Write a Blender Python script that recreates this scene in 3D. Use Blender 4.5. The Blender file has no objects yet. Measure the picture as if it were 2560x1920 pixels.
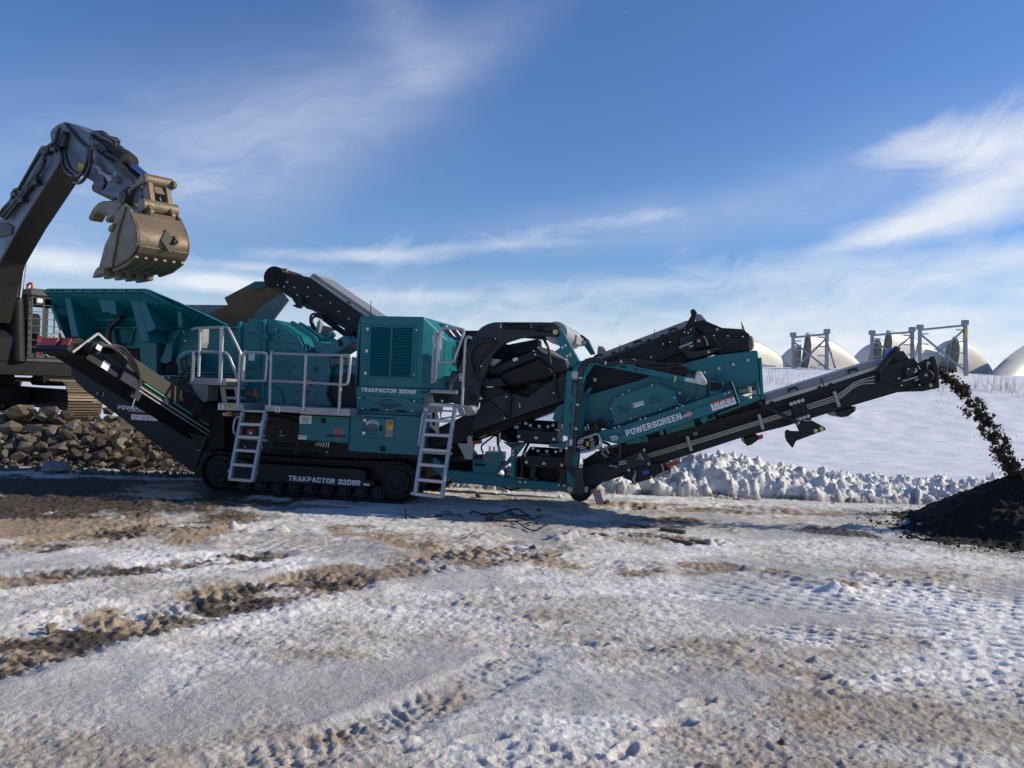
import bpy, bmesh, math, random
import numpy as np
from mathutils import Vector, Matrix
R = math.radians
rng = random.Random(7)
SC = bpy.context.scene
COL = SC.collection

# ---------------------------------------------------------------- camera
FPX = 2072.0                      # focal length in pixels of a 2560 x 1920 frame
CAM = Vector((0.0, 0.0, 1.85))
ROLL = 0.035
PITCH = math.atan(8.0 / FPX)
_f = Vector((0, math.cos(PITCH), math.sin(PITCH)))
_u0 = Vector((0, -math.sin(PITCH), math.cos(PITCH)))
_x = Vector((1, 0, 0))
_r = _x * math.cos(ROLL) + _u0 * math.sin(ROLL)
_u = _u0 * math.cos(ROLL) - _x * math.sin(ROLL)
cd = bpy.data.cameras.new('camera')
cam = bpy.data.objects.new('camera', cd)
COL.objects.link(cam)
M3 = Matrix((_r, _u, -_f)).transposed()
cam.matrix_world = Matrix.Translation(CAM) @ M3.to_4x4()
cd.sensor_width = 36.0
cd.lens = 36.0 * FPX / 2560.0
cd.clip_start = 0.05
cd.clip_end = 3000.0
SC.camera = cam

# ---------------------------------------------------------------- sun, sky, exposure
SUN_AZ, SUN_EL = 6.0, 26.5       # degrees: azimuth from +X towards +Y
sdir = Vector((math.cos(R(SUN_EL)) * math.cos(R(SUN_AZ)), math.cos(R(SUN_EL)) * math.sin(R(SUN_AZ)), math.sin(R(SUN_EL))))
sl = bpy.data.lights.new('sun', 'SUN')
sl.energy = 4.9
sl.angle = R(0.53)
sl.color = (1.0, 0.885, 0.71)
so = bpy.data.objects.new('sun', sl)
so.rotation_euler = sdir.to_track_quat('Z', 'Y').to_euler()
so.location = (20, 20, 30)
COL.objects.link(so)
SC.view_settings.view_transform = 'Standard'
SC.view_settings.look = 'None'
SC.view_settings.exposure = 0.0
SC.view_settings.gamma = 1.0
SC.view_settings.use_curve_mapping = False

world = bpy.data.worlds.new('World')
SC.world = world
world.use_nodes = True
wt = world.node_tree
wt.nodes.clear()


class NT:
    """tiny helper to write node trees as expressions"""
    def __init__(s, tree): s.t = tree
    def n(s, kind, ins=None, **props):
        nd = s.t.nodes.new(kind)
        for k, v in props.items(): setattr(nd, k, v)
        for k, v in (ins or {}).items():
            s.put(nd.inputs[k], v)
        return nd
    def put(s, sock, v):
        if isinstance(v, bpy.types.NodeSocket): s.t.links.new(v, sock)
        elif isinstance(v, bpy.types.Node): s.t.links.new(v.outputs[0], sock)
        else: sock.default_value = v
    def m(s, op, a, b=0.0, c=0.0, clamp=False):
        nd = s.n('ShaderNodeMath', operation=op, use_clamp=clamp)
        s.put(nd.inputs[0], a); s.put(nd.inputs[1], b); s.put(nd.inputs[2], c)
        return nd.outputs[0]
    def mr(s, v, a, b, c=0.0, d=1.0, smooth=False):
        nd = s.n('ShaderNodeMapRange', interpolation_type='SMOOTHSTEP' if smooth else 'LINEAR', clamp=True)
        for k, x in zip(range(5), (v, a, b, c, d)): s.put(nd.inputs[k], x)
        return nd.outputs[0]
    def mix(s, fac, a, b, mode='MIX'):
        nd = s.n('ShaderNodeMix', data_type='RGBA', blend_type=mode)
        s.put(nd.inputs[0], fac); s.put(nd.inputs[6], a); s.put(nd.inputs[7], b)
        return nd.outputs[2]
    def noise(s, vec, scale, detail=4.0, rough=0.55, dist=0.0, out=0):
        nd = s.n('ShaderNodeTexNoise')
        if vec is not None: s.put(nd.inputs['Vector'], vec)
        nd.inputs['Scale'].default_value = scale; nd.inputs['Detail'].default_value = detail
        nd.inputs['Roughness'].default_value = rough; nd.inputs['Distortion'].default_value = dist
        return nd.outputs[out]


def c4(c): return (c[0], c[1], c[2], 1.0)


# sky: physical sky + cirrus laid out by direction (azimuth, elevation), going on all round
w = NT(wt)
sky = w.n('ShaderNodeTexSky', sky_type='NISHITA', sun_disc=False)
sky.sun_elevation = R(SUN_EL)
sky.sun_rotation = R(90.0 - SUN_AZ)
sky.altitude = 500.0
sky.air_density = 1.15
sky.dust_density = 0.25
sky.ozone_density = 2.6
tc = w.n('ShaderNodeTexCoord')
sep = w.n('ShaderNodeSeparateXYZ', {0: tc.outputs['Generated']})
dx, dy, dz = sep.outputs
AZ = w.m('ARCTAN2', dx, dy)
EL = w.m('ARCSINE', dz)


def px_dir(px, py):
    d = (_f + _r * ((px - 1280) / FPX) + _u * ((960 - py) / FPX)).normalized()
    return math.atan2(d.x, d.y), math.asin(d.z)


def comb(a, b, c=0.0):
    nd = w.n('ShaderNodeCombineXYZ')
    for i, x in enumerate((a, b, c)): w.put(nd.inputs[i], x)
    return nd.outputs[0]


# streaky coordinates: long along a slightly rising axis
def rot(ang, sa, sb):
    ca, sn = math.cos(ang), math.sin(ang)
    a = w.m('ADD', w.m('MULTIPLY', AZ, ca), w.m('MULTIPLY', EL, sn))
    b = w.m('SUBTRACT', w.m('MULTIPLY', EL, ca), w.m('MULTIPLY', AZ, sn))
    return w.m('MULTIPLY', a, sa), w.m('MULTIPLY', b, sb)


warp = w.noise(comb(AZ, EL), 5.0, 3.0, 0.5)
sa, sb = rot(R(9), 2.2, 11.0)
st1 = w.noise(comb(sa, w.m('ADD', sb, w.m('MULTIPLY', warp, 1.8))), 2.2, 10.0, 0.66, 0.25)
sa, sb = rot(R(24), 3.0, 9.0)
st2 = w.noise(comb(sa, w.m('ADD', sb, w.m('MULTIPLY', warp, 2.4)), 4.0), 2.2, 11.0, 0.68, 0.35)
fine = w.noise(comb(w.m('MULTIPLY', AZ, 1.6), w.m('MULTIPLY', EL, 5.0), 2.0), 7.0, 8.0, 0.65, 0.25)
tex = w.m('ADD', w.m('MULTIPLY', st1, 0.45), w.m('ADD', w.m('MULTIPLY', st2, 0.30), w.m('MULTIPLY', fine, 0.25)))


def blob(px, py, hl, hw, tilt, amp, soft=1.0):
    """a bank of cloud round a direction of the sky: half length / half width in degrees, tilt in degrees"""
    a0, e0 = px_dir(px, py)
    ca, sn = math.cos(R(tilt)), math.sin(R(tilt))
    da, de = w.m('SUBTRACT', AZ, a0), w.m('SUBTRACT', EL, e0)
    u = w.m('DIVIDE', w.m('ADD', w.m('MULTIPLY', da, ca), w.m('MULTIPLY', de, sn)), R(hl))
    v = w.m('DIVIDE', w.m('SUBTRACT', w.m('MULTIPLY', de, ca), w.m('MULTIPLY', da, sn)), R(hw))
    q = w.m('ADD', w.m('MULTIPLY', u, u), w.m('MULTIPLY', v, v))
    return w.m('MULTIPLY', w.m('EXPONENT', w.m('MULTIPLY', q, -soft)), amp)


BLOBS = [  # px, py, half length, half width, tilt, amount
    (2640, 330, 8.5, 2.8, 24, 1.0), (2330, 372, 4.8, 1.1, 4, 0.70), (2300, 330, 3.0, 0.8, 14, 0.40), (2480, 470, 5.0, 0.8, 18, 0.5),
    (2420, 535, 7.0, 1.1, 7, 0.66), (2200, 590, 4.0, 0.55, 12, 0.50), (2600, 640, 9, 1.2, 6, 0.65),
    (1430, 565, 9.5, 0.8, 7, 0.42), (1750, 520, 10.0, 0.9, 9, 0.35), (1900, 690, 16.0, 0.8, 5, 0.22), (1250, 615, 7.0, 0.45, 5, 0.40),
    (380, 490, 11.0, 3.6, 10, 0.21), (760, 320, 8.5, 1.9, 24, 0.24), (1180, 128, 4.8, 0.55, 30, 0.38), (900, 225, 5.0, 0.9, 30, 0.24), (1250, 45, 2.0, 0.4, 45, 0.22),
    (960, 60, 2.4, 1.3, -55, 0.42), (1040, 115, 1.8, 0.5, -35, 0.35), (600, 430, 9.0, 2.2, 14, 0.35), (120, 650, 4.5, 0.7, 1, 0.70),
    (560, 708, 4.0, 0.6, 0, 1.1), (150, 420, 7.0, 2.6, 4, 0.26), (900, 640, 8.0, 0.5, 2, 0.55),
    (640, 668, 4.0, 0.35, 0, 0.45), (1000, 740, 9.0, 0.5, 1, 0.30),
]
dens = None
for b in BLOBS:
    v = blob(*b)
    dens = v if dens is None else w.m('ADD', dens, v)
# everywhere else: thin cirrus, thickening towards the horizon
low = w.mr(EL, R(0.5), R(11.5), 1.0, 0.0)
low = w.m('POWER', low, 1.15)
east = w.mr(AZ, R(-20), R(22), 0.62, 1.10)
dens = w.m('ADD', dens, w.m('MULTIPLY', w.m('MULTIPLY', low, 1.55), east))
dens = w.m('ADD', dens, 0.06)
thr = w.m('SUBTRACT', 0.60, w.m('MULTIPLY', dens, 0.36))
d_ = w.m('SUBTRACT', tex, thr)
cl = w.mr(d_, 0.0, 0.40, 0.0, 1.0, smooth=False)
cl = w.m('MULTIPLY', cl, w.mr(dens, 0.0, 0.9, 0.42, 0.97))
veil = None
for b in [(420, 430, 13.0, 5.0, 12, 0.30), (800, 270, 9.0, 3.2, 24, 0.24), (1120, 160, 7.0, 1.8, 30, 0.20), (1000, 60, 4.0, 2.2, -50, 0.18), (1600, 560, 14.0, 1.8, 7, 0.22), (2250, 420, 9.0, 3.0, 12, 0.16)]:
    v = blob(*b)
    veil = v if veil is None else w.m('ADD', veil, v)
cl = w.m('MAXIMUM', cl, w.m('MULTIPLY', veil, w.mr(tex, 0.30, 0.66, 0.35, 1.25)))
hz = w.m('MULTIPLY', w.m('POWER', w.mr(EL, R(0.0), R(9.5), 1.0, 0.0), 1.3), w.mr(tex, 0.36, 0.62, 0.80, 0.97))
cl = w.m('MAXIMUM', cl, hz)
SKYK = 0.128
skyc = w.n('ShaderNodeVectorMath', {0: sky.outputs[0], 1: (SKYK * 0.50, SKYK * 0.68, SKYK * 0.99)}, operation='MULTIPLY').outputs[0]
cloudc = w.mix(w.mr(EL, 0.0, R(22)), (0.84, 0.89, 0.95, 1), (0.74, 0.79, 0.92, 1))
fin = w.mix(cl, skyc, cloudc)
bg = w.n('ShaderNodeBackground', {0: fin, 1: 1.0})
wo = w.n('ShaderNodeOutputWorld', {0: bg.outputs[0]})


# ---------------------------------------------------------------- helpers
def ray(px, py):
    return _f + _r * ((px - 1280) / FPX) + _u * ((960 - py) / FPX)


def gpt(px, py, z=0.0):
    d = ray(px, py)
    return CAM + d * ((z - CAM.z) / d.z)


def at_y(px, py, Y):
    d = ray(px, py)
    return CAM + d * (Y / d.y)


class Frame:
    """a thing's own axes: u along it, v away from the camera side, z up"""
    def __init__(s, x, y, z, ang):
        s.o = Vector((x, y, z)); s.a = ang
        s.U = Vector((math.cos(ang), math.sin(ang), 0)); s.V = Vector((-math.sin(ang), math.cos(ang), 0))
    def q(s, px, py, v):
        d = ray(px, py)
        t = (v - (CAM - s.o).dot(s.V)) / d.dot(s.V)
        p = CAM + d * t - s.o
        return Vector((p.dot(s.U), v, p.z))
    def world(s, p): return s.o + s.U * p[0] + s.V * p[1] + Vector((0, 0, p[2]))


def crop(x0, y0, k): return lambda x, y: (x0 + x / k, y0 + y / k)


cA = crop(0, 280, 3.456); cB = crop(0, 680, 3.95); cC = crop(440, 640, 4.148); cD = crop(440, 960, 4.424)
cE = crop(860, 740, 5.027); cF = crop(860, 980, 4.424); cG = crop(1120, 760, 5.027); cH = crop(1360, 860, 3.687)
cI = crop(1440, 740, 4.424); cJ = crop(1860, 760, 3.16); cK = crop(2060, 900, 3.19); cL = crop(1240, 1020, 6.38)
cN = crop(0, 880, 7.373); cR = crop(0, 980, 4.424); cO = crop(2190, 860, 13.01); cX = lambda x, y: (x, y)


def link(o, parent=None):
    COL.objects.link(o)
    if parent is not None: o.parent = parent
    return o


def tag(o, label=None, cat=None, group=None, kind=None):
    if label: o['label'] = label
    if cat: o['category'] = cat
    if group: o['group'] = group
    if kind: o['kind'] = kind
    return o


def empty(name, loc, rz=0.0):
    o = bpy.data.objects.new(name, None)
    o.empty_display_size = 0.2
    o.location = loc; o.rotation_euler = (0, 0, rz)
    return link(o)


class MB:
    """collects shapes for ONE mesh"""
    def __init__(s): s.v = []; s.f = []
    def add(s, vs, fs):
        n = len(s.v); s.v.extend([tuple(v) for v in vs]); s.f.extend([tuple(i + n for i in f) for f in fs]); return s
    def prism(s, pts, vec):
        pts = [Vector(p) for p in pts]; vec = Vector(vec); n = len(pts)
        nrm = Vector((0, 0, 0))
        for i in range(n):
            a, b = pts[i], pts[(i + 1) % n]
            nrm += a.cross(b)
        if nrm.dot(vec) > 0: pts = pts[::-1]
        fs = [tuple(range(n)), tuple(range(2 * n - 1, n - 1, -1))]
        fs += [((i + 1) % n, i, n + i, n + (i + 1) % n) for i in range(n)]
        return s.add(pts + [p + vec for p in pts], fs)
    def loft(s, rings, cap=True):
        n = len(rings[0]); vs = [p for r in rings for p in r]; fs = []
        for k in range(len(rings) - 1):
            for i in range(n):
                j = (i + 1) % n
                fs.append((k * n + i, k * n + j, (k + 1) * n + j, (k + 1) * n + i))
        if cap:
            fs.append(tuple(range(n - 1, -1, -1))); m = (len(rings) - 1) * n
            fs.append(tuple(range(m, m + n)))
        return s.add(vs, fs)
    def box(s, a, b):
        x0, y0, z0 = a; x1, y1, z1 = b
        return s.prism([(x0, y0, z0), (x1, y0, z0), (x1, y0, z1), (x0, y0, z1)], (0, y1 - y0, 0))
    def bar(s, p, q, w, h, up=(0, 0, 1)):
        p, q = Vector(p), Vector(q); d = (q - p).normalized(); up = Vector(up)
        a = d.cross(up)
        if a.length < 1e-4: a = d.cross(Vector((1, 0, 0)))
        a.normalize(); b = a.cross(d).normalized()
        r = [p + a * (i * w / 2) + b * (j * h / 2) for i, j in ((-1, -1), (1, -1), (1, 1), (-1, 1))]
        return s.prism(r, q - p)
    def tube(s, pts, r, n=8, r1=None):
        pts = [Vector(p) for p in pts]; rings = []; ref = None
        for i, p in enumerate(pts):
            d = (pts[min(i + 1, len(pts) - 1)] - pts[max(i - 1, 0)]).normalized()
            if ref is None:
                ref = d.cross(Vector((0, 0, 1)))
                if ref.length < 0.05: ref = d.cross(Vector((1, 0, 0)))
            a = (ref - d * ref.dot(d)).normalized(); ref = a; b = d.cross(a)
            rr = r if r1 is None else r + (r1 - r) * i / (len(pts) - 1)
            rings.append([p + (a * math.cos(2 * math.pi * k / n) + b * math.sin(2 * math.pi * k / n)) * rr for k in range(n)])
        return s.loft(rings)
    def cyl(s, p, q, r, n=16, r1=None): return s.tube([p, q], r, n, r1)
    def build(s, name, mat, parent=None, smooth=None, bev=0.0):
        me = bpy.data.meshes.new(name)
        me.from_pydata(s.v, [], s.f)
        me.update()
        if isinstance(mat, (list, tuple)):
            for m_ in mat: me.materials.append(m_)
        else: me.materials.append(mat)
        if smooth:
            me.shade_smooth(); me.set_sharp_from_angle(angle=R(smooth))
        o = bpy.data.objects.new(name, me)
        link(o, parent)
        if bev:
            b = o.modifiers.new('edge', 'BEVEL'); b.width = bev; b.segments = 1; b.limit_method = 'ANGLE'; b.angle_limit = R(35)
        return o


def dup(o, parent=None, deep=True):
    c = o.copy(); COL.objects.link(c)
    if parent is not None: c.parent = parent
    if deep:
        for ch in list(o.children): dup(ch, c)
    return c


def smoothline(pts, k=4):
    """Catmull-Rom through the points"""
    P = [Vector(p) for p in pts]; out = []
    for i in range(len(P) - 1):
        p0, p1, p2, p3 = P[max(i - 1, 0)], P[i], P[i + 1], P[min(i + 2, len(P) - 1)]
        for j in range(k):
            t = j / k
            out.append(0.5 * ((2 * p1) + (p2 - p0) * t + (2 * p0 - 5 * p1 + 4 * p2 - p3) * t * t + (3 * p1 - p0 - 3 * p2 + p3) * t ** 3))
    out.append(P[-1]); return out


# ---------------------------------------------------------------- materials
MATS = {}


def paint(name, col, rough=0.45, metal=0.0, dirt=0.25, dcol=(0.16, 0.135, 0.105), scale=4.0, bump=0.15, var=0.18, coat=0.0, spec=0.5):
    m = bpy.data.materials.new(name); m.use_nodes = True
    t = NT(m.node_tree); m.node_tree.nodes.clear()
    tcn = t.n('ShaderNodeTexCoord'); P = tcn.outputs['Object']
    a = t.noise(P, scale, 6, 0.62, 0.3); b = t.noise(P, scale * 9, 4, 0.6); c = t.noise(P, scale * 0.35, 3, 0.5)
    v = t.m('ADD', t.m('MULTIPLY', t.m('SUBTRACT', a, 0.5), var * 2.2), t.m('MULTIPLY', t.m('SUBTRACT', c, 0.5), var * 1.6))
    base = t.mix(t.m('ADD', 0.5, v, clamp=True), c4([x * (1 - var) for x in col]), c4([min(1, x * (1 + var)) for x in col]))
    dm = t.m('MULTIPLY', t.mr(t.m('ADD', t.m('MULTIPLY', a, 0.6), t.m('MULTIPLY', b, 0.4)), 0.47, 0.72), dirt)
    base = t.mix(dm, base, c4(dcol))
    rg = t.m('ADD', t.m('MULTIPLY', t.m('SUBTRACT', a, 0.5), 0.35), t.m('ADD', rough, t.m('MULTIPLY', dm, 0.3)), clamp=True)
    bs = t.n('ShaderNodeBsdfPrincipled', {'Base Color': base, 'Roughness': rg, 'Metallic': metal, 'Specular IOR Level': spec, 'Coat Weight': coat})
    if bump:
        bp = t.n('ShaderNodeBump', {'Height': b, 'Strength': bump, 'Distance': 0.004})
        t.put(bs.inputs['Normal'], bp.outputs[0])
    t.n('ShaderNodeOutputMaterial', {0: bs.outputs[0]})
    MATS[name] = m
    return m


TEAL = paint('teal_paint', (0.003, 0.136, 0.162), 0.38, dirt=0.10, dcol=(0.07, 0.085, 0.08), var=0.12, scale=1.6, coat=0.06, spec=0.32)
CHAR = paint('charcoal_paint', (0.011, 0.0125, 0.018), 0.50, dirt=0.20, dcol=(0.05, 0.043, 0.035), var=0.2, scale=1.8, spec=0.28)
CHAR2 = paint('charcoal_panel', (0.024, 0.027, 0.036), 0.45, dirt=0.15, dcol=(0.07, 0.06, 0.05), var=0.12, scale=1.6, spec=0.3)
BLACK = paint('black_steel', (0.009, 0.009, 0.010), 0.58, dirt=0.2, dcol=(0.035, 0.03, 0.025), spec=0.25)
RUBBER = paint('rubber', (0.012, 0.012, 0.013), 0.65, dirt=0.25, dcol=(0.05, 0.044, 0.036), spec=0.3)
HOSE = paint('hose_rubber', (0.012, 0.012, 0.013), 0.42, dirt=0.15)
GALV = paint('galvanised_steel', (0.40, 0.42, 0.43), 0.42, metal=0.55, dirt=0.25, dcol=(0.30, 0.29, 0.27), var=0.12, scale=5)
GALVD = paint('dull_galvanised_plate', (0.33, 0.33, 0.33), 0.5, metal=0.4, dirt=0.35, dcol=(0.2, 0.18, 0.15), var=0.15)
BOLT = paint('zinc_bolt', (0.62, 0.62, 0.60), 0.35, metal=0.6, dirt=0.15)
BRASS = paint('yellow_zinc_pin', (0.50, 0.44, 0.24), 0.4, metal=0.5, dirt=0.2)
GREYCOV = paint('grey_cover', (0.19, 0.195, 0.21), 0.4, dirt=0.15, var=0.1)
SILVER = paint('alloy_edge', (0.42, 0.41, 0.38), 0.4, metal=0.3, dirt=0.2)
RUST = paint('worn_brown_plate', (0.16, 0.095, 0.045), 0.6, dirt=0.55, dcol=(0.05, 0.032, 0.02), scale=2.2, var=0.25)
WORNBLUE = paint('scoured_blue_plate', (0.10, 0.19, 0.23), 0.4, metal=0.3, dirt=0.4, dcol=(0.12, 0.10, 0.08), var=0.2)
WHITE = paint('white_decal', (0.72, 0.73, 0.74), 0.5, dirt=0.1, bump=0, var=0.04)
WHITEP = paint('white_painted_steel', (0.58, 0.60, 0.63), 0.45, dirt=0.25, var=0.06)
RED = paint('red_paint', (0.42, 0.035, 0.02), 0.45, dirt=0.2, bump=0)
ORANGE = paint('orange_paint', (0.62, 0.10, 0.02), 0.45, dirt=0.2, bump=0)
YELLOW = paint('yellow_paint', (0.62, 0.42, 0.02), 0.5, dirt=0.25, bump=0)
GREEN = paint('green_strip', (0.04, 0.34, 0.20), 0.45, dirt=0.2)
BLUE = paint('blue_label', (0.03, 0.10, 0.42), 0.4, dirt=0.1)
INK = paint('black_print', (0.010, 0.012, 0.016), 0.5, dirt=0.0, bump=0, var=0.02)
NAVY = paint('navy_print', (0.03, 0.035, 0.12), 0.5, dirt=0.0, bump=0, var=0.02)
LOGORED = paint('red_print', (0.50, 0.10, 0.08), 0.5, dirt=0.1, bump=0, var=0.05)
EXBLUE = paint('excavator_slate_paint', (0.085, 0.115, 0.155), 0.45, dirt=0.65, dcol=(0.06, 0.055, 0.05), scale=2.0, var=0.2)
EXDARK = paint('excavator_dark_steel', (0.026, 0.024, 0.022), 0.55, dirt=0.35, dcol=(0.065, 0.055, 0.042), scale=2.5)
BUCKET = paint('worn_bucket_steel', (0.20, 0.152, 0.098), 0.48, metal=0.35, dirt=0.85, dcol=(0.045, 0.036, 0.027), scale=3.4, var=0.45, bump=0.5)
TRACKST = paint('worn_track_steel', (0.20, 0.155, 0.11), 0.5, metal=0.35, dirt=0.5, dcol=(0.06, 0.045, 0.03), scale=5, var=0.3)
CHROME = paint('chrome_rod', (0.55, 0.57, 0.62), 0.15, metal=1.0, dirt=0.0, bump=0)
GUARD = paint('cab_frame_grey', (0.075, 0.072, 0.066), 0.45, dirt=0.3)
m = bpy.data.materials.new('cab_glass'); m.use_nodes = True
_b = m.node_tree.nodes['Principled BSDF']
_b.inputs['Base Color'].default_value = (0.55, 0.66, 0.70, 1); _b.inputs['Roughness'].default_value = 0.04
_b.inputs['Transmission Weight'].default_value = 1.0; _b.inputs['IOR'].default_value = 1.0
GLASS = m
# ---------------------------------------------------------------- noise on arrays
_rs = np.random.RandomState(11)
_GA = _rs.rand(256, 256) * 2 * np.pi
_GX, _GY = np.cos(_GA), np.sin(_GA)
_RV = _rs.rand(256, 256)


def pnoise(x, y, seed=0):
    x = x + seed * 17.31; y = y + seed * 9.77
    xi = np.floor(x).astype(np.int64); yi = np.floor(y).astype(np.int64)
    xf = x - xi; yf = y - yi
    u = xf * xf * xf * (xf * (xf * 6 - 15) + 10); v = yf * yf * yf * (yf * (yf * 6 - 15) + 10)
    def g(a, b, fx, fy):
        a = a & 255; b = b & 255
        return _GX[a, b] * fx + _GY[a, b] * fy
    n00 = g(xi, yi, xf, yf); n10 = g(xi + 1, yi, xf - 1, yf); n01 = g(xi, yi + 1, xf, yf - 1); n11 = g(xi + 1, yi + 1, xf - 1, yf - 1)
    return 1.5 * ((n00 * (1 - u) + n10 * u) * (1 - v) + (n01 * (1 - u) + n11 * u) * v)


def fbm(x, y, o=4, seed=0, gain=0.5, lac=2.07):
    s = np.zeros_like(x); a = 1.0; t = 0
    for i in range(o):
        s += a * pnoise(x, y, seed + i * 3); t += a; a *= gain
        x, y = x * lac * 0.8 - y * lac * 0.6, x * lac * 0.6 + y * lac * 0.8
    return s / t


def billow(x, y, o=3, seed=0):
    s = np.zeros_like(x); a = 1.0; t = 0
    for i in range(o):
        s += a * np.abs(pnoise(x, y, seed + i * 5)); t += a; a *= 0.5; x = x * 2.1; y = y * 2.1
    return s / t


def cells(x, y, seed=0, tilt=False):
    """distance to the nearest jittered cell centre, and that cell's random value"""
    xi = np.floor(x).astype(np.int64); yi = np.floor(y).astype(np.int64)
    best = np.full(x.shape, 9.0); val = np.zeros(x.shape); tl = np.zeros(x.shape)
    for a in (-1, 0, 1):
        for b in (-1, 0, 1):
            cx, cy = xi + a, yi + b
            jx = _RV[(cx + seed * 7) & 255, (cy + 31) & 255]; jy = _RV[(cx + 67) & 255, (cy + seed * 5) & 255]
            d = np.hypot(cx + jx - x, cy + jy - y)
            r_ = _RV[(cx + 13 + seed) & 255, (cy + 101) & 255]
            k = d < best
            best = np.where(k, d, best); val = np.where(k, r_, val)
            if tilt: tl = np.where(k, (cx + jx - x) * (2 * _RV[(cx + 5) & 255, (cy + 77) & 255] - 1) + (cy + jy - y) * (2 * _RV[(cx + 91) & 255, (cy + 3) & 255] - 1), tl)
    return (best, val, tl) if tilt else (best, val)


def sst(x, a, b):
    t = np.clip((x - a) / (b - a), 0, 1)
    return t * t * (3 - 2 * t)


def polydist(X, Y, pts):
    """distance to a polyline (and the length along it)"""
    best = np.full(X.shape, 1e9); along = np.zeros(X.shape); acc = 0.0; side = np.zeros(X.shape)
    for (ax, ay), (bx, by) in zip(pts[:-1], pts[1:]):
        ex, ey = bx - ax, by - ay; L = math.hypot(ex, ey)
        t = np.clip(((X - ax) * ex + (Y - ay) * ey) / (L * L), 0, 1)
        d = np.hypot(X - ax - t * ex, Y - ay - t * ey)
        k = d < best
        best = np.where(k, d, best); along = np.where(k, acc + t * L, along)
        side = np.where(k, np.sign((X - ax) * ey - (Y - ay) * ex), side)
        acc += L
    return best, along, side


def grid_mesh(name, X, Y, Z, mats, attrs, kind='structure', smooth=True):
    nr, nc = X.shape
    me = bpy.data.meshes.new(name)
    n = nr * nc
    co = np.empty((n, 3), np.float32); co[:, 0] = X.ravel(); co[:, 1] = Y.ravel(); co[:, 2] = Z.ravel()
    idx = np.arange(n).reshape(nr, nc)
    q = np.stack([idx[:-1, :-1], idx[:-1, 1:], idx[1:, 1:], idx[1:, :-1]], -1).reshape(-1, 4)
    nf = len(q)
    me.vertices.add(n); me.vertices.foreach_set('co', co.ravel())
    me.loops.add(nf * 4); me.loops.foreach_set('vertex_index', q.ravel().astype(np.int32))
    me.polygons.add(nf); me.polygons.foreach_set('loop_start', np.arange(0, nf * 4, 4, dtype=np.int32))
    me.polygons.foreach_set('loop_total', np.full(nf, 4, np.int32))
    me.update(calc_edges=True)
    if smooth: me.polygons.foreach_set('use_smooth', np.ones(nf, bool))
    for k, a in attrs.items():
        at = me.attributes.new(k, 'FLOAT', 'POINT'); at.data.foreach_set('value', a.ravel().astype(np.float32))
    for m_ in mats: me.materials.append(m_)
    o = bpy.data.objects.new(name, me); link(o)
    if kind: o['kind'] = kind
    return o


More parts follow.
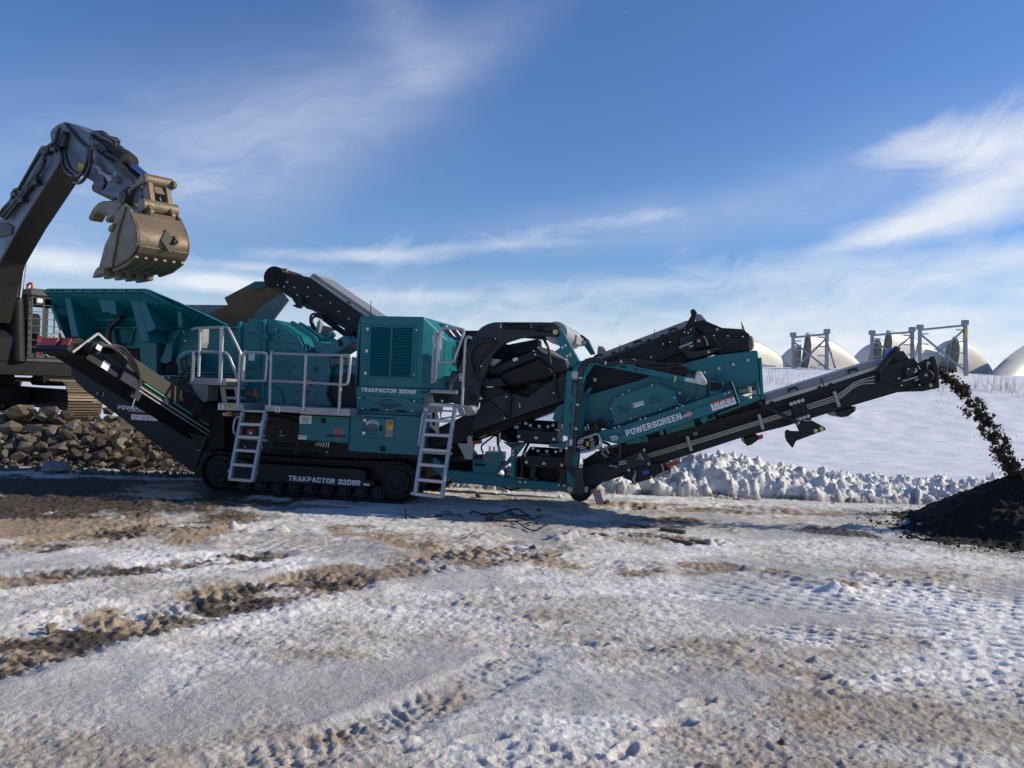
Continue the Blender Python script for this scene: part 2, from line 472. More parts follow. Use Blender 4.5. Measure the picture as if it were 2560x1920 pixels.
# ---------------------------------------------------------------- ground materials
def snow_material(name, dirty=True):
    m = bpy.data.materials.new(name); m.use_nodes = True
    m.node_tree.nodes.clear(); t = NT(m.node_tree)
    P = t.n('ShaderNodeTexCoord').outputs['Object']
    n1 = t.noise(P, 1.3, 6, 0.6); n2 = t.noise(P, 9.0, 6, 0.65, 0.4); n3 = t.noise(P, 55.0, 4, 0.7); n4 = t.noise(P, 200.0, 2, 0.6)
    snow = t.mix(n2, (0.76, 0.75, 0.73, 1), (0.90, 0.885, 0.86, 1)) if dirty else t.mix(n2, (0.74, 0.76, 0.79, 1), (0.84, 0.85, 0.865, 1))
    rough = 0.55; h = None
    if dirty:
        mud = t.n('ShaderNodeAttribute', attribute_name='mud').outputs['Fac']
        grime = t.n('ShaderNodeAttribute', attribute_name='grime').outputs['Fac']
        ice = t.n('ShaderNodeAttribute', attribute_name='ice').outputs['Fac']
        tan = t.n('ShaderNodeAttribute', attribute_name='tan').outputs['Fac']
        # grey-brown grime soaked into trodden snow
        g = t.m('ADD', grime, t.m('MULTIPLY', t.m('SUBTRACT', n2, 0.5), 0.75))
        g = t.m('ADD', g, t.m('MULTIPLY', t.m('SUBTRACT', n3, 0.5), 0.5))
        g = t.mr(g, 0.08, 1.0)
        gcol = t.mix(n1, (0.35, 0.30, 0.225, 1), (0.28, 0.225, 0.15, 1))
        c = t.mix(t.m('MULTIPLY', g, 0.88), snow, gcol)
        icol = t.mix(n2, (0.42, 0.41, 0.385, 1), (0.60, 0.59, 0.565, 1))
        c = t.mix(t.m('MULTIPLY', ice, 0.72), c, icol)
        tm = t.m('ADD', tan, t.m('ADD', t.m('MULTIPLY', t.m('SUBTRACT', n3, 0.5), 0.9), t.m('MULTIPLY', t.m('SUBTRACT', n2, 0.5), 0.7)))
        c = t.mix(t.m('MULTIPLY', t.mr(tm, 0.22, 0.80), 0.85), c, t.mix(n2, (0.36, 0.27, 0.165, 1), (0.26, 0.175, 0.095, 1)))
        mm = t.m('ADD', mud, t.m('ADD', t.m('MULTIPLY', t.m('SUBTRACT', n3, 0.5), 0.75), t.m('MULTIPLY', t.m('SUBTRACT', n2, 0.5), 0.8)))
        mm = t.mr(mm, 0.40, 0.95)
        mcol = t.mix(n3, (0.040, 0.030, 0.020, 1), (0.135, 0.102, 0.066, 1))
        c = t.mix(mm, c, mcol)
        # specks of grit
        sp = t.n('ShaderNodeTexVoronoi', {'Vector': P}, feature='F1'); sp.inputs['Scale'].default_value = 34.0
        spk = t.m('MULTIPLY', t.mr(sp.outputs['Distance'], 0.09, 0.16, 1.0, 0.0), t.mr(n1, 0.44, 0.62))
        c = t.mix(t.m('MULTIPLY', spk, 0.75), c, (0.07, 0.05, 0.035, 1))
        rough = t.m('SUBTRACT', 0.75, t.m('MULTIPLY', ice, 0.40))
        rough = t.m('SUBTRACT', rough, t.m('MULTIPLY', mm, 0.12))
    else:
        c = snow
    h = t.m('ADD', t.m('MULTIPLY', n2, 1.0), t.m('ADD', t.m('MULTIPLY', n3, 0.42), t.m('MULTIPLY', n4, 0.12)))
    bp = t.n('ShaderNodeBump', {'Height': h, 'Strength': 0.85 if dirty else 0.4, 'Distance': 0.03 if dirty else 0.02})
    bs = t.n('ShaderNodeBsdfPrincipled', {'Base Color': c, 'Roughness': rough, 'Normal': bp.outputs[0], 'Specular IOR Level': 0.35})
    t.n('ShaderNodeOutputMaterial', {0: bs.outputs[0]})
    return m


SNOWD = snow_material('trodden_snow', True)
SNOW = snow_material('clean_snow', False)

# ---------------------------------------------------------------- the yard
tt = np.concatenate([-np.geomspace(9, 0.86, 26), np.linspace(-0.84, 0.84, 800), np.geomspace(0.86, 9, 26)])
yy = np.concatenate([np.linspace(0.25, 3.1, 16)[:-1], np.geomspace(3.1, 17.5, 720), np.geomspace(18.2, 900, 40)])
T_, Yg = np.meshgrid(tt, yy)
Xg = T_ * Yg


_CF = {}


def cf(a, b, o, seed):
    k = (a, b, o, int(seed) % 3)
    if k not in _CF: _CF[k] = fbm(Xg * a, Yg * b, o, 40 + 11 * (int(seed) % 3))
    return _CF[k]


def gp(px, py):
    p = gpt(px, py); return (p.x, p.y)


def line(*pts): return [gp(*p) for p in pts]


def band(pts, wid, soft=0.5, wob=0.5, seed=1):
    """0..1 mask along a line on the ground, with a ragged edge"""
    d, s, sd = polydist(Xg + 0.35 * wob * cf(1.7, 1.7, 3, seed), Yg + 0.35 * wob * cf(1.7, 1.7, 3, seed + 9), pts)
    return 1 - sst(d, wid * (1 - soft), wid * (1 + soft)), d, s, sd


near = sst(Yg, 24, 17)
X, Y = Xg, Yg
h = 0.030 * fbm(X * 0.45, Y * 0.45, 3, 1) + 0.022 * fbm(X * 1.6, Y * 1.6, 3, 2)
smooth_ice = sst(fbm(X * 0.50, Y * 0.62, 4, 33), 0.02, 0.24)          # trodden flat, glazed
crumble = 1 - 0.62 * smooth_ice
h += crumble * (0.014 * fbm(X * 5.5, Y * 7.5, 3, 4) + 0.022 * (billow(X * 8, Y * 9, 3, 5) - 0.25) + 0.008 * fbm(X * 24, Y * 26, 2, 6))
clod, cv = cells(X * 8.5, Y * 8.5, 2)
cm = sst(fbm(X * 0.9, Y * 0.9, 3, 21), 0.02, 0.30)
h += crumble * cm * 0.040 * (cv > 0.55) * np.clip(0.52 - clod, 0, 1) * (0.4 + cv)
clod2, cv2 = cells(X * 21, Y * 21, 5)
h += crumble * 0.016 * (cv2 > 0.5) * np.clip(0.5 - clod2, 0, 1)
mud = np.zeros_like(X); tan = np.zeros_like(X); grime = 0.40 + 0.62 * fbm(X * 0.42, Y * 0.7, 4, 8) + 0.50 * fbm(X * 1.6, Y * 3.2, 4, 18) + 0.22 * fbm(X * 5.5, Y * 9.0, 3, 28)
grime += 0.13 + 0.30 * sst(Y, 6.5, 4.2)


BIL65 = billow(X * 6.5, Y * 6.5, 3, 17); BIL6 = billow(X * 6, Y * 6, 3, 18)


def rut(pts, wid, depth, ribs=0.0, pitch=0.2, berm=0.02, mudk=0.0, seed=3, cut=0.35, tank=0.0, skew=0.25):
    """a wheel or crawler track pressed into the snow, with its ribs and the soil it turned up"""
    global h, mud, tan
    f, d, s, sd = band(pts, wid, 0.35, 0.35, seed)
    h = h - depth * f
    h = h + berm * np.exp(-((d - wid * 1.25) / (wid * 0.35)) ** 2) * (0.6 + 0.8 * cf(3, 3, 2, seed + 4))
    if ribs:
        br = sst(cf(1.1, 1.1, 3, seed + 6), -0.18, 0.10)
        rm = 0.5 + 0.9 * cf(2.3, 2.3, 3, seed + 15)
        h = h + 0.55 * ribs * f * br * np.clip(rm, 0, 1.3) * np.clip(np.sin((s + skew * d * sd + 0.05 * cf(3, 3, 2, seed + 16)) * 2 * np.pi / (0.62 * pitch)) * 1.6, -1, 1)
        h = h + f * 0.030 * (BIL65 - 0.22)
    n = cf(1.3, 1.9, 4, seed + 2)
    n2_ = cf(3.4, 4.4, 3, seed + 22)
    if mudk: mud = np.maximum(mud, mudk * f * sst(n + 0.5 * n2_, -cut, 0.30))
    if tank: tan = np.maximum(tan, tank * f * sst(cf(1.6, 1.6, 3, seed + 12), -0.3, 0.25))
    return f


# crawler tracks that sweep across the front, from the photograph's lines
rut(line((-200, 1690), (0, 1640), (250, 1565), (420, 1530), (620, 1490), (800, 1455)), 0.46, 0.030, 0.034, 0.20, 0.035, 1.0, 3, 0.25, 1.15)
rut(line((780, 1460), (960, 1425), (1120, 1405), (1300, 1375)), 0.46, 0.016, 0.028, 0.22, 0.02, 0.5, 5, 0.1, 1.2)
rut(line((-150, 1400), (0, 1375), (220, 1345), (420, 1318), (600, 1296)), 0.38, 0.028, 0.026, 0.24, 0.03, 0.85, 7, 0.2, 1.15)
rut(line((-100, 1470), (120, 1440), (300, 1428), (470, 1406), (640, 1392)), 0.30, 0.028, 0.022, 0.22, 0.025, 1.0, 11, 0.15, 0.95)
rut(line((880, 1330), (1000, 1350), (1150, 1380), (1290, 1395)), 0.40, 0.005, 0.020, 0.2, 0.02, 0.4, 13, 0.0, 0.95)
rut(line((640, 1360), (760, 1362), (870, 1368)), 0.35, 0.012, 0.03, 0.24, 0.02, 0.0, 15)
rut(line((420, 1960), (860, 1850), (1000, 1800), (1120, 1735), (1290, 1650)), 0.20, 0.022, 0.014, 0.16, 0.016, 0.55, 17, 0.1, 0.6)
rut(line((1180, 1370), (1300, 1395), (1420, 1410), (1560, 1425)), 0.34, 0.0, 0.02, 0.2, 0.02, 0.5, 19, 0.0, 0.95)
rut(line((1430, 1335), (1560, 1335), (1760, 1356)), 0.24, 0.0, 0.018, 0.3, 0.02, 0.8, 23, 0.05, 0.5)
rut(line((1640, 1428), (1720, 1424), (1810, 1418)), 0.26, 0.0, 0.012, 0.2, 0.02, 0.1, 25, 0.0, 1.3)
rut(line((1890, 1430), (2000, 1445), (2110, 1470)), 0.16, -0.05, 0.02, 0.2, 0.02, 0.0, 27, 0.0, 0.95)
rut(line((1500, 1265), (1700, 1270), (1950, 1280), (2200, 1290), (2330, 1282)), 0.42, 0.0, 0.03, 0.3, 0.03, 0.45, 29, -0.05, 0.85)
rut(line((1340, 1255), (1460, 1300), (1600, 1345)), 0.5, 0.0, 0.0, 0.3, 0.0, 0.5, 31, -0.02, 0.6)
rut(line((2160, 1420), (2260, 1425), (2380, 1440)), 0.14, 0.0, 0.0, 0.3, 0.02, 0.2, 35, 0.0, 0.8)


def patch(px, py, rx, ry, k, seed, what='mud', lump=0.0):
    """a stain of soil lying on the snow: centre in the picture, half sizes in metres"""
    global mud, tan, h, grime
    x0, y0 = gp(px, py)
    q = np.hypot((X - x0) / rx, (Y - y0) / ry) + 0.75 * cf(1.9, 1.9, 4, seed)
    f = k * (1 - sst(q, 0.45, 1.15))
    if what == 'mud': mud = np.maximum(mud, f)
    elif what == 'tan': tan = np.maximum(tan, f)
    else: grime = grime + f
    if lump: h = h + lump * f * (0.5 + BIL6)


patch(1575, 1250, 0.8, 0.35, 0.5, 41); patch(1690, 1302, 0.75, 0.42, 0.95, 42, lump=0.02); patch(1640, 1318, 0.8, 0.22, 0.9, 43)  # streak along the discharge conveyor: soil, with its shadow also in the tone
patch(2090, 1335, 0.75, 0.42, 1.0, 44, lump=0.03); patch(2200, 1290, 0.55, 0.3, 0.95, 45, lump=0.03); patch(1800, 1275, 0.7, 0.25, 0.75, 46)  # first blotch: soil, with the conveyor head's shadow put into its tone
patch(1850, 1250, 0.8, 0.20, 0.8, 47); patch(2480, 1375, 1.6, 0.5, 0.6, 48); patch(2250, 1355, 0.7, 0.25, 0.6, 49)
patch(1260, 1296, 0.5, 0.12, 0.6, 50); patch(850, 1318, 0.5, 0.16, 0.5, 51); patch(200, 1222, 5.0, 1.7, 1.25, 52, lump=0.02); patch(430, 1215, 2.2, 0.8, 1.1, 152); patch(650, 1262, 1.6, 0.35, 0.8, 153)
patch(60, 1262, 3.0, 1.5, 1.1, 53, lump=0.03); patch(360, 1272, 2.2, 0.9, 0.88, 54, lump=0.02); patch(250, 1425, 0.55, 0.28, 0.85, 55)
patch(300, 1585, 0.42, 0.25, 1.0, 56); patch(430, 1545, 0.34, 0.2, 0.8, 57); patch(640, 1510, 0.4, 0.2, 0.75, 58)
patch(2110, 1745, 0.14, 0.07, 0.85, 59); patch(1960, 1862, 0.09, 0.05, 0.9, 60); patch(1770, 1912, 0.09, 0.04, 0.95, 61)
patch(2010, 1760, 0.5, 0.4, 0.55, 62, 'tan'); patch(1830, 1880, 0.6, 0.3, 0.5, 63, 'tan')
patch(2180, 1590, 0.7, 0.6, 0.30, 65, 'grime'); patch(2330, 1800, 0.9, 0.6, 0.35, 66, 'grime'); patch(560, 1745, 0.2, 0.1, 0.4, 67, 'tan')
patch(820, 1640, 0.5, 0.25, 0.4, 68, 'grime'); patch(1330, 1520, 0.9, 0.6, 0.22, 69, 'grime'); patch(1700, 1640, 0.9, 0.5, 0.22, 70, 'grime')
patch(200, 1900, 1.0, 0.35, 0.35, 71, 'grime'); patch(90, 1315, 3.0, 1.0, 1.0, 72, 'tan'); patch(300, 1300, 1.6, 0.5, 0.55, 78, 'tan'); patch(1000, 1345, 1.6, 0.5, 0.5, 79, 'tan'); patch(1200, 1400, 1.4, 0.4, 0.6, 88, 'tan'); patch(1130, 1262, 0.7, 0.2, 0.5, 73)
patch(1300, 1310, 1.0, 0.3, 0.2, 74, 'grime'); patch(400, 1205, 1.6, 0.4, 0.7, 75, 'tan'); patch(1440, 1310, 0.8, 0.35, 0.45, 76)
clean = lambda px, py, rx, ry, k: np.exp(-(((X - gp(px, py)[0]) / rx) ** 2 + ((Y - gp(px, py)[1]) / ry) ** 2)) * k
for a in [(150, 1395, 2.2, 0.4, 0.6), (700, 1410, 1.8, 0.35, 0.6), (900, 1335, 1.2, 0.3, 0.4), (1200, 1500, 1.2, 0.7, 0.35), (1600, 1390, 1.0, 0.5, 0.3),
          (2250, 1400, 1.3, 0.5, 0.3), (2430, 1560, 1.0, 0.8, 0.4), (1700, 1250, 3.0, 0.7, 0.4), (1400, 1290, 0.8, 0.3, 0.3), (1290, 1800, 0.7, 0.35, 0.35),
          (2480, 1880, 0.5, 0.3, 0.4), (500, 1680, 1.4, 0.5, 0.25), (1450, 1690, 0.5, 0.3, 0.4)]:
    grime = grime - clean(*a)


def cleats(px, py, rx, ry, ang, pitch, amp, seed, lat=0.62):
    """lugs of a loader tyre printed in rows"""
    global h, crumble
    x0, y0 = gp(px, py)
    f = 1 - sst(np.hypot((X - x0) / rx, (Y - y0) / ry) + 0.4 * fbm(X * 1.4, Y * 1.4, 3, seed), 0.55, 1.05)
    c_, s_ = math.cos(ang), math.sin(ang)
    wx = X + 0.03 * fbm(X * 4, Y * 4, 2, seed + 1); wy = Y + 0.03 * fbm(X * 4, Y * 4, 2, seed + 2)
    a = (wx * c_ + wy * s_) / pitch; b = (-wx * s_ + wy * c_) / (pitch * lat)
    row = np.floor(b)
    aa = a + 0.5 * (row % 2) + 0.3 * (_RV[row.astype(int) & 255, 7] - 0.5)
    fr = (aa % 1.0) - 0.5; fb = (b % 1.0) - 0.5
    pit = np.exp(-((fr + 0.5 * fb) / 0.24) ** 2 - (fb / 0.30) ** 2)
    h = h - amp * f * pit * (0.6 + 0.6 * fbm(X * 3, Y * 3, 2, seed + 3))
    return f


k1 = cleats(2250, 1490, 2.6, 0.95, 0.10, 0.20, 0.062, 80)
k2 = cleats(2470, 1600, 1.1, 0.9, 0.25, 0.22, 0.062, 81)
k3 = cleats(2060, 1590, 0.55, 0.36, 0.2, 0.17, 0.066, 82)
k4 = cleats(2420, 1740, 0.75, 0.7, 0.35, 0.17, 0.050, 83)
k5 = cleats(1330, 1820, 1.0, 0.7, 0.6, 0.14, 0.018, 84)
k6 = cleats(1560, 1700, 0.9, 0.5, -0.3, 0.16, 0.014, 85)
k7 = cleats(900, 1560, 1.6, 0.6, 0.25, 0.15, 0.010, 86)
grime -= 0.28 * np.maximum(np.maximum(k1, k2), np.maximum(k3, k4)) + 0.2 * k5
# boot prints
for (px, py, an) in [(1745, 1752, 0.5), (1690, 1805, 0.2), (2035, 1700, 0.3), (1445, 1605, 0.1), (1480, 1612, 0.3), (1385, 1560, 0.6), (1210, 1850, 0.3), (980, 1880, 0.2), (1560, 1880, 1.0)]:
    x0, y0 = gp(px, py); c_, s_ = math.cos(an), math.sin(an)
    a = ((X - x0) * c_ + (Y - y0) * s_) / 0.13; b = (-(X - x0) * s_ + (Y - y0) * c_) / 0.052
    q = np.sqrt(a * a + b * b)
    h = h - 0.030 * (1 - sst(q, 0.75, 1.05)) + 0.010 * np.exp(-((q - 1.25) / 0.25) ** 2)
# clumps thrown up
for (px, py, r_, hh) in [(545, 1325, .10, .05), (585, 1322, .12, .06), (620, 1328, .10, .05), (700, 1327, .12, .07), (130, 1565, .05, .05), (270, 1552, .09, .07),
                         (370, 1265, .18, .07), (1400, 1352, .16, .10), (1425, 1345, .1, .1), (1210, 1345, .3, .05), (2160, 1440, .14, .05), (1790, 1360, .18, .06),
                         (325, 1228, .2, .10), (460, 1250, .16, .08), (2070, 1480, .1, .05), (2110, 1482, .1, .05), (2150, 1320, .25, .07), (2280, 1315, .22, .08)]:
    x0, y0 = gp(px, py)
    q = np.hypot(X - x0, Y - y0) / r_ + 0.5 * fbm(X * 9, Y * 9, 3, int(px) % 40)
    h = h + hh * np.sqrt(np.clip(1 - q * q, 0, 1)) * (0.25 + 1.5 * BIL65)
# crumbs that lie in and beside the turned-up tracks
crumb, cvv = cells(X * 16, Y * 16, 9)
turned = np.clip(mud * 1.3 + tan * 0.45, 0, 1)
h += turned * 0.042 * (cvv > 0.42) * np.clip(0.5 - crumb, 0, 1) * (0.5 + cvv)
ice = smooth_ice * sst(Y, 16, 12) * 0.9 + 0.25 * sst(Y, 6, 4)
pad = 1 - sst(polydist(X, Y, [(-4.9, 13.4), (-1.4, 12.65)])[0], 0.9, 1.5)
h = h * (1 - 0.7 * pad)
grime = np.clip(grime, 0, 1.2)
Zg = h * near - 0.6 * sst(Y, 18, 30)
ground = grid_mesh('ground', X, Y, Zg, [SNOWD], {'mud': mud, 'tan': tan, 'grime': grime, 'ice': np.clip(ice, 0, 1)})

# ---------------------------------------------------------------- the snow slope beyond
xs = np.concatenate([-np.geomspace(600, 16, 26), np.linspace(-15.5, 30, 330), np.geomspace(31, 700, 26)])
ys = np.concatenate([np.linspace(15.3, 17.5, 14)[:-1], np.linspace(17.5, 46, 260), np.geomspace(46.5, 900, 40)])
X2, Y2 = np.meshgrid(xs, ys)


def hill(X, Y):
    top = 0.75 + 2.55 * sst(X, -2.0, 7.0)
    r = np.clip((Y - 16.6) / 25.5, 0, 1)
    prof_ = np.interp(r, [0, 0.12, 0.24, 0.36, 0.62, 0.78, 0.9, 1.0], [0, 0.04, 0.10, 0.22, 0.70, 0.88, 0.96, 1.0])
    z = -0.25 + 0.27 * sst(Y, 15.3, 17.0) + top * prof_
    return z + 0.35 * sst(Y, 46, 120)


Z2 = hill(X2, Y2)
dr = fbm(X2 * 0.22 + 0.3 * Y2, Y2 * 0.75, 4, 61)
Z2 += 0.06 * dr + 0.075 * fbm(X2 * 0.8, Y2 * 2.6, 5, 62) + 0.010 * np.abs(fbm(X2 * 1.5, Y2 * 5.0, 3, 66)) + 0.10 * fbm(X2 * 0.07, Y2 * 0.12, 3, 63)
lump = np.exp(-((X2 - 10.3) / 1.2) ** 2 - ((Y2 - 28.5) / 0.6) ** 2)
Z2 += lump * (0.15 + 0.3 * billow(X2 * 1.8, Y2 * 1.8, 3, 64))
for k_ in range(5):
    Z2 += 0.05 * np.sin(np.clip((Y2 - 36 - k_ * 1.1 + 0.12 * (X2 - 12)) / 0.35, -np.pi, np.pi)) * sst(X2, 7, 9) * sst(X2, 24, 15)
snow_field = grid_mesh('snow_field', X2, Y2, Z2, [SNOW], {})

# ---------------------------------------------------------------- the ploughed ridge of snow
xb = np.linspace(-3.4, 15.0, 560); yb = np.linspace(14.2, 18.2, 130)
XB, YB = np.meshgrid(xb, yb)
crest = np.interp(xb, [-3.2, -1, 1.5, 3.0, 4.0, 4.6, 5.4, 6.6, 8.0, 9.0, 12, 15], [-0.1, 0.36, 0.36, 0.48, 0.68, 0.56, 0.40, 0.30, 0.26, 0.29, 0.29, 0.22])
wv = YB - 15.85 - 0.18 * fbm(XB * 0.5, XB * 0 + 3.3, 2, 5)
prof = np.clip(1 - np.where(wv < 0, (wv / -1.05), (wv / 1.7)) ** 2, 0, 1) ** 0.8
wx_, wy_ = XB + 0.05 * fbm(XB * 5, YB * 5, 3, 31), YB + 0.05 * fbm(XB * 5, YB * 5, 3, 32)
d1, v1, t1_ = cells(wx_ * 3.0, wy_ * 3.2, 3, True); d2, v2, t2_ = cells(wx_ * 6.5, wy_ * 7, 7, True); d3, v3, t3_ = cells(wx_ * 14, wy_ * 14, 8, True)
env = sst(prof, 0.0, 0.25)
bump = 0.15 * (v1 - 0.4 + 0.9 * t1_) * np.clip(3.2 - d1 * 4.2, 0, 1) + 0.11 * (v2 - 0.4 + 1.1 * t2_) * np.clip(3.0 - d2 * 4.2, 0, 1) + 0.055 * (v3 - 0.3 + 1.2 * t3_) * np.clip(2.8 - d3 * 4.0, 0, 1) + 0.06 * fbm(XB * 3, YB * 3, 4, 9) + 0.020 * fbm(XB * 14, YB * 14, 3, 19)
ZB = prof * crest[None, :] + env * bump - 0.10 * (1 - env) - 0.02
BANKM = snow_material('ridge_snow', True)
skirt = sst(ZB, 0.22, 0.02)
bank = grid_mesh('snow_bank', XB, YB, ZB, [BANKM], {'mud': 0.75 * skirt * sst(fbm(XB * 1.1, YB * 2, 3, 15), 0.0, 0.3), 'tan': 0.4 * skirt + 0.5 * sst(fbm(XB * 1.4, YB * 1.4, 3, 77), 0.32, 0.5), 'grime': 0.05 + 0.45 * skirt, 'ice': XB * 0.0})
# ================================================================ the crushing and screening machine
FM = Frame(-1.74, 12.69, 0.0, R(-12))
mach = tag(empty('crushing_machine', FM.o, FM.a), 'long teal and charcoal tracked rock crusher with screen and two conveyors standing on trodden snow', 'crusher')


def pts_at(cr, pts, v):
    out = []
    for p in pts:
        x, y = cr(p[0], p[1])
        out.append(FM.q(x, y, p[2] if len(p) > 2 else v))
    return out


def P(name, cr, pts, v0, v1, mat, parent=mach, bev=0.006):
    """plate or block: outline traced on the plane v0 of the machine, real thickness back to v1"""
    dv = v1 - v0
    return MB().prism(pts_at(cr, pts, v0), (0, dv, 0)).build(name, mat, parent, bev=bev)


def T(name, cr, runs, v, r, mat, parent=mach, n=8, curve=3):
    mb = MB()
    for pts in runs:
        L = pts_at(cr, pts, v)
        mb.tube(smoothline(L, curve) if curve else L, r, n)
    return mb.build(name, mat, parent, smooth=40)


def bolts(cr, pts, v, r, mat=BOLT, parent=mach, name='bolt', h=0.02):
    mb = MB()
    for p in pts_at(cr, pts, v):
        mb.cyl(p + Vector((0, 0.01, 0)), p - Vector((0, h, 0)), r * (0.62 if mat in (BOLT, GALV, BRASS) else 0.8), 8)
    return mb.build(name, mat, parent, smooth=40)


def text_mesh(s, bold=0.02):
    bold = bold * 1.35
    cu = bpy.data.curves.new('t', 'FONT'); cu.body = s; cu.size = 1.0; cu.offset = bold; cu.extrude = 0.0
    cu.resolution_u = 2; cu.align_x = 'LEFT'
    o = bpy.data.objects.new('t', cu); COL.objects.link(o)
    dg = bpy.context.evaluated_depsgraph_get()
    me = bpy.data.meshes.new_from_object(o.evaluated_get(dg))
    bpy.data.objects.remove(o); bpy.data.curves.remove(cu)
    return me


def lettering(s, cr, p0, p1, height, v, mat, parent, bold=0.03, name='lettering', arch=0.0):
    """lettering laid on the plate at v: baseline from p0 to p1 in the picture, cap height in picture pixels of that crop"""
    a = FM.q(*cr(*p0), v); b = FM.q(*cr(*p1), v); c = FM.q(*cr(p0[0], p0[1] - height), v)
    H = (c - a).length
    me = text_mesh(s, bold)
    co = np.empty(len(me.vertices) * 3, np.float32); me.vertices.foreach_get('co', co); co = co.reshape(-1, 3)
    caps = text_mesh('H', bold); ch = max(q.co.y for q in caps.vertices) - min(q.co.y for q in caps.vertices); bpy.data.meshes.remove(caps)
    x0, x1 = co[:, 0].min(), co[:, 0].max(); L = (b - a).length
    X = (b - a).normalized(); Z = Vector((-X.z, 0, X.x))
    uu = (co[:, 0] - x0) / (x1 - x0); sx = uu * L; sy = co[:, 1] / ch * H
    if arch: sy = sy + arch * H * (1 - (2 * uu - 1) ** 2)
    out = np.empty_like(co)
    for k in range(3): out[:, k] = a[k] + sx * X[k] + sy * Z[k]
    me.vertices.foreach_set('co', out.ravel())
    me.update()
    me.materials.clear(); me.materials.append(mat)
    me.flip_normals() if False else None
    o = bpy.data.objects.new(name, me); link(o, parent)
    return o


def decal(cr, pts, v, mat, parent, name='sticker', t=0.002): return P(name, cr, pts, v - t, v, mat, parent, bev=0)


GLYPH = {
    'T': (1.0, [[(0, .89), (1, .89)], [(.5, 0), (.5, .89)]]),
    'R': (1.0, [[(.15, 0), (.15, 1)], [(.15, .89), (.68, .89), (.84, .78), (.84, .62), (.68, .5), (.15, .5)], [(.52, .5), (.86, 0)]]),
    'A': (1.05, [[(.10, 0), (.48, 1)], [(.90, 0), (.52, 1)], [(.24, .26), (.76, .26)]]),
    'K': (1.05, [[(.15, 0), (.15, 1)], [(.86, 1), (.2, .46)], [(.36, .6), (.88, 0)]]),
    'P': (1.0, [[(.15, 0), (.15, 1)], [(.15, .89), (.68, .89), (.84, .77), (.84, .56), (.68, .43), (.15, .43)]]),
    'C': (1.0, [[(.85, .64), (.85, .78), (.70, .89), (.30, .89), (.15, .78), (.15, .22), (.30, .11), (.70, .11), (.85, .22), (.85, .36)]]),
    'O': (1.0, [[(.30, .89), (.70, .89), (.85, .78), (.85, .22), (.70, .11), (.30, .11), (.15, .22), (.15, .78), (.30, .89)]]),
    '3': (.95, [[(.15, .72), (.15, .78), (.3, .89), (.7, .89), (.85, .78), (.85, .62), (.7, .52), (.42, .52)], [(.7, .52), (.85, .40), (.85, .22), (.7, .11), (.3, .11), (.15, .22), (.15, .30)]]),
    '2': (.95, [[(.15, .68), (.15, .78), (.3, .89), (.7, .89), (.85, .78), (.85, .6), (.2, .14)], [(.08, .11), (.92, .11)]]),
    'S': (.95, [[(.85, .68), (.85, .78), (.7, .89), (.3, .89), (.15, .78), (.15, .64), (.3, .54), (.7, .46), (.85, .36), (.85, .22), (.7, .11), (.3, .11), (.15, .22), (.15, .32)]]),
    'W': (1.5, [[(.08, 1), (.27, 0)], [(.27, 0), (.5, .95)], [(.5, .95), (.73, 0)], [(.73, 0), (.92, 1)]]),
    'E': (.9, [[(.16, 0), (.16, 1)], [(.16, .89), (.92, .89)], [(.16, .5), (.84, .5)], [(.16, .11), (.92, .11)]]),
    'N': (1.05, [[(.14, 0), (.14, 1)], [(.86, 0), (.86, 1)], [(.18, .95), (.82, .05)]]), ' ': (.45, [])}
GLYPH['0'] = GLYPH['O']


def block_letters(s, cr, p0, p1, height, v, mat, parent, name='lettering'):
    """heavy squared capitals as on the photograph's decals, each stroke a thin raised bar"""
    a = FM.q(*cr(*p0), v); b = FM.q(*cr(*p1), v); H = (FM.q(*cr(p0[0], p0[1] - height), v) - a).length
    X = (b - a).normalized(); Z = Vector((-X.z, 0, X.x)); L = (b - a).length
    gap = 0.16; tot = sum(GLYPH[c][0] for c in s) + gap * (len(s) - 1); k = L / tot; x = 0.0; mb = MB(); n = 0
    t = min(0.25 * H, 0.30 * k)
    for c in s:
        wd, runs = GLYPH[c]
        for run in runs:
            for (x0, y0), (x1, y1) in zip(run[:-1], run[1:]):
                p = Vector((x0 * wd * k, y0 * H)); q = Vector((x1 * wd * k, y1 * H)); d = (q - p).normalized()
                ends = (0.0 if (y0 in (0, 1) or x0 in (0, 1)) else 0.28 * t, 0.0 if (y1 in (0, 1) or x1 in (0, 1)) else 0.28 * t)
                p -= d * ends[0]; q += d * ends[1]; m = Vector((-d.y, d.x)) * t * (0.5 if abs(d.x) < 0.7 else 0.44)
                off = Vector((0, -0.0012 - 0.00012 * (n % 9), 0)); n += 1
                quad = [a + X * (x * k + w_.x) + Z * min(max(w_.y, 0), H) + off for w_ in (p - m, q - m, q + m, p + m)]
                mb.prism(quad, (0, 0.001, 0))
        x += wd + gap
    return mb.build(name, mat, parent)


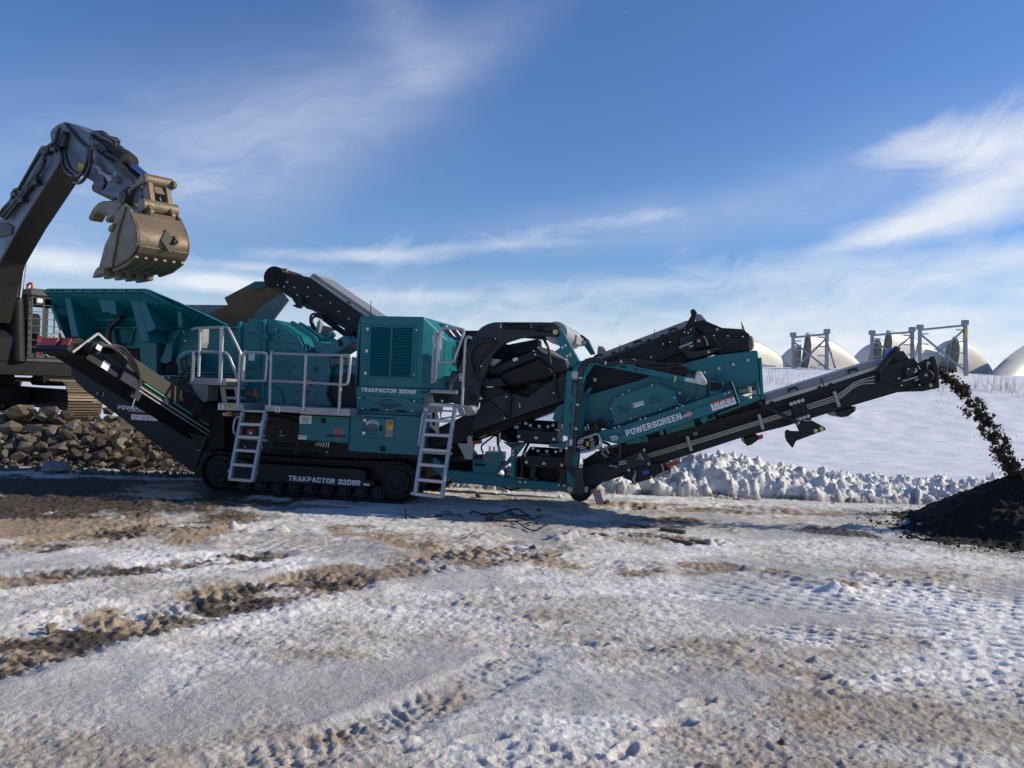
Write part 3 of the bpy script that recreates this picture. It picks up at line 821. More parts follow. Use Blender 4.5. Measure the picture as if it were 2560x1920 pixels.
# ---------------------------------------------------------------- chassis and crawler tracks
chassis = P('chassis', cX, [(176, 905), (179, 940), (192, 957), (217, 980), (497, 1192), (520, 1198), (1050, 1200), (1060, 1105), (880, 1060), (700, 1034), (560, 1000), (470, 942), (300, 925)], 0.32, 2.25, CHAR)
P('side_plate', cX, [(520, 1030), (700, 1040), (760, 1060), (985, 1100), (985, 1160), (720, 1140), (505, 1118), (498, 1080)], 0.27, 0.318, CHAR, chassis)
sl = MB()
def slots(x0, y0, x1, y1, n, hgt, skew, v=0.262):
    for i in range(n):
        f = i / max(1, n - 1)
        x = x0 + (x1 - x0) * f; y = y0 + (y1 - y0) * f
        q = pts_at(cD, [(x, y), (x + 9, y), (x + 9 + skew, y + hgt), (x + skew, y + hgt)], v)
        sl.prism(q, (0, 0.006, 0))
slots(545, 598, 700, 606, 12, 88, -40); slots(1075, 640, 1295, 655, 15, 45, -4); slots(1045, 712, 1280, 726, 15, 40, 8)
slots(1352, 648, 1500, 660, 9, 55, 18); slots(1350, 735, 1590, 752, 14, 45, 18)
sl.build('vent_slot', BLACK, chassis)
bolts(cD, [(405, 262), (580, 478), (478, 608), (255, 730), (770, 692), (955, 700), (1160, 528), (1160, 565), (1190, 572), (1675, 755)], 0.26, 0.016, parent=chassis)
bolts(cN, [(1810, 745), (1920, 750), (1808, 785), (1915, 795)], 0.30, 0.014, parent=chassis)
bolts(cD, [(790, 380), (1035, 430), (1280, 490), (1065, 575), (768, 520)], 0.262, 0.035, BLACK, chassis, name='round_hole', h=0.004)
block_letters('POWERSCREEN', cR, (1303, 190), (1800, 224), 46, 0.318, WHITE, chassis)
lettering('www.powerscreen.com', cR, (1412, 214), (1880, 247), 20, 0.314, WHITE, chassis, bold=0.01)
st = decal(cR, [(1450, 248), (1740, 264), (1740, 322), (1450, 304)], 0.318, WHITE, chassis)
decal(cR, [(1450, 240), (1740, 256), (1740, 264), (1450, 248)], 0.317, RED, chassis, 'red_header')
mb = MB()
for (x, y) in [(1475, 262), (1510, 263), (1585, 268), (1633, 270), (1490, 285), (1580, 288), (1632, 292)]:
    mb.prism(pts_at(cR, [(x, y), (x + 14, y + 1), (x + 12, y + 12), (x - 1, y + 11)], 0.312), (0, 0.002, 0))
mb.build('printed_symbol', INK, st)

u1 = FM.q(546, 1172, 0.0).x; u2 = FM.q(993, 1213, 0.0).x; TR = 0.335


def shoe_mesh(w):
    mb = MB(); mb.box((-0.078, 0, -0.012), (0.078, w, 0.012))
    for x in (-0.055, 0.0, 0.055): mb.box((x - 0.008, 0.0, 0.012), (x + 0.008, w, 0.034))
    return mb


def track(v0, v1, parent, detail=True):
    mb = MB()
    rr = TR - 0.055
    ring = []
    for k in range(13): a = R(90 - 15 * k); ring.append((u2 + rr * math.cos(a), TR + rr * math.sin(a)))
    for k in range(13): a = R(270 - 15 * k); ring.append((u1 + rr * math.cos(a), TR + rr * math.sin(a)))
    inner = [(u1 + (x - u1) * 1.0 if False else x, z) for x, z in ring]
    # chain: an open band
    n = len(ring); va, vb = v0 + 0.12, v1 - 0.12; vs = []; fs = []
    for (x, z) in ring:
        cx = min(max(x, u1), u2); dx_, dz_ = x - cx, z - TR; L = math.hypot(dx_, dz_)
        for (rad, v) in ((rr, va), (rr, vb), (rr - 0.06, vb), (rr - 0.06, va)):
            vs.append((cx + dx_ / L * rad, v, TR + dz_ / L * rad))
    for i in range(n):
        j = (i + 1) % n
        for k in range(4):
            fs.append((i * 4 + k, j * 4 + k, j * 4 + (k + 1) % 4, i * 4 + (k + 1) % 4))
    mb.add(vs, fs)
    tr = mb.build('crawler_track', BLACK, parent)
    per = 2 * (u2 - u1) + 2 * math.pi * (TR - 0.03); ns = int(per / 0.165)
    me = None
    for i in range(ns):
        s = per * i / ns; L = u2 - u1; rad = TR - 0.035; arc = per / 2 - L
        if s < L: x, z, a = u1 + s, TR + rad, 0.0
        elif s < L + arc: t_ = (s - L) / arc * math.pi; x, z, a = u2 + rad * math.sin(t_), TR + rad * math.cos(t_), t_
        elif s < 2 * L + arc: x, z, a = u2 - (s - L - arc), TR - rad, math.pi
        else: t_ = (s - 2 * L - arc) / arc * math.pi; x, z, a = u1 - rad * math.sin(t_), TR - rad * math.cos(t_), math.pi + t_
        if me is None:
            o = shoe_mesh(v1 - v0).build('track_shoe', BLACK, tr); me = o.data
        else:
            o = link(bpy.data.objects.new('track_shoe', me), tr)
        sag = -0.035 * math.sin(math.pi * min(max((x - u1) / L, 0), 1)) if z > TR and a == 0.0 else 0.0
        o.location = (x, v0, z + sag); o.rotation_euler = (0, a, 0)
    for (nm, u, r_) in (('idler_wheel', u1, TR - 0.07), ('drive_wheel', u2, TR - 0.06)):
        w_ = MB(); w_.cyl((u, v0 + 0.04, TR), (u, v1 - 0.06, TR), r_, 28); w_.cyl((u, v0 - 0.01, TR), (u, v0 + 0.05, TR), r_ * 0.72, 28)
        w_.cyl((u, v0 - 0.03, TR), (u, v0, TR), r_ * 0.35, 16)
        w_.build(nm, BLACK, tr, smooth=40, bev=0.01)
    for i in range(9):
        u = u1 + 0.42 + (u2 - u1 - 0.75) * i / 8
        w_ = MB(); w_.cyl((u, v0 + 0.08, 0.14), (u, v1 - 0.08, 0.14), 0.105, 18); w_.cyl((u, v0 + 0.05, 0.14), (u, v0 + 0.09, 0.14), 0.06, 14)
        w_.build('bottom_roller', CHAR, tr, smooth=40)
    return tr


near_tr = track(0.0, 0.5, mach)
fr = MB().prism([(u1 - 0.05, 0.05, 0.20), (u2 - 0.55, 0.05, 0.20), (u2 - 0.55, 0.05, 0.46), (u2 - 0.62, 0.05, 0.50), (u1 + 0.55, 0.05, 0.50), (u1 + 0.35, 0.05, 0.56), (u1 - 0.12, 0.05, 0.55), (u1 - 0.25, 0.05, 0.38)], (0, 0.4, 0)).build('track_frame', CHAR, mach, bev=0.015)
block_letters('TRAKPACTOR 320SR', cD, (1242, 1068), (2040, 1127), 58, 0.048, WHITE, fr)
decal(cD, [(2072, 1098), (2140, 1103), (2140, 1128), (2072, 1123)], 0.048, WHITEP, fr)
far_tr = track(1.95, 2.45, mach)
MB().box((u1 - 0.2, 2.0, 0.2), (u2 - 0.5, 2.4, 0.5)).build('track_frame', CHAR, mach)
MB().box((u1 + 0.3, 0.4, 0.28), (u2 - 0.3, 2.0, 0.62)).build('cross_beam', BLACK, mach)

# ---------------------------------------------------------------- feed hopper
P('hopper_dark_fill', cB, [(700, 735), (1400, 745), (1560, 1045), (800, 1060)], 1.0, 1.3, CHAR)  # added dark filler, closes the hole below the hopper wall
hop = P('hopper_wall', cB, [(432, 200, -0.25), (1415, 200, -0.25), (1738, 335, -0.12), (2232, 522, 0.3), (2232, 548, 0.36), (690, 548, 0.36), (640, 345, 0.02), (510, 340, 0.0), (505, 270, -0.14)], 0, 0.05, TEAL)
P('lower_wall', cB, [(690, 548), (2346, 548), (2346, 1012), (1545, 1012), (1390, 966), (1380, 757), (1165, 752), (1150, 720), (700, 745)], 0.42, 2.2, TEAL, hop)
P('hopper_rim', cB, [(422, 190), (460, 163), (1435, 163), (1412, 203), (430, 207)], -0.32, -0.22, TEAL, hop)
P('hopper_rim', cB, [(1435, 163, -0.32), (1738, 291, -0.2), (2235, 519, 0.22), (2330, 528, 0.30), (2235, 531, 0.25), (1738, 343, -0.18), (1412, 203, -0.32)], 0, 0.1, TEAL, hop)
for q in ([(632, 235), (690, 235), (775, 640), (705, 640)], [(948, 208), (1040, 208), (1085, 400), (1010, 400)], [(1040, 208), (1128, 208), (1150, 420), (1085, 420)],
          [(1268, 208), (1345, 208), (1475, 690), (1388, 690)], [(1345, 208), (1400, 208), (1540, 560), (1450, 600)]):
    P('rib', cB, q, -0.16, 0.36, TEAL, hop)
P('rib', cB, [(1740, 345), (1790, 365), (1800, 545), (1765, 545)], 0.02, 0.36, TEAL, hop)
P('post', cB, [(1012, 372), (1098, 372), (1152, 755), (1080, 705), (1060, 560)], 0.30, 0.41, TEAL, hop)
P('post', cB, [(1380, 690), (1478, 690), (1450, 590), (1545, 560), (1545, 1014), (1385, 968)], 0.24, 0.41, TEAL, hop)
P('post', cB, [(690, 548), (780, 548), (790, 760), (725, 760)], 0.28, 0.41, TEAL, hop)
P('top_rail', cB, [(690, 538), (2346, 534), (2346, 556), (690, 560)], 0.30, 0.40, TEAL, hop)
P('wall_rail', cB, [(700, 320), (1500, 316), (1510, 345), (705, 350)], 0.04, 0.12, TEAL, hop)
P('wall_rail', cB, [(860, 455), (1975, 450), (1975, 480), (862, 485)], 0.22, 0.3, TEAL, hop)
P('access_plate', cB, [(1148, 552), (1325, 552), (1300, 690), (1270, 728), (1200, 728), (1175, 690)], 0.385, 0.415, TEAL, hop)
P('access_plate', cB, [(1555, 552), (1680, 552), (1660, 665), (1545, 668)], 0.385, 0.415, TEAL, hop)
P('gusset', cB, [(1680, 590), (1745, 560), (1700, 760), (1690, 880), (1640, 908), (1565, 885), (1620, 790)], 0.30, 0.41, TEAL, hop)
P('rubber_curtain', cB, [(1185, 757), (1378, 760), (1378, 940), (1185, 860)], 0.50, 0.56, RUBBER, hop)
P('rubber_curtain', cB, [(1550, 905), (1640, 910), (1640, 1010), (1550, 1008)], 0.40, 0.46, RUBBER, hop)
P('rubber_curtain', cB, [(1660, 905), (1745, 900), (1745, 1010), (1660, 1010)], 0.40, 0.46, RUBBER, hop)
P('base_rail', cB, [(1500, 1014), (2346, 1018), (2346, 1044), (1500, 1036)], 0.24, 0.42, TEAL, hop)
mo = MB().cyl(FM.q(*cB(1850, 880), 0.05), FM.q(*cB(1850, 880), 0.42), 0.17, 24).build('feeder_motor', TEAL, hop, smooth=40, bev=0.01)
T('hose', cB, [[(1850, 830), (1890, 860), (1895, 920), (1860, 960), (1850, 1050), (1800, 1090)], [(1840, 835), (1790, 880), (1800, 930), (1810, 990), (1770, 1080), (1850, 1130), (1900, 1150)],
                [(1830, 850), (1840, 960), (1760, 1060), (1780, 1150), (1880, 1200)]], 0.0, 0.016, HOSE, hop)
T('thick_hose', cB, [[(1200, 440), (1150, 490), (1090, 545), (1065, 620), (1080, 720)]], 0.12, 0.05, HOSE, hop, n=10)
bolts(cB, [(520, 183), (570, 183), (620, 183), (730, 183), (820, 183), (925, 183), (1030, 183), (1130, 183), (1245, 183), (1370, 183), (1730, 300)], -0.322, 0.016, BLACK, hop)
bolts(cB, [(1535, 1030), (1620, 1035), (1690, 1028), (1670, 1046), (1100, 385), (860, 522), (1470, 580), (1820, 590), (1830, 680)], 0.26, 0.018, parent=hop)
bolts(cB, [(1045, 440), (1078, 442), (1205, 712), (1240, 714)], 0.295, 0.03, BLACK, hop, name='round_hole', h=0.006)
# far wall: its scoured inner side shows above the near rim
fw = P('far_wall', cC, [(-560, 500), (530, 508), (640, 690), (640, 1000), (-560, 1000)], 2.62, 2.68, WORNBLUE)
dfl = P('deflector_plate', cC, [(330, 595), (535, 506), (498, 432), (820, 262), (962, 262), (1000, 285), (1165, 455), (1010, 660), (1000, 700), (560, 720)], 2.30, 2.36, RUST, fw)
P('scoured_edge', cC, [(790, 660), (815, 590), (870, 530), (960, 468), (1080, 400), (1120, 395), (1165, 458), (1010, 662)], 2.26, 2.296, WORNBLUE, fw)
P('top_lip', cC, [(715, 325), (820, 262), (962, 262), (965, 300), (900, 335), (800, 355)], 2.27, 2.297, TEAL, fw)
ul = FM.q(*cB(500, 270), -0.14).x
MB().prism([(ul + 0.25, 0.0, 2.2), (ul + 0.25, 2.6, 2.2), (ul - 0.05, 2.6, 2.95), (ul - 0.05, -0.1, 2.95)], (0.05, 0, 0)).build('end_wall', TEAL, fw)

# ---------------------------------------------------------------- impact crusher
imp = P('crusher_body', cC, [(640, 684), (660, 690), (905, 694), (918, 652), (1037, 662), (1268, 832), (1352, 990), (1500, 1012), (1600, 1040), (1610, 1180), (1535, 1590), (690, 1595), (640, 1300)], 0.42, 2.1, TEAL, bev=0.015)
P('corner_post', cC, [(636, 680), (665, 680), (668, 1560), (625, 1560)], 0.34, 0.46, TEAL, imp)
P('flange', cC, [(905, 690), (922, 648), (930, 900), (905, 1560), (880, 1560), (890, 900)], 0.36, 0.44, TEAL, imp)
for q in ([(660, 880), (1292, 894), (1296, 906), (660, 892)], [(905, 1104), (1372, 1114), (1372, 1124), (905, 1114)], [(720, 1138), (880, 1140), (880, 1150), (720, 1148)], [(1150, 1268), (1330, 1274), (1330, 1284), (1150, 1278)],
          [(1150, 1380), (1330, 1386), (1330, 1396), (1150, 1390)]):
    P('seam_bar', cC, q, 0.395, 0.43, TEAL, imp, bev=0)
P('lid_plate', cC, [(745, 676), (760, 645), (905, 664), (900, 690), (870, 706), (760, 700)], 0.5, 1.9, TEAL, imp)
P('door_frame', cC, [(670, 700), (895, 704), (880, 1130), (722, 1130), (668, 1000)], 0.40, 0.425, TEAL, imp)
P('latch', cC, [(990, 740), (1040, 738), (1046, 795), (985, 800)], 0.37, 0.43, TEAL, imp)
P('latch', cC, [(885, 805), (945, 800), (960, 870), (880, 870)], 0.33, 0.43, TEAL, imp)
P('latch', cC, [(1395, 1148), (1440, 1150), (1440, 1195), (1390, 1195)], 0.36, 0.43, TEAL, imp)
for q in ([(1180, 690), (1200, 670), (1222, 680), (1440, 830), (1490, 930), (1440, 945), (1395, 850), (1185, 715)],):
    P('lifting_arm', cC, q, 0.50, 0.56, TEAL, imp)
P('lifting_arm', cC, [(1262, 700), (1285, 684), (1305, 694), (1500, 830), (1530, 870), (1500, 900), (1460, 850), (1270, 725)], 1.0, 1.06, TEAL, imp)
P('yoke', cC, [(1430, 880), (1500, 880), (1570, 925), (1740, 822), (1790, 830), (1838, 905), (1650, 1022), (1520, 1020), (1440, 990)], 0.46, 1.0, TEAL, imp, bev=0.015)
P('yoke_window', cC, [(1678, 875), (1725, 868), (1732, 935), (1690, 945)], 0.452, 0.47, BLACK, imp)
mb = MB(); a, b = FM.q(*cC(1520, 885), 0.7), FM.q(*cC(1645, 808), 0.7); mb.cyl(a, b, 0.045, 12)
mb.build('hydraulic_ram', TEAL, imp, smooth=40)
P('rotor_housing', cC, [(1352, 1000), (1600, 1080), (1700, 1180), (1800, 1330), (1845, 1480), (1700, 1565), (1530, 1592), (1350, 1592)], 0.55, 2.0, TEAL, imp, bev=0.02)
mb = MB(); c_ = FM.q(*cC(1750, 1400), 0.5); mb.cyl(c_, c_ + Vector((0, 0.2, 0)), 0.30, 26); mb.build('drive_pulley', CHAR, imp, smooth=40)
P('bearing_guard', cC, [(1455, 1410), (1545, 1412), (1612, 1560), (1450, 1560)], 0.40, 0.56, TEAL, imp)
P('bearing_guard', cC, [(1340, 1230), (1400, 1220), (1500, 1240), (1500, 1400), (1340, 1390)], 0.44, 0.56, TEAL, imp)
mb = MB(); c_ = FM.q(*cC(970, 1500), 0.38); mb.cyl(c_, c_ + Vector((0, 0.1, 0)), 0.24, 26); mb.build('round_cover', TEAL, imp, smooth=40)
P('inspection_hatch', cC, [(905, 1425), (1130, 1428), (1130, 1560), (905, 1560)], 0.415, 0.43, TEAL, imp)
decal(cC, [(752, 1016), (816, 1018), (814, 1086), (750, 1083)], 0.398, WHITEP, imp)
decal(cC, [(968, 1042), (990, 1042), (990, 1105), (968, 1104)], 0.418, WHITEP, imp)
mb = MB()
for q in ([(695, 1422), (810, 1420), (810, 1434), (700, 1432)], [(808, 1390), (835, 1392), (848, 1432), (845, 1470), (820, 1470), (808, 1440)]): mb.prism(pts_at(cC, q, 0.36), (0, 0.03, 0))
mb.build('orange_lever', ORANGE, imp)
mb = MB()
for q in ([(1370, 1275), (1420, 1292), (1400, 1310), (1360, 1345), (1345, 1340)], [(1325, 1390), (1345, 1385), (1320, 1450), (1300, 1440)]): mb.prism(pts_at(cC, q, 0.34), (0, 0.03, 0))
mb.build('orange_lever', ORANGE, imp)
bolts(cC, [(738, 718), (775, 800), (818, 802), (1050, 848), (1215, 985), (1180, 995), (1030, 985), (1080, 990), (770, 980), (1060, 1140), (1215, 1142), (760, 1165), (798, 1165), (1170, 1200), (1240, 1410), (1410, 1165)], 0.395, 0.02, TEAL, imp)
T('hand_rail', cC, [[(835, 735), (840, 752), (905, 758)], [(1360, 925), (1345, 945), (1355, 985), (1390, 970), (1385, 950)]], 0.38, 0.010, TEAL, imp, curve=0)

# ---------------------------------------------------------------- return conveyor over the hopper
rc = P('return_conveyor', cC, [(958, 215), (985, 165), (1020, 150), (1085, 150), (1110, 165), (1390, 222), (1930, 612), (1930, 800), (1890, 900), (1860, 850), (1700, 720), (1580, 620), (1400, 560), (1350, 545), (1240, 440), (1150, 400), (1060, 330), (985, 300), (960, 265)], 1.55, 2.35, CHAR, bev=0.01)
P('conveyor_cover', cC, [(1385, 222), (1412, 186), (1440, 190), (2120, 650), (2120, 740), (1930, 612)], 1.52, 2.3, GREYCOV, rc)
P('cover_edge', cC, [(1383, 216), (1402, 208), (2040, 640), (2010, 640)], 1.50, 1.52, SILVER, rc, bev=0)
P('cover_cap', cC, [(1412, 186), (1440, 182), (1470, 200), (1450, 212)], 1.515, 2.28, SILVER, rc)
mb = MB(); c_ = FM.q(*cC(1015, 222), 1.53); mb.cyl(c_, c_ + Vector((0, 0.86, 0)), 0.20, 26); hd = mb.build('head_drum', RUBBER, rc, smooth=40)
mb = MB(); c_ = FM.q(*cC(1015, 222), 1.51); mb.cyl(c_, c_ + Vector((0, 0.03, 0)), 0.13, 20); mb.cyl(c_ - Vector((0, 0.03, 0)), c_ + Vector((0, 0.03, 0)), 0.04, 10); mb.build('drum_bearing', BLACK, rc, smooth=40)
P('stiffener', cC, [(1060, 320), (1240, 430), (1330, 480), (1900, 790), (1900, 840), (1300, 500), (1040, 345)], 1.5, 1.56, CHAR2, rc)
P('bracket', cC, [(1205, 450), (1260, 420), (1330, 470), (1260, 540), (1200, 515), (1240, 500)], 1.45, 1.6, CHAR, rc)
P('bracket', cC, [(1750, 750), (1840, 790), (1810, 830), (1735, 800)], 1.4, 1.6, CHAR, rc)
mb = MB(); mb.cyl(FM.q(*cC(1500, 620), 1.45), FM.q(*cC(1880, 900), 1.45), 0.05, 10); mb.build('lift_cylinder', BLACK, rc, smooth=40)
T('hose', cC, [[(1440, 770), (1395, 690), (1400, 620), (1440, 600), (1500, 620)], [(1455, 770), (1415, 690), (1420, 640), (1460, 625), (1520, 650)]], 1.3, 0.022, HOSE, rc)
P('ram_mount', cC, [(1460, 690), (1490, 650), (1500, 690), (1480, 800), (1450, 790)], 1.2, 1.3, GALVD, rc)
P('ram_mount', cC, [(1490, 712), (1640, 750), (1640, 770), (1610, 770), (1560, 840), (1500, 800)], 1.6, 1.7, GALVD, rc)
mb = MB(); mb.cyl(FM.q(*cC(1115, 152), 1.7), FM.q(*cC(1150, 152), 1.7), 0.04, 8); mb.build('mud_lump', RUST, rc)
bolts(cC, [(1060, 300), (1125, 322), (1155, 272), (1230, 328), (1260, 405), (1290, 440), (1368, 420), (1500, 412), (1375, 325), (1605, 485), (1690, 577), (1795, 650)], 1.49, 0.018, parent=rc)
P('cover_handle', cC, [(1770, 462), (1815, 490), (1810, 502), (1768, 476)], 1.49, 1.52, BLACK, rc)

# ---------------------------------------------------------------- engine module
uL = FM.q(*cE(215, 252), 0.0).x; uC = FM.q(*cE(985, 600), 0.0).x; zT = FM.q(*cE(600, 254), 0.0).z; zB = FM.q(*cE(600, 1150), 0.0).z; vb = 2.25
ch = 0.30
mb = MB()
F_ = [(uL, 0, zB), (uC, 0, zB), (uC, 0, zT), (uL, 0, zT)]
vs = [(uL, 0, zB), (uC, 0, zB), (uC + ch, ch, zB), (uC + ch, vb, zB), (uL, vb, zB),
      (uL, 0, zT), (uC, 0, zT), (uC + ch, ch, zT - 0.33), (uC + ch, vb, zT - 0.33), (uC, vb, zT), (uL, vb, zT)]
fs = [(0, 1, 6, 5), (1, 2, 7, 6), (2, 3, 8, 7), (6, 7, 8, 9), (5, 6, 9, 10), (3, 4, 10, 9, 8), (4, 0, 5, 10), (4, 3, 2, 1, 0)]
eng = mb.add(vs, fs).build('engine_housing', TEAL, mach, bev=0.012)
P('left_cheek', cE, [(205, 256), (222, 252), (150, 1130), (140, 1128), (170, 420)], 0.02, 1.2, TEAL, eng)
dr = P('louvre_door', cE, [(308, 367), (930, 378), (905, 1042), (268, 1021)], -0.014, 0.01, TEAL, eng, bev=0.004)
P('louvre_recess', cE, [(342, 388), (872, 398), (842, 1024), (314, 1004)], -0.0165, -0.0145, BLACK, eng, bev=0)
mbf = MB()
for q in ([(326, 376), (886, 386), (885, 400), (326, 390)], [(300, 1002), (855, 1022), (854, 1036), (300, 1014)], [(326, 376), (346, 376), (318, 1012), (298, 1010)], [(868, 388), (888, 388), (858, 1032), (838, 1030)]):
    mbf.prism(pts_at(cE, q, -0.040), (0, 0.026, 0))
mbf.build('louvre_frame', TEAL, dr)
P('centre_post', cE, [(588, 384), (612, 384), (584, 1018), (560, 1016)], -0.045, -0.016, TEAL, dr)
# louvre slats: one mesh, tilted blades
a0, a1 = FM.q(*cE(338, 396), -0.03), FM.q(*cE(588, 402), -0.03)
b0, b1 = FM.q(*cE(614, 404), -0.03), FM.q(*cE(866, 410), -0.03)
e0, e1 = FM.q(*cE(312, 1000), -0.03), FM.q(*cE(560, 1010), -0.03)
g0, g1 = FM.q(*cE(586, 1010), -0.03), FM.q(*cE(838, 1018), -0.03)
def slat(p, q):
    s = MB(); d = Vector((0, 0.028, 0.030)); n_ = Vector((0, -0.004, 0.004))
    s.prism([p - d * 0.5, q - d * 0.5, q + d * 0.5, p + d * 0.5], n_)
    return s
for (A, B, C, D) in ((a0, a1, e0, e1), (b0, b1, g0, g1)):
    for i in range(18):
        f = (i + 0.5) / 18
        slat(A.lerp(C, f), B.lerp(D, f)).build('louvre_slat', TEAL, dr)
mb = MB()
for (x, y) in [(297, 415), (285, 690), (270, 968)]: mb.prism(pts_at(cE, [(x - 14, y - 18), (x + 14, y - 18), (x + 12, y + 20), (x - 16, y + 18)], -0.03), (0, 0.03, 0))
mb.build('hinge', BOLT, dr)
bolts(cE, [(913, 427), (883, 988)], -0.016, 0.018, parent=dr)
P('seam', cE, [(150, 1128), (1082, 1164), (1082, 1168), (150, 1132)], -0.003, 0.0, BLACK, eng, bev=0)
low = P('lower_panel', cE, [(150, 1133), (1060, 1168), (1080, 1176), (990, 1338), (975, 1352), (950, 1482), (160, 1436), (150, 1290)], 0.0, 1.2, TEAL)
block_letters('TRAKPACTOR 320SR', cE, (213, 1199), (904, 1233), 50, -0.004, WHITE, low)
mb = MB()
for q in ([(275, 1247), (820, 1275), (822, 1281), (275, 1253)], [(820, 1278), (832, 1280), (832, 1296), (820, 1294)], [(832, 1292), (914, 1306), (914, 1312), (832, 1298)], [(908, 1308), (916, 1308), (914, 1338), (907, 1338)], [(910, 1333), (990, 1338), (990, 1343), (910, 1338)]):
    mb.prism(pts_at(cE, q, -0.004), (0, 0.004, 0))
for (x0, x1, y) in [(495, 600, 1292), (448, 640, 1306), (400, 690, 1326), (350, 720, 1346), (450, 740, 1360), (440, 700, 1374), (450, 660, 1388), (495, 600, 1404)]:
    mb.prism(pts_at(cE, [(x0, y), (x1, y + (x1 - x0) * .05), (x1, y + (x1 - x0) * .05 + 6), (x0, y + 6)], -0.004), (0, 0.004, 0))
mb.build('vent_slot', BLACK, low)
bolts(cE, [(200, 1280), (888, 1315), (236, 1413), (545, 1430), (858, 1447)], -0.002, 0.018, parent=low)
bolts(cE, [(985, 1204), (1030, 1208), (980, 1298)], -0.002, 0.02, BLACK, low)
mb = MB()
for (x, y) in [(245, 1278), (842, 1308)]: mb.prism(pts_at(cE, [(x - 12, y - 12), (x + 12, y - 12), (x + 12, y + 12), (x - 12, y + 12)], -0.012), (0, 0.012, 0))
for (x, y) in [(383, 1423), (708, 1442)]: mb.prism(pts_at(cE, [(x - 56, y - 10), (x + 56, y - 4), (x + 50, y + 18), (x - 50, y + 12)], -0.03), (0, 0.03, 0))
mb.build('grab_handle', BLACK, low)
# right side of the module: grille slots on slope and side, warning stickers
mb = MB(); uu = uC + ch
for i in range(22):
    v = 0.62 + i * 0.068
    mb.box((uu - 0.002, v, zT - 0.72), (uu + 0.006, v + 0.030, zT - 0.40))
for i in range(22):
    v = 0.62 + i * 0.068
    mb.prism([(uC + 0.06, v, zT - 0.055), (uC + 0.06, v + 0.03, zT - 0.055), (uu - 0.05, v + 0.03, zT - 0.265), (uu - 0.05, v, zT - 0.265)], (0.006, 0, 0.006))
mb.build('grille_slot', BLACK, eng)
for v in (0.90, 1.42):
    st = MB().box((uu + 0.004, v, zT - 0.74), (uu + 0.009, v + 0.10, zT - 0.38)).build('warning_sticker', WHITE, eng)
    MB().box((uu + 0.008, v, zT - 0.60), (uu + 0.011, v + 0.10, zT - 0.57)).build('red_header', RED, st)
    MB().box((uu + 0.008, v, zT - 0.42), (uu + 0.011, v + 0.10, zT - 0.38)).build('red_header', RED, st)
    MB().prism([(uC + 0.08, v, zT - 0.07), (uC + 0.08, v + 0.10, zT - 0.07), (uu - 0.05, v + 0.10, zT - 0.262), (uu - 0.05, v, zT - 0.262)], (0.008, 0, 0.008)).build('warning_sticker', WHITE, eng)
MB().box((uu + 0.002, 0.5, zT - 0.80), (uu + 0.012, 2.2, zT - 0.76)).build('side_ledge', TEAL, eng)
MB().box((uu + 0.002, 0.42, zB - 0.02), (uu + 0.02, 2.2, zT - 0.98)).build('side_recess', TEAL, eng)
mb = MB(); p = FM.q(*cE(333, 250), 0.6); mb.cyl((p.x, 0.6, zT), (p.x, 0.6, zT + 0.30), 0.006, 6); mb.build('aerial', BLACK, eng)

# ---------------------------------------------------------------- cabinets under the platforms
cab1 = P('tool_cabinet', cD, [(1368, 345), (1918, 366), (1900, 658), (1350, 615)], -0.10, 0.6, TEAL)
P('cabinet_latch', cD, [(1603, 376), (1652, 380), (1650, 434), (1600, 432)], -0.115, -0.09, BLACK, cab1)
st = decal(cD, [(1368, 347), (1500, 352), (1496, 443), (1365, 436)], -0.10, WHITE, cab1)
for i, s in enumerate(['PAINT DOES NOT', 'FADE UNLESS', 'RE-COATED', 'REGULARLY']):
    if i == 0: lettering('DOES NOT LIFT', cD, (1392, 375), (1478, 378), 11, -0.104, INK, st, bold=0.02)
    elif i == 1: lettering('IF UNDER WHEEL', cD, (1385, 392), (1484, 396), 11, -0.104, INK, st, bold=0.02)
    elif i == 2: lettering('CONTROL', cD, (1406, 410), (1460, 412), 11, -0.104, INK, st, bold=0.02)
    else: lettering('EQUIPMENT', cD, (1394, 428), (1472, 431), 11, -0.104, INK, st, bold=0.02)
st = decal(cD, [(1352, 566), (1446, 571), (1444, 614), (1350, 609)], -0.10, WHITE, cab1)
decal(cD, [(1358, 574), (1372, 575), (1371, 590), (1357, 589)], -0.103, RED, st, 'red_emblem')
lettering('POWERSCREEN', cD, (1376, 588), (1440, 592), 8, -0.104, INK, st, bold=0.01)


def sun_logo(cr, cx, cy, r, v, parent, band=(0, 0, 0, 0)):
    mb = MB(); n = 13
    for i in range(n):
        x = cx - r + 2 * r * (i + 0.5) / n; w_ = r / n * 0.62
        hh = math.sqrt(max(0, r * r - (x - cx) ** 2))
        if hh > 1: mb.prism(pts_at(cr, [(x - w_, cy - hh), (x + w_, cy - hh), (x + w_, cy + hh), (x - w_, cy + hh)], v), (0, 0.001, 0))
    return mb.build('sun_emblem', LOGORED, parent)


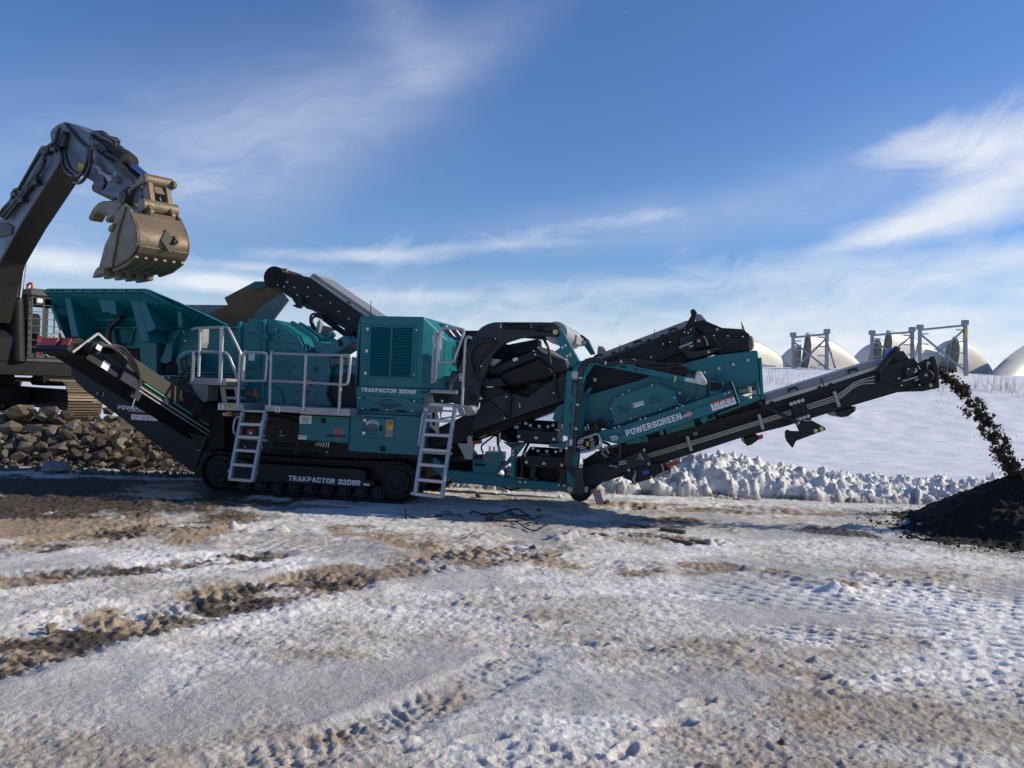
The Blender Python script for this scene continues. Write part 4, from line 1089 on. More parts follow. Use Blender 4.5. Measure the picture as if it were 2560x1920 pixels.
sun_logo(cD, 1799, 555, 66, -0.102, cab1)
decal(cD, [(1735, 553), (1862, 557), (1861, 600), (1734, 596)], -0.1025, TEAL, cab1, 'name_band', t=0.001)
block_letters('POWERSCREEN', cD, (1662, 586), (1876, 596), 36, -0.105, INK, cab1)
mb = MB()
for i in range(6):
    x = 1545 + i * 26
    mb.tube(pts_at(cD, [(x + 18, 645), (x - 2 + i * 2, 680 + i * 4)], 0.05), 0.008, 6)
mb.build('spring_coil', BOLT, cab1, smooth=40)
cab2 = P('control_cabinet', cF, [(62, 215), (840, 262), (812, 702), (45, 652)], -0.06, 0.7, TEAL)
P('top_rail', cF, [(75, 205), (842, 242), (840, 262), (70, 222)], -0.10, 0.3, TEAL, cab2)
P('rail_gap', cF, [(70, 222), (840, 262), (838, 274), (68, 234)], -0.063, -0.058, BLACK, cab2, bev=0)
P('window_frame', cF, [(228, 274), (560, 290), (546, 516), (216, 500)], -0.066, -0.05, CHAR, cab2)
P('instrument_panel', cF, [(450, 296), (550, 300), (542, 508), (440, 502)], -0.070, -0.062, GREYCOV, cab2)
P('open_door', cF, [(232, 280), (452, 292), (436, 514), (220, 500)], -0.095, -0.072, TEAL, cab2)
mb = MB()
for (x, y) in [(228, 313), (218, 454)]: mb.prism(pts_at(cF, [(x - 15, y - 15), (x + 15, y - 14), (x + 14, y + 15), (x - 16, y + 14)], -0.12), (0, 0.05, 0))
mb.build('hinge', BOLT, cab2)
P('door_latch', cF, [(392, 372), (422, 374), (420, 430), (390, 428)], -0.105, -0.09, BLACK, cab2)
P('cabinet_latch', cF, [(400, 596), (454, 599), (452, 658), (398, 655)], -0.075, -0.055, BLACK, cab2)
P('yellow_label', cF, [(488, 342), (548, 345), (540, 422), (482, 418)], -0.074, -0.071, YELLOW, cab2)
P('stop_button', cF, [(500, 342), (522, 342), (522, 366), (500, 366)], -0.09, -0.074, RED, cab2)
P('display', cF, [(446, 318), (466, 318), (462, 390), (444, 390)], -0.074, -0.071, YELLOW, cab2)
lettering('BROCOR', cF, (240, 372), (392, 382), 40, -0.099, WHITEP, cab2, bold=0.03, arch=0.75, name='name_lettering')
lettering('BROCOR', cF, (243, 377), (395, 387), 40, -0.098, NAVY, cab2, bold=0.05, arch=0.75, name='name_shadow')
decal(cF, [(246, 392), (366, 399), (364, 420), (244, 413)], -0.097, INK, cab2, 'name_band')
lettering('CONTRACTOR CO', cF, (254, 406), (358, 412), 12, -0.100, LOGORED, cab2, bold=0.01)
lettering('SALES AND SERVICE', cF, (246, 440), (368, 448), 16, -0.097, INK, cab2, bold=0.01)
lettering('RENTAL YARD', cF, (256, 468), (354, 475), 16, -0.097, INK, cab2, bold=0.01)

# ---------------------------------------------------------------- platforms, rails, ladders
plat = P('upper_platform', cC, [(145, 1260), (520, 1270), (520, 1345), (135, 1330)], -0.30, 0.35, GALVD)
P('toe_plate', cC, [(520, 1275), (650, 1278), (645, 1345), (520, 1345)], 0.1, 0.35, GALVD, plat)
P('bracket_plate', cC, [(160, 1330), (330, 1340), (320, 1500), (290, 1520), (260, 1500), (170, 1370)], -0.02, 0.3, GALVD, plat)
T('guard_rail', cC, [[(165, 762), (245, 746), (480, 740)], [(150, 990), (480, 1000), (520, 1010), (560, 1060), (640, 1275)], [(470, 740), (530, 742), (560, 780), (660, 985), (668, 1030), (655, 1280)]], -0.30, 0.022, GALV, plat, curve=2)
T('guard_rail', cC, [[(185, 990), (170, 1300)], [(255, 745), (235, 1250)], [(470, 735), (462, 1000), (452, 1315)], [(485, 735), (475, 1000), (465, 1315)]], -0.31, 0.022, GALV, plat, curve=0)
P('rail_post_plate', cC, [(228, 742), (280, 735), (272, 900), (255, 955), (238, 930)], -0.28, -0.1, GALVD, plat)
for q in ([(450, 1345), (500, 1348), (530, 1530), (482, 1530)], [(598, 1352), (640, 1352), (665, 1560), (625, 1540)]): P('stair_side', cC, q, -0.10, -0.06, GALVD, plat)
for y in (1350, 1455, 1520): P('stair_tread', cC, [(500, y), (640, y + 5), (640, y + 35), (505, y + 30)], -0.08, 0.15, GALVD, plat)
plow = P('lower_platform', cC, [(432, 1520), (696, 1528), (697, 1592), (920, 1600), (920, 1540), (1020, 1548), (1025, 1555), (1262, 1560), (1262, 1566), (1802, 1585), (1800, 1660), (1290, 1640), (1290, 1630), (1000, 1612), (430, 1600)], -0.36, 0.35, GALVD)
T('guard_rail', cC, [[(668, 1030), (655, 1280), (640, 1585)], [(700, 1295), (690, 1270), (710, 1005), (730, 1003), (900, 1005), (940, 1025), (945, 1060), (930, 1270), (905, 1292), (700, 1295)],
                      [(970, 1590), (990, 1050), (1030, 1012), (1340, 1022), (1720, 1030), (1790, 1035), (1808, 1070), (1785, 1300), (1750, 1330), (1700, 1332), (1330, 1310), (980, 1295)]], -0.36, 0.022, GALV, plow, curve=2)
T('guard_rail', cC, [[(1352, 1022), (1320, 1610)], [(1720, 1030), (1690, 1640)]], -0.37, 0.024, GALV, plow, curve=0)
P('gate_plate', cC, [(672, 1030), (722, 995), (712, 1295), (668, 1280)], -0.355, -0.345, GALV, plow)
st = decal(cC, [(438, 1522), (494, 1525), (492, 1590), (436, 1588)], -0.36, WHITE, plow)
decal(cC, [(438, 1522), (494, 1525), (494, 1533), (438, 1530)], -0.363, RED, plow, 'red_header')
decal(cC, [(538, 1538), (582, 1540), (580, 1585), (536, 1583)], -0.36, YELLOW, plow, 'yellow_label')
decal(cC, [(1030, 1550), (1076, 1553), (1074, 1622), (1028, 1618)], -0.36, WHITE, plow)
decal(cC, [(1030, 1550), (1076, 1553), (1076, 1561), (1030, 1558)], -0.363, RED, plow, 'red_header')
mb = MB()
for (x, y) in [(465, 1545), (464, 1572), (560, 1562), (1052, 1580), (1052, 1605)]: mb.prism(pts_at(cC, [(x - 8, y - 9), (x + 8, y - 8), (x + 6, y + 8), (x - 7, y + 8)], -0.365), (0, 0.002, 0))
mb.build('printed_symbol', INK, plow)
P('junction_box', cD, [(510, 312), (570, 316), (600, 320), (600, 360), (510, 350)], -0.30, -0.05, GALVD, plow)
P('stop_switch', cD, [(562, 306), (608, 310), (606, 352), (560, 348)], -0.33, -0.30, YELLOW, plow)
P('stop_button', cD, [(566, 322), (596, 322), (596, 344), (566, 344)], -0.36, -0.33, RED, plow)
P('step_plate', cD, [(720, 285), (985, 296), (985, 318), (720, 308)], -0.42, -0.3, GALV, plow)


def ladder(name, cr, railA, railB, rungs, v0, v1, extra):
    """two box rails leaning out at the foot, with flat rungs"""
    def interp(r, y):
        (x0, y0), (x1, y1) = r; t = (y - y0) / (y1 - y0); return x0 + (x1 - x0) * t, t
    A0, A1 = FM.q(*cr(*railA[0]), v0), FM.q(*cr(*railA[1]), v1)
    B0, B1 = FM.q(*cr(*railB[0]), v0), FM.q(*cr(*railB[1]), v1)
    la = MB().bar(A0, A1, 0.045, 0.085, (0, 1, 0)).build('ladder', GALV, mach, bev=0.005)
    MB().bar(B0, B1, 0.045, 0.085, (0, 1, 0)).build('ladder_rail', GALV, la, bev=0.005)
    for (fa, fb) in rungs:
        a, b = A0.lerp(A1, fa), B0.lerp(B1, fb)
        MB().bar(a, b, 0.09, 0.045, (0, 0, 1)).build('rung', GALV, la, bev=0.004)
    extra(la)
    return la


def ex1(la):
    T('hand_loop', cD, [[(712, 365), (670, 368), (645, 420), (635, 510), (660, 560), (690, 545)]], -0.50, 0.014, GALV, la)
    T('hand_loop', cD, [[(1010, 385), (965, 388), (940, 440), (930, 530), (955, 575), (990, 575)]], -0.50, 0.014, GALV, la)
    T('fold_bar', cD, [[(655, 605), (700, 600), (920, 615), (1010, 625)]], -0.55, 0.016, GALV, la, curve=0)
    for (x, y) in [(585, 963), (880, 985)]: P('lug', cD, [(x - 18, y - 14), (x + 18, y - 14), (x + 14, y + 14), (x - 14, y + 14)], -0.68, -0.66, GALV, la)


ladder('ladder', cD, [(738, 318), (598, 1062)], [(990, 326), (848, 1082)], [(0.17, 0.17), (0.36, 0.36), (0.56, 0.56), (0.77, 0.77), (0.985, 0.985)], -0.42, -0.75, ex1)
decal(cD, [(785, 503), (882, 508), (880, 562), (784, 556)], 0.268, RED, chassis, 'fire_sticker')
decal(cD, [(812, 535), (840, 536), (839, 556), (811, 555)], 0.266, WHITE, chassis)
decal(cD, [(848, 510), (880, 511), (878, 558), (846, 556)], 0.266, INK, chassis, 'sticker')


def ex2(la):
    T('hand_loop', cF, [[(905, 235), (880, 232), (865, 300), (830, 560), (838, 590), (862, 600)]], -0.52, 0.016, GALV, la)
    T('hand_loop', cF, [[(1232, 240), (1228, 262), (1175, 540), (1172, 590), (1195, 620)]], -0.52, 0.016, GALV, la)
    T('fold_bar', cF, [[(835, 655), (880, 668), (1130, 685), (1195, 680)]], -0.6, 0.016, GALV, la, curve=0)
    for (x, y) in [(752, 1125), (1092, 1158)]: P('lug', cF, [(x - 22, y - 18), (x + 22, y - 16), (x + 18, y + 18), (x - 18, y + 14)], -0.80, -0.77, GALV, la)
    for q in ([(880, 178), (925, 172), (925, 210), (880, 212)], [(1225, 180), (1252, 180), (1252, 215), (1225, 215)]): P('pivot_lug', cF, q, -0.46, -0.40, GALV, la)


ladder('ladder', cF, [(925, 170), (786, 1140)], [(1226, 178), (1082, 1172)], [(0.15, 0.15), (0.315, 0.315), (0.487, 0.487), (0.655, 0.655), (0.825, 0.825), (0.985, 0.985)], -0.40, -0.80, ex2)
st2 = P('access_step', cF, [(938, 122), (1205, 142), (1203, 172), (940, 155)], -0.36, 0.15, GALV)
P('step_frame', cF, [(1060, 195), (1200, 205), (1200, 225), (1075, 215), (1072, 285), (1320, 245), (1330, 265), (1060, 305)], -0.30, -0.26, GALVD, st2)
P('step_frame', cF, [(1200, 140), (1300, 150), (1335, 230), (1335, 268), (1290, 268), (1250, 200), (1205, 185)], -0.28, -0.24, GALVD, st2)
P('slotted_bracket', cF, [(950, 195), (1010, 185), (1045, 300), (1045, 470), (1010, 470), (1005, 430), (945, 380)], -0.05, 0.0, GALVD, st2)
P('slot', cF, [(975, 225), (1005, 225), (1005, 370), (975, 370)], -0.054, -0.049, BLACK, st2, bev=0)
mb = MB(); c_ = FM.q(*cF(1374, 208), -0.2); mb.cyl(c_, c_ + Vector((0, 0.3, 0)), 0.075, 18); mb.cyl(c_ - Vector((0, 0.015, 0)), c_, 0.035, 12); mb.build('end_roller', GALVD, st2, smooth=40)
T('guard_rail', cE, [[(1525, 1395), (1485, 1370), (1490, 1250), (1520, 700), (1530, 560), (1555, 515), (1605, 530)], [(1205, 830), (1195, 600), (1225, 410), (1260, 405), (1440, 412), (1490, 425), (1505, 470), (1400, 770), (1370, 825), (1210, 830)],
                      [(1095, 1065), (1130, 1065), (1160, 1020), (1185, 560), (1175, 500), (1150, 485), (1130, 500), (1125, 580)]], -0.05, 0.022, GALV, st2, curve=2)
P('mesh_panel', cE, [(1116, 445), (1142, 440), (1140, 1095), (1086, 1100)], -0.02, 0.0, GALVD, st2)
P('gate_plate', cE, [(1190, 400), (1245, 405), (1225, 835), (1185, 835)], -0.04, -0.03, GALV, st2)
T('step_bar', cE, [[(1095, 1195), (1420, 1210)]], -0.15, 0.03, GALV, st2, curve=0)
P('step_box', cE, [(1110, 1210), (1300, 1215), (1290, 1350), (1130, 1340)], 0.15, 0.6, BLACK, st2)
bolts(cE, [(1238, 1318)], 0.14, 0.03, parent=st2)

# ---------------------------------------------------------------- charcoal gooseneck frame
goose_pts = [(300, 420), (330, 390), (380, 330), (430, 285), (500, 250), (590, 228), (1150, 228), (1300, 230), (1350, 250), (1400, 295), (1415, 345), (1405, 395), (1370, 412), (1130, 400), (900, 432), (740, 482), (640, 545), (570, 630), (520, 720), (480, 850), (430, 960), (400, 1050), (405, 1150), (360, 1300), (330, 1320), (100, 1280), (20, 1180), (40, 1090), (120, 900), (225, 660)]
goose = P('gooseneck_frame', cG, goose_pts, 0.22, 0.32, CHAR2, bev=0.008)
P('far_gooseneck', cG, [(420, 330), (520, 310), (900, 330), (1500, 372), (1680, 385), (1740, 430), (1755, 490), (1720, 530), (1660, 520), (1500, 480), (900, 420), (620, 430), (560, 560), (500, 800), (470, 1100), (250, 1080), (330, 700)], 2.0, 2.1, CHAR2, goose)
P('cross_tube', cG, [(1400, 312), (1420, 306), (1625, 395), (1612, 498), (1580, 505), (1400, 400)], 1.2, 2.0, GALVD, goose)
mb = MB(); a = FM.q(*cG(1360, 345), 0.32); b = FM.q(*cG(1690, 470), 2.0); mb.cyl((a.x, 0.3, a.z - 0.02), (a.x, 2.02, a.z - 0.02), 0.17, 20); mb.build('cross_tube', GALVD, goose, smooth=40)
bolts(cG, [(1352, 353)], 0.215, 0.065, BRASS, goose, name='pivot_pin', h=0.03)
bolts(cG, [(1700, 490)], 1.995, 0.075, BOLT, goose, name='pivot_pin', h=0.03)
P('lift_ram', cG, [(680, 226), (1040, 232), (1040, 262), (680, 262)], 0.12, 0.22, BLACK, goose)
P('ram_rod', cG, [(690, 290), (1110, 300), (1110, 318), (690, 306)], 0.14, 0.2, BLACK, goose)
P('clevis', cG, [(1110, 270), (1300, 262), (1310, 275), (1130, 285), (1130, 345), (1305, 340), (1305, 358), (1100, 352)], 0.17, 0.22, CHAR, goose)
bolts(cG, [(668, 262), (668, 292), (1050, 262), (1050, 300), (230, 730), (420, 782), (390, 898), (600, 438), (350, 1330)], 0.215, 0.018, parent=goose)
P('hand_hole', cG, [(285, 1135), (345, 1132), (360, 1150), (355, 1205), (335, 1222), (285, 1220), (270, 1200), (272, 1150)], 0.212, 0.219, BLACK, goose, bev=0)
T('hose', cG, [[(600, 470), (540, 455), (430, 470), (330, 530), (280, 620), (275, 720), (310, 830), (390, 970)]], 0.15, 0.028, HOSE, goose)
T('hose', cG, [[(620, 480), (520, 590), (420, 680), (370, 800), (385, 940)]], 0.19, 0.02, HOSE, goose)
bolts(cG, [(420, 1185)], 0.18, 0.035, BRASS, goose, h=0.05)
st = decal(cE, [(1448, 970), (1488, 972), (1482, 1065), (1446, 1063)], 0.22, WHITE, goose)
decal(cE, [(1448, 970), (1488, 972), (1488, 980), (1448, 978)], 0.217, RED, goose, 'red_header')
mb = MB()
for (x, y) in [(1468, 1003), (1464, 1045)]: mb.prism(pts_at(cE, [(x - 10, y - 13), (x + 10, y - 12), (x + 8, y + 12), (x - 9, y + 12)], 0.216), (0, 0.002, 0))
mb.build('printed_symbol', INK, st)
P('rear_bulkhead', cE, [(1520, 434), (1680, 434), (1600, 560), (1540, 680), (1450, 900), (1300, 1300), (1200, 1300), (1450, 800)], 0.9, 1.9, CHAR, goose)
P('glass_guard', cG, [(600, 540), (720, 500), (810, 520), (850, 620), (840, 700), (560, 730), (545, 660)], 1.9, 1.95, CHAR2, goose)

# ---------------------------------------------------------------- overband magnet
P('magnet_dark_fill', cG, [(545, 600), (640, 545), (800, 500), (1130, 440), (1130, 560), (1480, 700), (1510, 890), (1330, 950), (1130, 1020), (1010, 1060), (1000, 1170), (740, 1110), (500, 1010), (470, 860)], 1.78, 1.86, BLACK)  # dark plate added to fill bright gaps behind the magnet
mag = P('magnet_frame', cG, [(560, 800), (1120, 566), (1150, 660), (640, 868), (590, 870)], 0.42, 0.50, CHAR)
mb = MB()
a0 = FM.q(*cG(640, 890), 0.5); a1 = FM.q(*cG(730, 1000), 0.5); a2 = FM.q(*cG(1320, 900), 0.5); a3 = FM.q(*cG(1140, 680), 0.5)
mb.loft([[Vector((p.x, v, p.z)) for p in (FM.q(*cG(640, 880), .5), FM.q(*cG(670, 960), .5), FM.q(*cG(730, 1015), .5), FM.q(*cG(820, 1030), .5), FM.q(*cG(1300, 920), .5), FM.q(*cG(1330, 840), .5), FM.q(*cG(1160, 672), .5))] for v in (0.46, 1.7)])
mb.build('magnet_belt', RUBBER, mag, bev=0.03)
P('magnet_head', cG, [(1130, 560), (1180, 540), (1470, 690), (1512, 820), (1420, 862), (1330, 850), (1210, 800), (1160, 680)], 0.55, 1.6, CHAR2, mag)
P('magnet_top', cG, [(1130, 556), (1180, 540), (1475, 690), (1470, 708), (1160, 600)], 0.50, 1.6, GALVD, mag)
P('hang_plate', cG, [(800, 500), (1120, 440), (1130, 570), (860, 640), (800, 580)], 0.9, 1.3, CHAR, mag)
P('roll_support', cG, [(380, 980), (640, 920), (720, 1010), (660, 1040), (390, 1040)], 0.30, 0.5, CHAR, mag)
P('tensioner', cG, [(460, 720), (520, 690), (640, 690), (650, 720), (600, 750), (560, 800), (480, 820)], 0.36, 0.5, GALVD, mag)
P('hydraulic_motor', cG, [(510, 780), (560, 770), (600, 850), (560, 870), (520, 850)], 0.32, 0.5, BLACK, mag)
bolts(cG, [(535, 802), (600, 832), (1080, 590), (1100, 635), (1140, 550)], 0.41, 0.02, parent=mag)
decal(cG, [(812, 686), (872, 668), (880, 705), (820, 726)], 0.42, WHITE, mag)
T('worn_stripe', cG, [[(720, 878), (1060, 748)]], 0.445, 0.012, CHAR2, mag, curve=0)
T('hose', cG, [[(1190, 420), (1230, 500), (1270, 580), (1280, 690)], [(1170, 410), (1250, 520), (1290, 760)]], 0.4, 0.018, HOSE, mag)
P('orange_hook', cG, [(1228, 490), (1250, 500), (1262, 550), (1240, 545)], 0.36, 0.40, ORANGE, mag)

# ---------------------------------------------------------------- main belt that climbs to the screen
main = P('screen_feed_conveyor', cX, [(1175, 1085), (1195, 1030), (1270, 985), (1420, 935), (1430, 905), (1500, 897), (1714, 806), (1760, 800), (1830, 830), (1790, 880), (1700, 910), (1560, 970), (1420, 1010), (1330, 1036), (1250, 1064), (1190, 1098)], 0.75, 1.75, CHAR, bev=0.01)
P('conveyor_cheek', cG, [(400, 1290), (500, 1210), (740, 1110), (1000, 1175), (1310, 955), (1480, 885), (1480, 1205), (1000, 1370), (830, 1432), (560, 1520), (315, 1605), (300, 1500), (380, 1330)], 0.42, 0.5, CHAR2, main)
P('conveyor_cheek', cG, [(735, 1065), (800, 1180), (765, 1440), (745, 1420), (740, 1110)], 0.34, 0.42, CHAR, main)
P('brace', cG, [(480, 1235), (520, 1225), (730, 1395), (720, 1420), (700, 1420)], 0.36, 0.41, CHAR2, main)
P('drop_plate', cG, [(400, 1050), (640, 1040), (740, 1110), (500, 1210), (400, 1290)], 0.40, 0.5, CHAR, main)
P('wiper', cG, [(1310, 850), (1345, 860), (1390, 1200), (1330, 1180)], 0.38, 0.42, CHAR, main)
P('lower_box', cF, [(930, 440), (1250, 300), (1440, 200), (1430, 450), (1260, 560), (930, 640)], 0.45, 1.4, CHAR, main)
P('return_roller_beam', cG, [(320, 1600), (830, 1436), (1480, 1208), (1480, 1290), (1100, 1420), (500, 1640)], 0.55, 1.7, BLACK, main)
bolts(cG, [(350, 1332), (713, 1432), (900, 1262), (905, 1290), (738, 1165), (1330, 1118)], 0.335, 0.018, parent=main)
bolts(cG, [(1850, 952)], 0.70, 0.05, BRASS, main, name='pivot_pin', h=0.03)
# upper part with covers, beside the screen
cov = P('belt_cover', cI, [(290, 694), (180, 690), (200, 660), (1225, 270), (1240, 275), (1205, 350)], 0.70, 1.8, GREYCOV, main)
mb = MB()
for (x, y) in [(484, 600), (870, 440)]: mb.prism(pts_at(cI, [(x - 3, y - 75), (x + 3, y - 77), (x + 3, y + 20), (x - 3, y + 22)], 0.69), (0, 0.012, 0))
mb.build('cover_seam', CHAR2, cov)
for q in ([(208, 684), (215, 660), (270, 648), (286, 662)], [(638, 540), (645, 512), (705, 495), (722, 510)], [(1034, 402), (1042, 372), (1105, 355), (1118, 372)]):
    T('cover_handle', cI, [q], 0.66, 0.014, BLACK, cov, curve=0)
mb = MB()
for (x, y) in [(412, 627), (560, 575), (805, 490), (953, 438)]: mb.prism(pts_at(cI, [(x - 20, y - 6), (x + 18, y - 16), (x + 20, y + 2), (x - 16, y + 12)], 0.67), (0, 0.03, 0))
mb.build('cover_clip', BLACK, cov)
P('belt_side_plate', cI, [(290, 694), (1205, 352), (1280, 330), (1460, 480), (1480, 560), (1180, 620), (700, 800), (420, 720)], 0.66, 0.75, CHAR, main)
P('flange_strip', cI, [(290, 696), (1205, 354), (1212, 372), (330, 712)], 0.63, 0.66, CHAR2, main)
P('head_plate', cI, [(1150, 450), (1290, 420), (1470, 545), (1430, 575), (1330, 600), (1150, 620)], 0.58, 0.66, CHAR2, main)
P('drive_motor', cI, [(1300, 480), (1320, 440), (1410, 425), (1450, 480), (1470, 560), (1340, 590), (1300, 560)], 0.40, 0.58, BLACK, main, bev=0.02)
P('motor_label', cI, [(1337, 485), (1372, 476), (1378, 508), (1345, 515)], 0.385, 0.40, GALVD, main)
T('hydraulic_fitting', cI, [[(1140, 572), (1290, 510)], [(1250, 560), (1310, 545)], [(1405, 445), (1435, 535)]], 0.44, 0.018, GALV, main, curve=0)
P('lower_guard', cI, [(1170, 610), (1350, 605), (1590, 560), (1620, 580), (1490, 640), (1290, 700), (1230, 680)], 0.52, 0.58, CHAR2, main)
T('prop_rod', cI, [[(1520, 468), (1612, 578)]], 0.5, 0.02, CHAR2, main, curve=0)
P('head_hood', cI, [(1330, 345), (1400, 342), (1840, 368), (1850, 400), (1920, 420), (1920, 600), (1760, 620), (1590, 640), (1470, 560), (1420, 430)], 0.62, 1.75, CHAR, main)
P('hood_strip', cI, [(1510, 430), (1870, 442), (1870, 458), (1515, 446)], 0.59, 0.62, CHAR2, main)
P('hood_lip', cI, [(1400, 342), (1560, 348), (1840, 366), (1922, 425), (1915, 436), (1840, 420), (1410, 400)], 0.59, 0.62, CHAR, main)
P('rubber_skirt', cI, [(1920, 430), (1962, 450), (1975, 540), (1965, 590), (1890, 610), (1900, 500)], 0.70, 1.7, paint('dusty_skirt', (0.22, 0.185, 0.14), 0.7, dirt=0.4), main, bev=0.02)
P('skirt_tip', cI, [(1828, 276), (1842, 290), (1885, 400), (1850, 410), (1838, 370)], 1.3, 1.36, GALVD, main)
P('lamp_post', cI, [(1290, 190), (1335, 185), (1310, 310), (1270, 340), (1215, 335), (1240, 270)], 0.70, 0.80, CHAR, main)
P('lamp_post', cI, [(1265, 158), (1290, 142), (1315, 150), (1340, 185), (1330, 215), (1275, 210)], 0.68, 0.9, CHAR, main)
P('work_lamp', cI, [(1315, 225), (1350, 196), (1390, 205), (1443, 268), (1400, 275), (1340, 285)], 0.95, 1.25, GALVD, main)
P('lamp_post', cI, [(1340, 275), (1420, 270), (1400, 345), (1335, 340)], 1.25, 1.32, CHAR, main)
bolts(cI, [(1200, 400), (1270, 372), (1242, 408), (1525, 437), (1680, 442), (1845, 450), (1290, 645), (1300, 668), (1340, 575), (1440, 538), (965, 530), (1040, 510), (832, 678)], 0.56, 0.018, parent=main)
bolts(cI, [(1467, 620)], 0.515, 0.035, BRASS, main)
bolts(cI, [(1560, 370)], 0.60, 0.03, BRASS, main)
P('side_clip', cI, [(960, 500), (1050, 480), (1055, 500), (990, 600), (960, 580), (1020, 520)], 0.61, 0.66, BLACK, main)
# ---------------------------------------------------------------- teal lifting tower and arm of the screen
tow = P('tower', cH, [(206, 245), (262, 240), (262, 222), (330, 158), (420, 136), (445, 190), (370, 300), (348, 480), (332, 880), (305, 1130), (292, 1372), (205, 1262), (216, 852), (166, 842), (178, 640), (180, 620)], 0.05, 0.30, TEAL, bev=0.012)
P('tower_flange', cH, [(352, 470), (420, 395), (440, 410), (400, 470), (375, 465), (365, 880), (332, 880)], 0.20, 0.40, TEAL, tow)
P('pivot_arm', cG, [(1345, 425), (1402, 405), (1420, 345), (1396, 296), (1414, 290), (1655, 722), (1560, 802), (1545, 780), (1500, 690), (1470, 688), (1336, 600), (1408, 548)], 0.10, 0.21, TEAL, tow)
P('pivot_arm', cG, [(1735, 425), (1765, 450), (1850, 625), (1790, 640), (1715, 530), (1755, 490)], 1.86, 1.98, TEAL, tow)
P('side_gusset', cH, [(78, 690), (108, 585), (190, 540), (182, 640), (170, 745), (150, 722), (100, 712)], 0.34, 0.6, TEAL, tow)
P('bracket_opening', cL, [(1045, 180), (1135, 150), (1125, 240), (1100, 292), (1070, 285)], 0.33, 0.345, BLACK, tow, bev=0)
mb = MB()
for (x0, y0, x1, y1) in [(262, 372, 302, 472), (250, 550, 290, 648), (242, 725, 282, 832)]:
    o_ = [(x0, y0), (x1, y0), (x1, y0 + 5), (x0 + 6, y0 + 5), (x0, y1 - 5), (x1 - 6, y1 - 5), (x1 - 6, y1), (x0 - 6, y1), (x0 - 6, y0)]
    mb.prism(pts_at(cH, o_, 0.047), (0, 0.002, 0))
mb.build('slot_outline', BLACK, tow)
P('slot_outline', cH, [(255, 338), (320, 342), (318, 362), (256, 358)], 0.046, 0.049, BLACK, tow, bev=0)
T('hose', cH, [[(278, 1000), (290, 880), (318, 560), (335, 300), (348, 225), (400, 158), (480, 145), (570, 176), (640, 180), (712, 160), (840, 168)]], 0.0, 0.038, HOSE, tow, n=10)
T('thin_hose', cH, [[(850, 160), (960, 178), (1100, 185), (1200, 178), (1280, 182), (1292, 210)], [(840, 168), (930, 195), (1080, 215), (1240, 200)]], 0.0, 0.016, HOSE, tow)
mb = MB()
for (x, y, a) in [(338, 312, 0), (311, 560, 0), (296, 780, 0), (568, 176, 1), (712, 162, 1)]:
    q = [(x - 16, y - 9), (x + 14, y - 8), (x + 14, y + 9), (x - 16, y + 8)] if not a else [(x - 9, y - 16), (x + 8, y - 15), (x + 9, y + 14), (x - 10, y + 14)]
    mb.prism(pts_at(cH, q, -0.045), (0, 0.09, 0))
mb.build('hose_clamp', GALV, tow)
bolts(cH, [(218, 112), (245, 95), (245, 110), (215, 118)], 0.095, 0.02, parent=tow)
bolts(cG, [(1478, 522), (1440, 547), (1538, 630), (1502, 654)], 0.095, 0.028, parent=tow)
mb = MB(); c_ = FM.q(*cH(292, 286), 0.05); mb.cyl(c_ + Vector((0, 0.02, 0)), c_ - Vector((0, 0.02, 0)), 0.06, 18); mb.build('round_badge', GALV, tow, smooth=40)
arm = P('support_arm', cI, [(95, 690), (180, 700), (420, 742), (570, 700), (640, 688), (672, 715), (668, 772), (1200, 888), (1196, 946), (1085, 930), (800, 876), (165, 752), (100, 790)], 0.02, 0.16, TEAL, bev=0.01)
mb = MB()
for q in ([(490, 768), (556, 778), (552, 800), (486, 788)], [(648, 800), (680, 806), (678, 826), (646, 820)], [(725, 815), (752, 820), (750, 834), (724, 830)]): mb.prism(pts_at(cI, q, 0.016), (0, 0.003, 0))
mb.build('slot', BLACK, arm)
P('slide_bar', cI, [(1198, 892), (1322, 920), (1318, 966), (1194, 942)], 0.05, 0.13, WHITEP, arm)
P('end_link', cI, [(1325, 852), (1345, 832), (1362, 826), (1384, 838), (1450, 945), (1448, 970), (1430, 986), (1395, 982), (1310, 962)], 0.0, 0.05, WHITEP, arm, bev=0.008)
bolts(cI, [(1358, 853), (1421, 955)], 0.0, 0.05, BRASS, arm, name='pivot_pin', h=0.025)
bolts(cI, [(638, 720)], 0.02, 0.05, BRASS, arm, name='pivot_pin', h=0.025)
mb = MB(); mb.cyl(FM.q(*cI(660, 752), 0.08), FM.q(*cI(1225, 838), 0.08), 0.075, 14); mb.build('lift_cylinder', BLACK, arm, smooth=40)
mb = MB(); mb.cyl(FM.q(*cI(1225, 838), 0.08), FM.q(*cI(1345, 856), 0.08), 0.035, 10); mb.build('cylinder_rod', CHAR, arm, smooth=40)
P('lock_pin', cI, [(1090, 880), (1112, 882), (1106, 925), (1090, 958), (1074, 955), (1085, 920)], -0.02, 0.02, BRASS, arm)

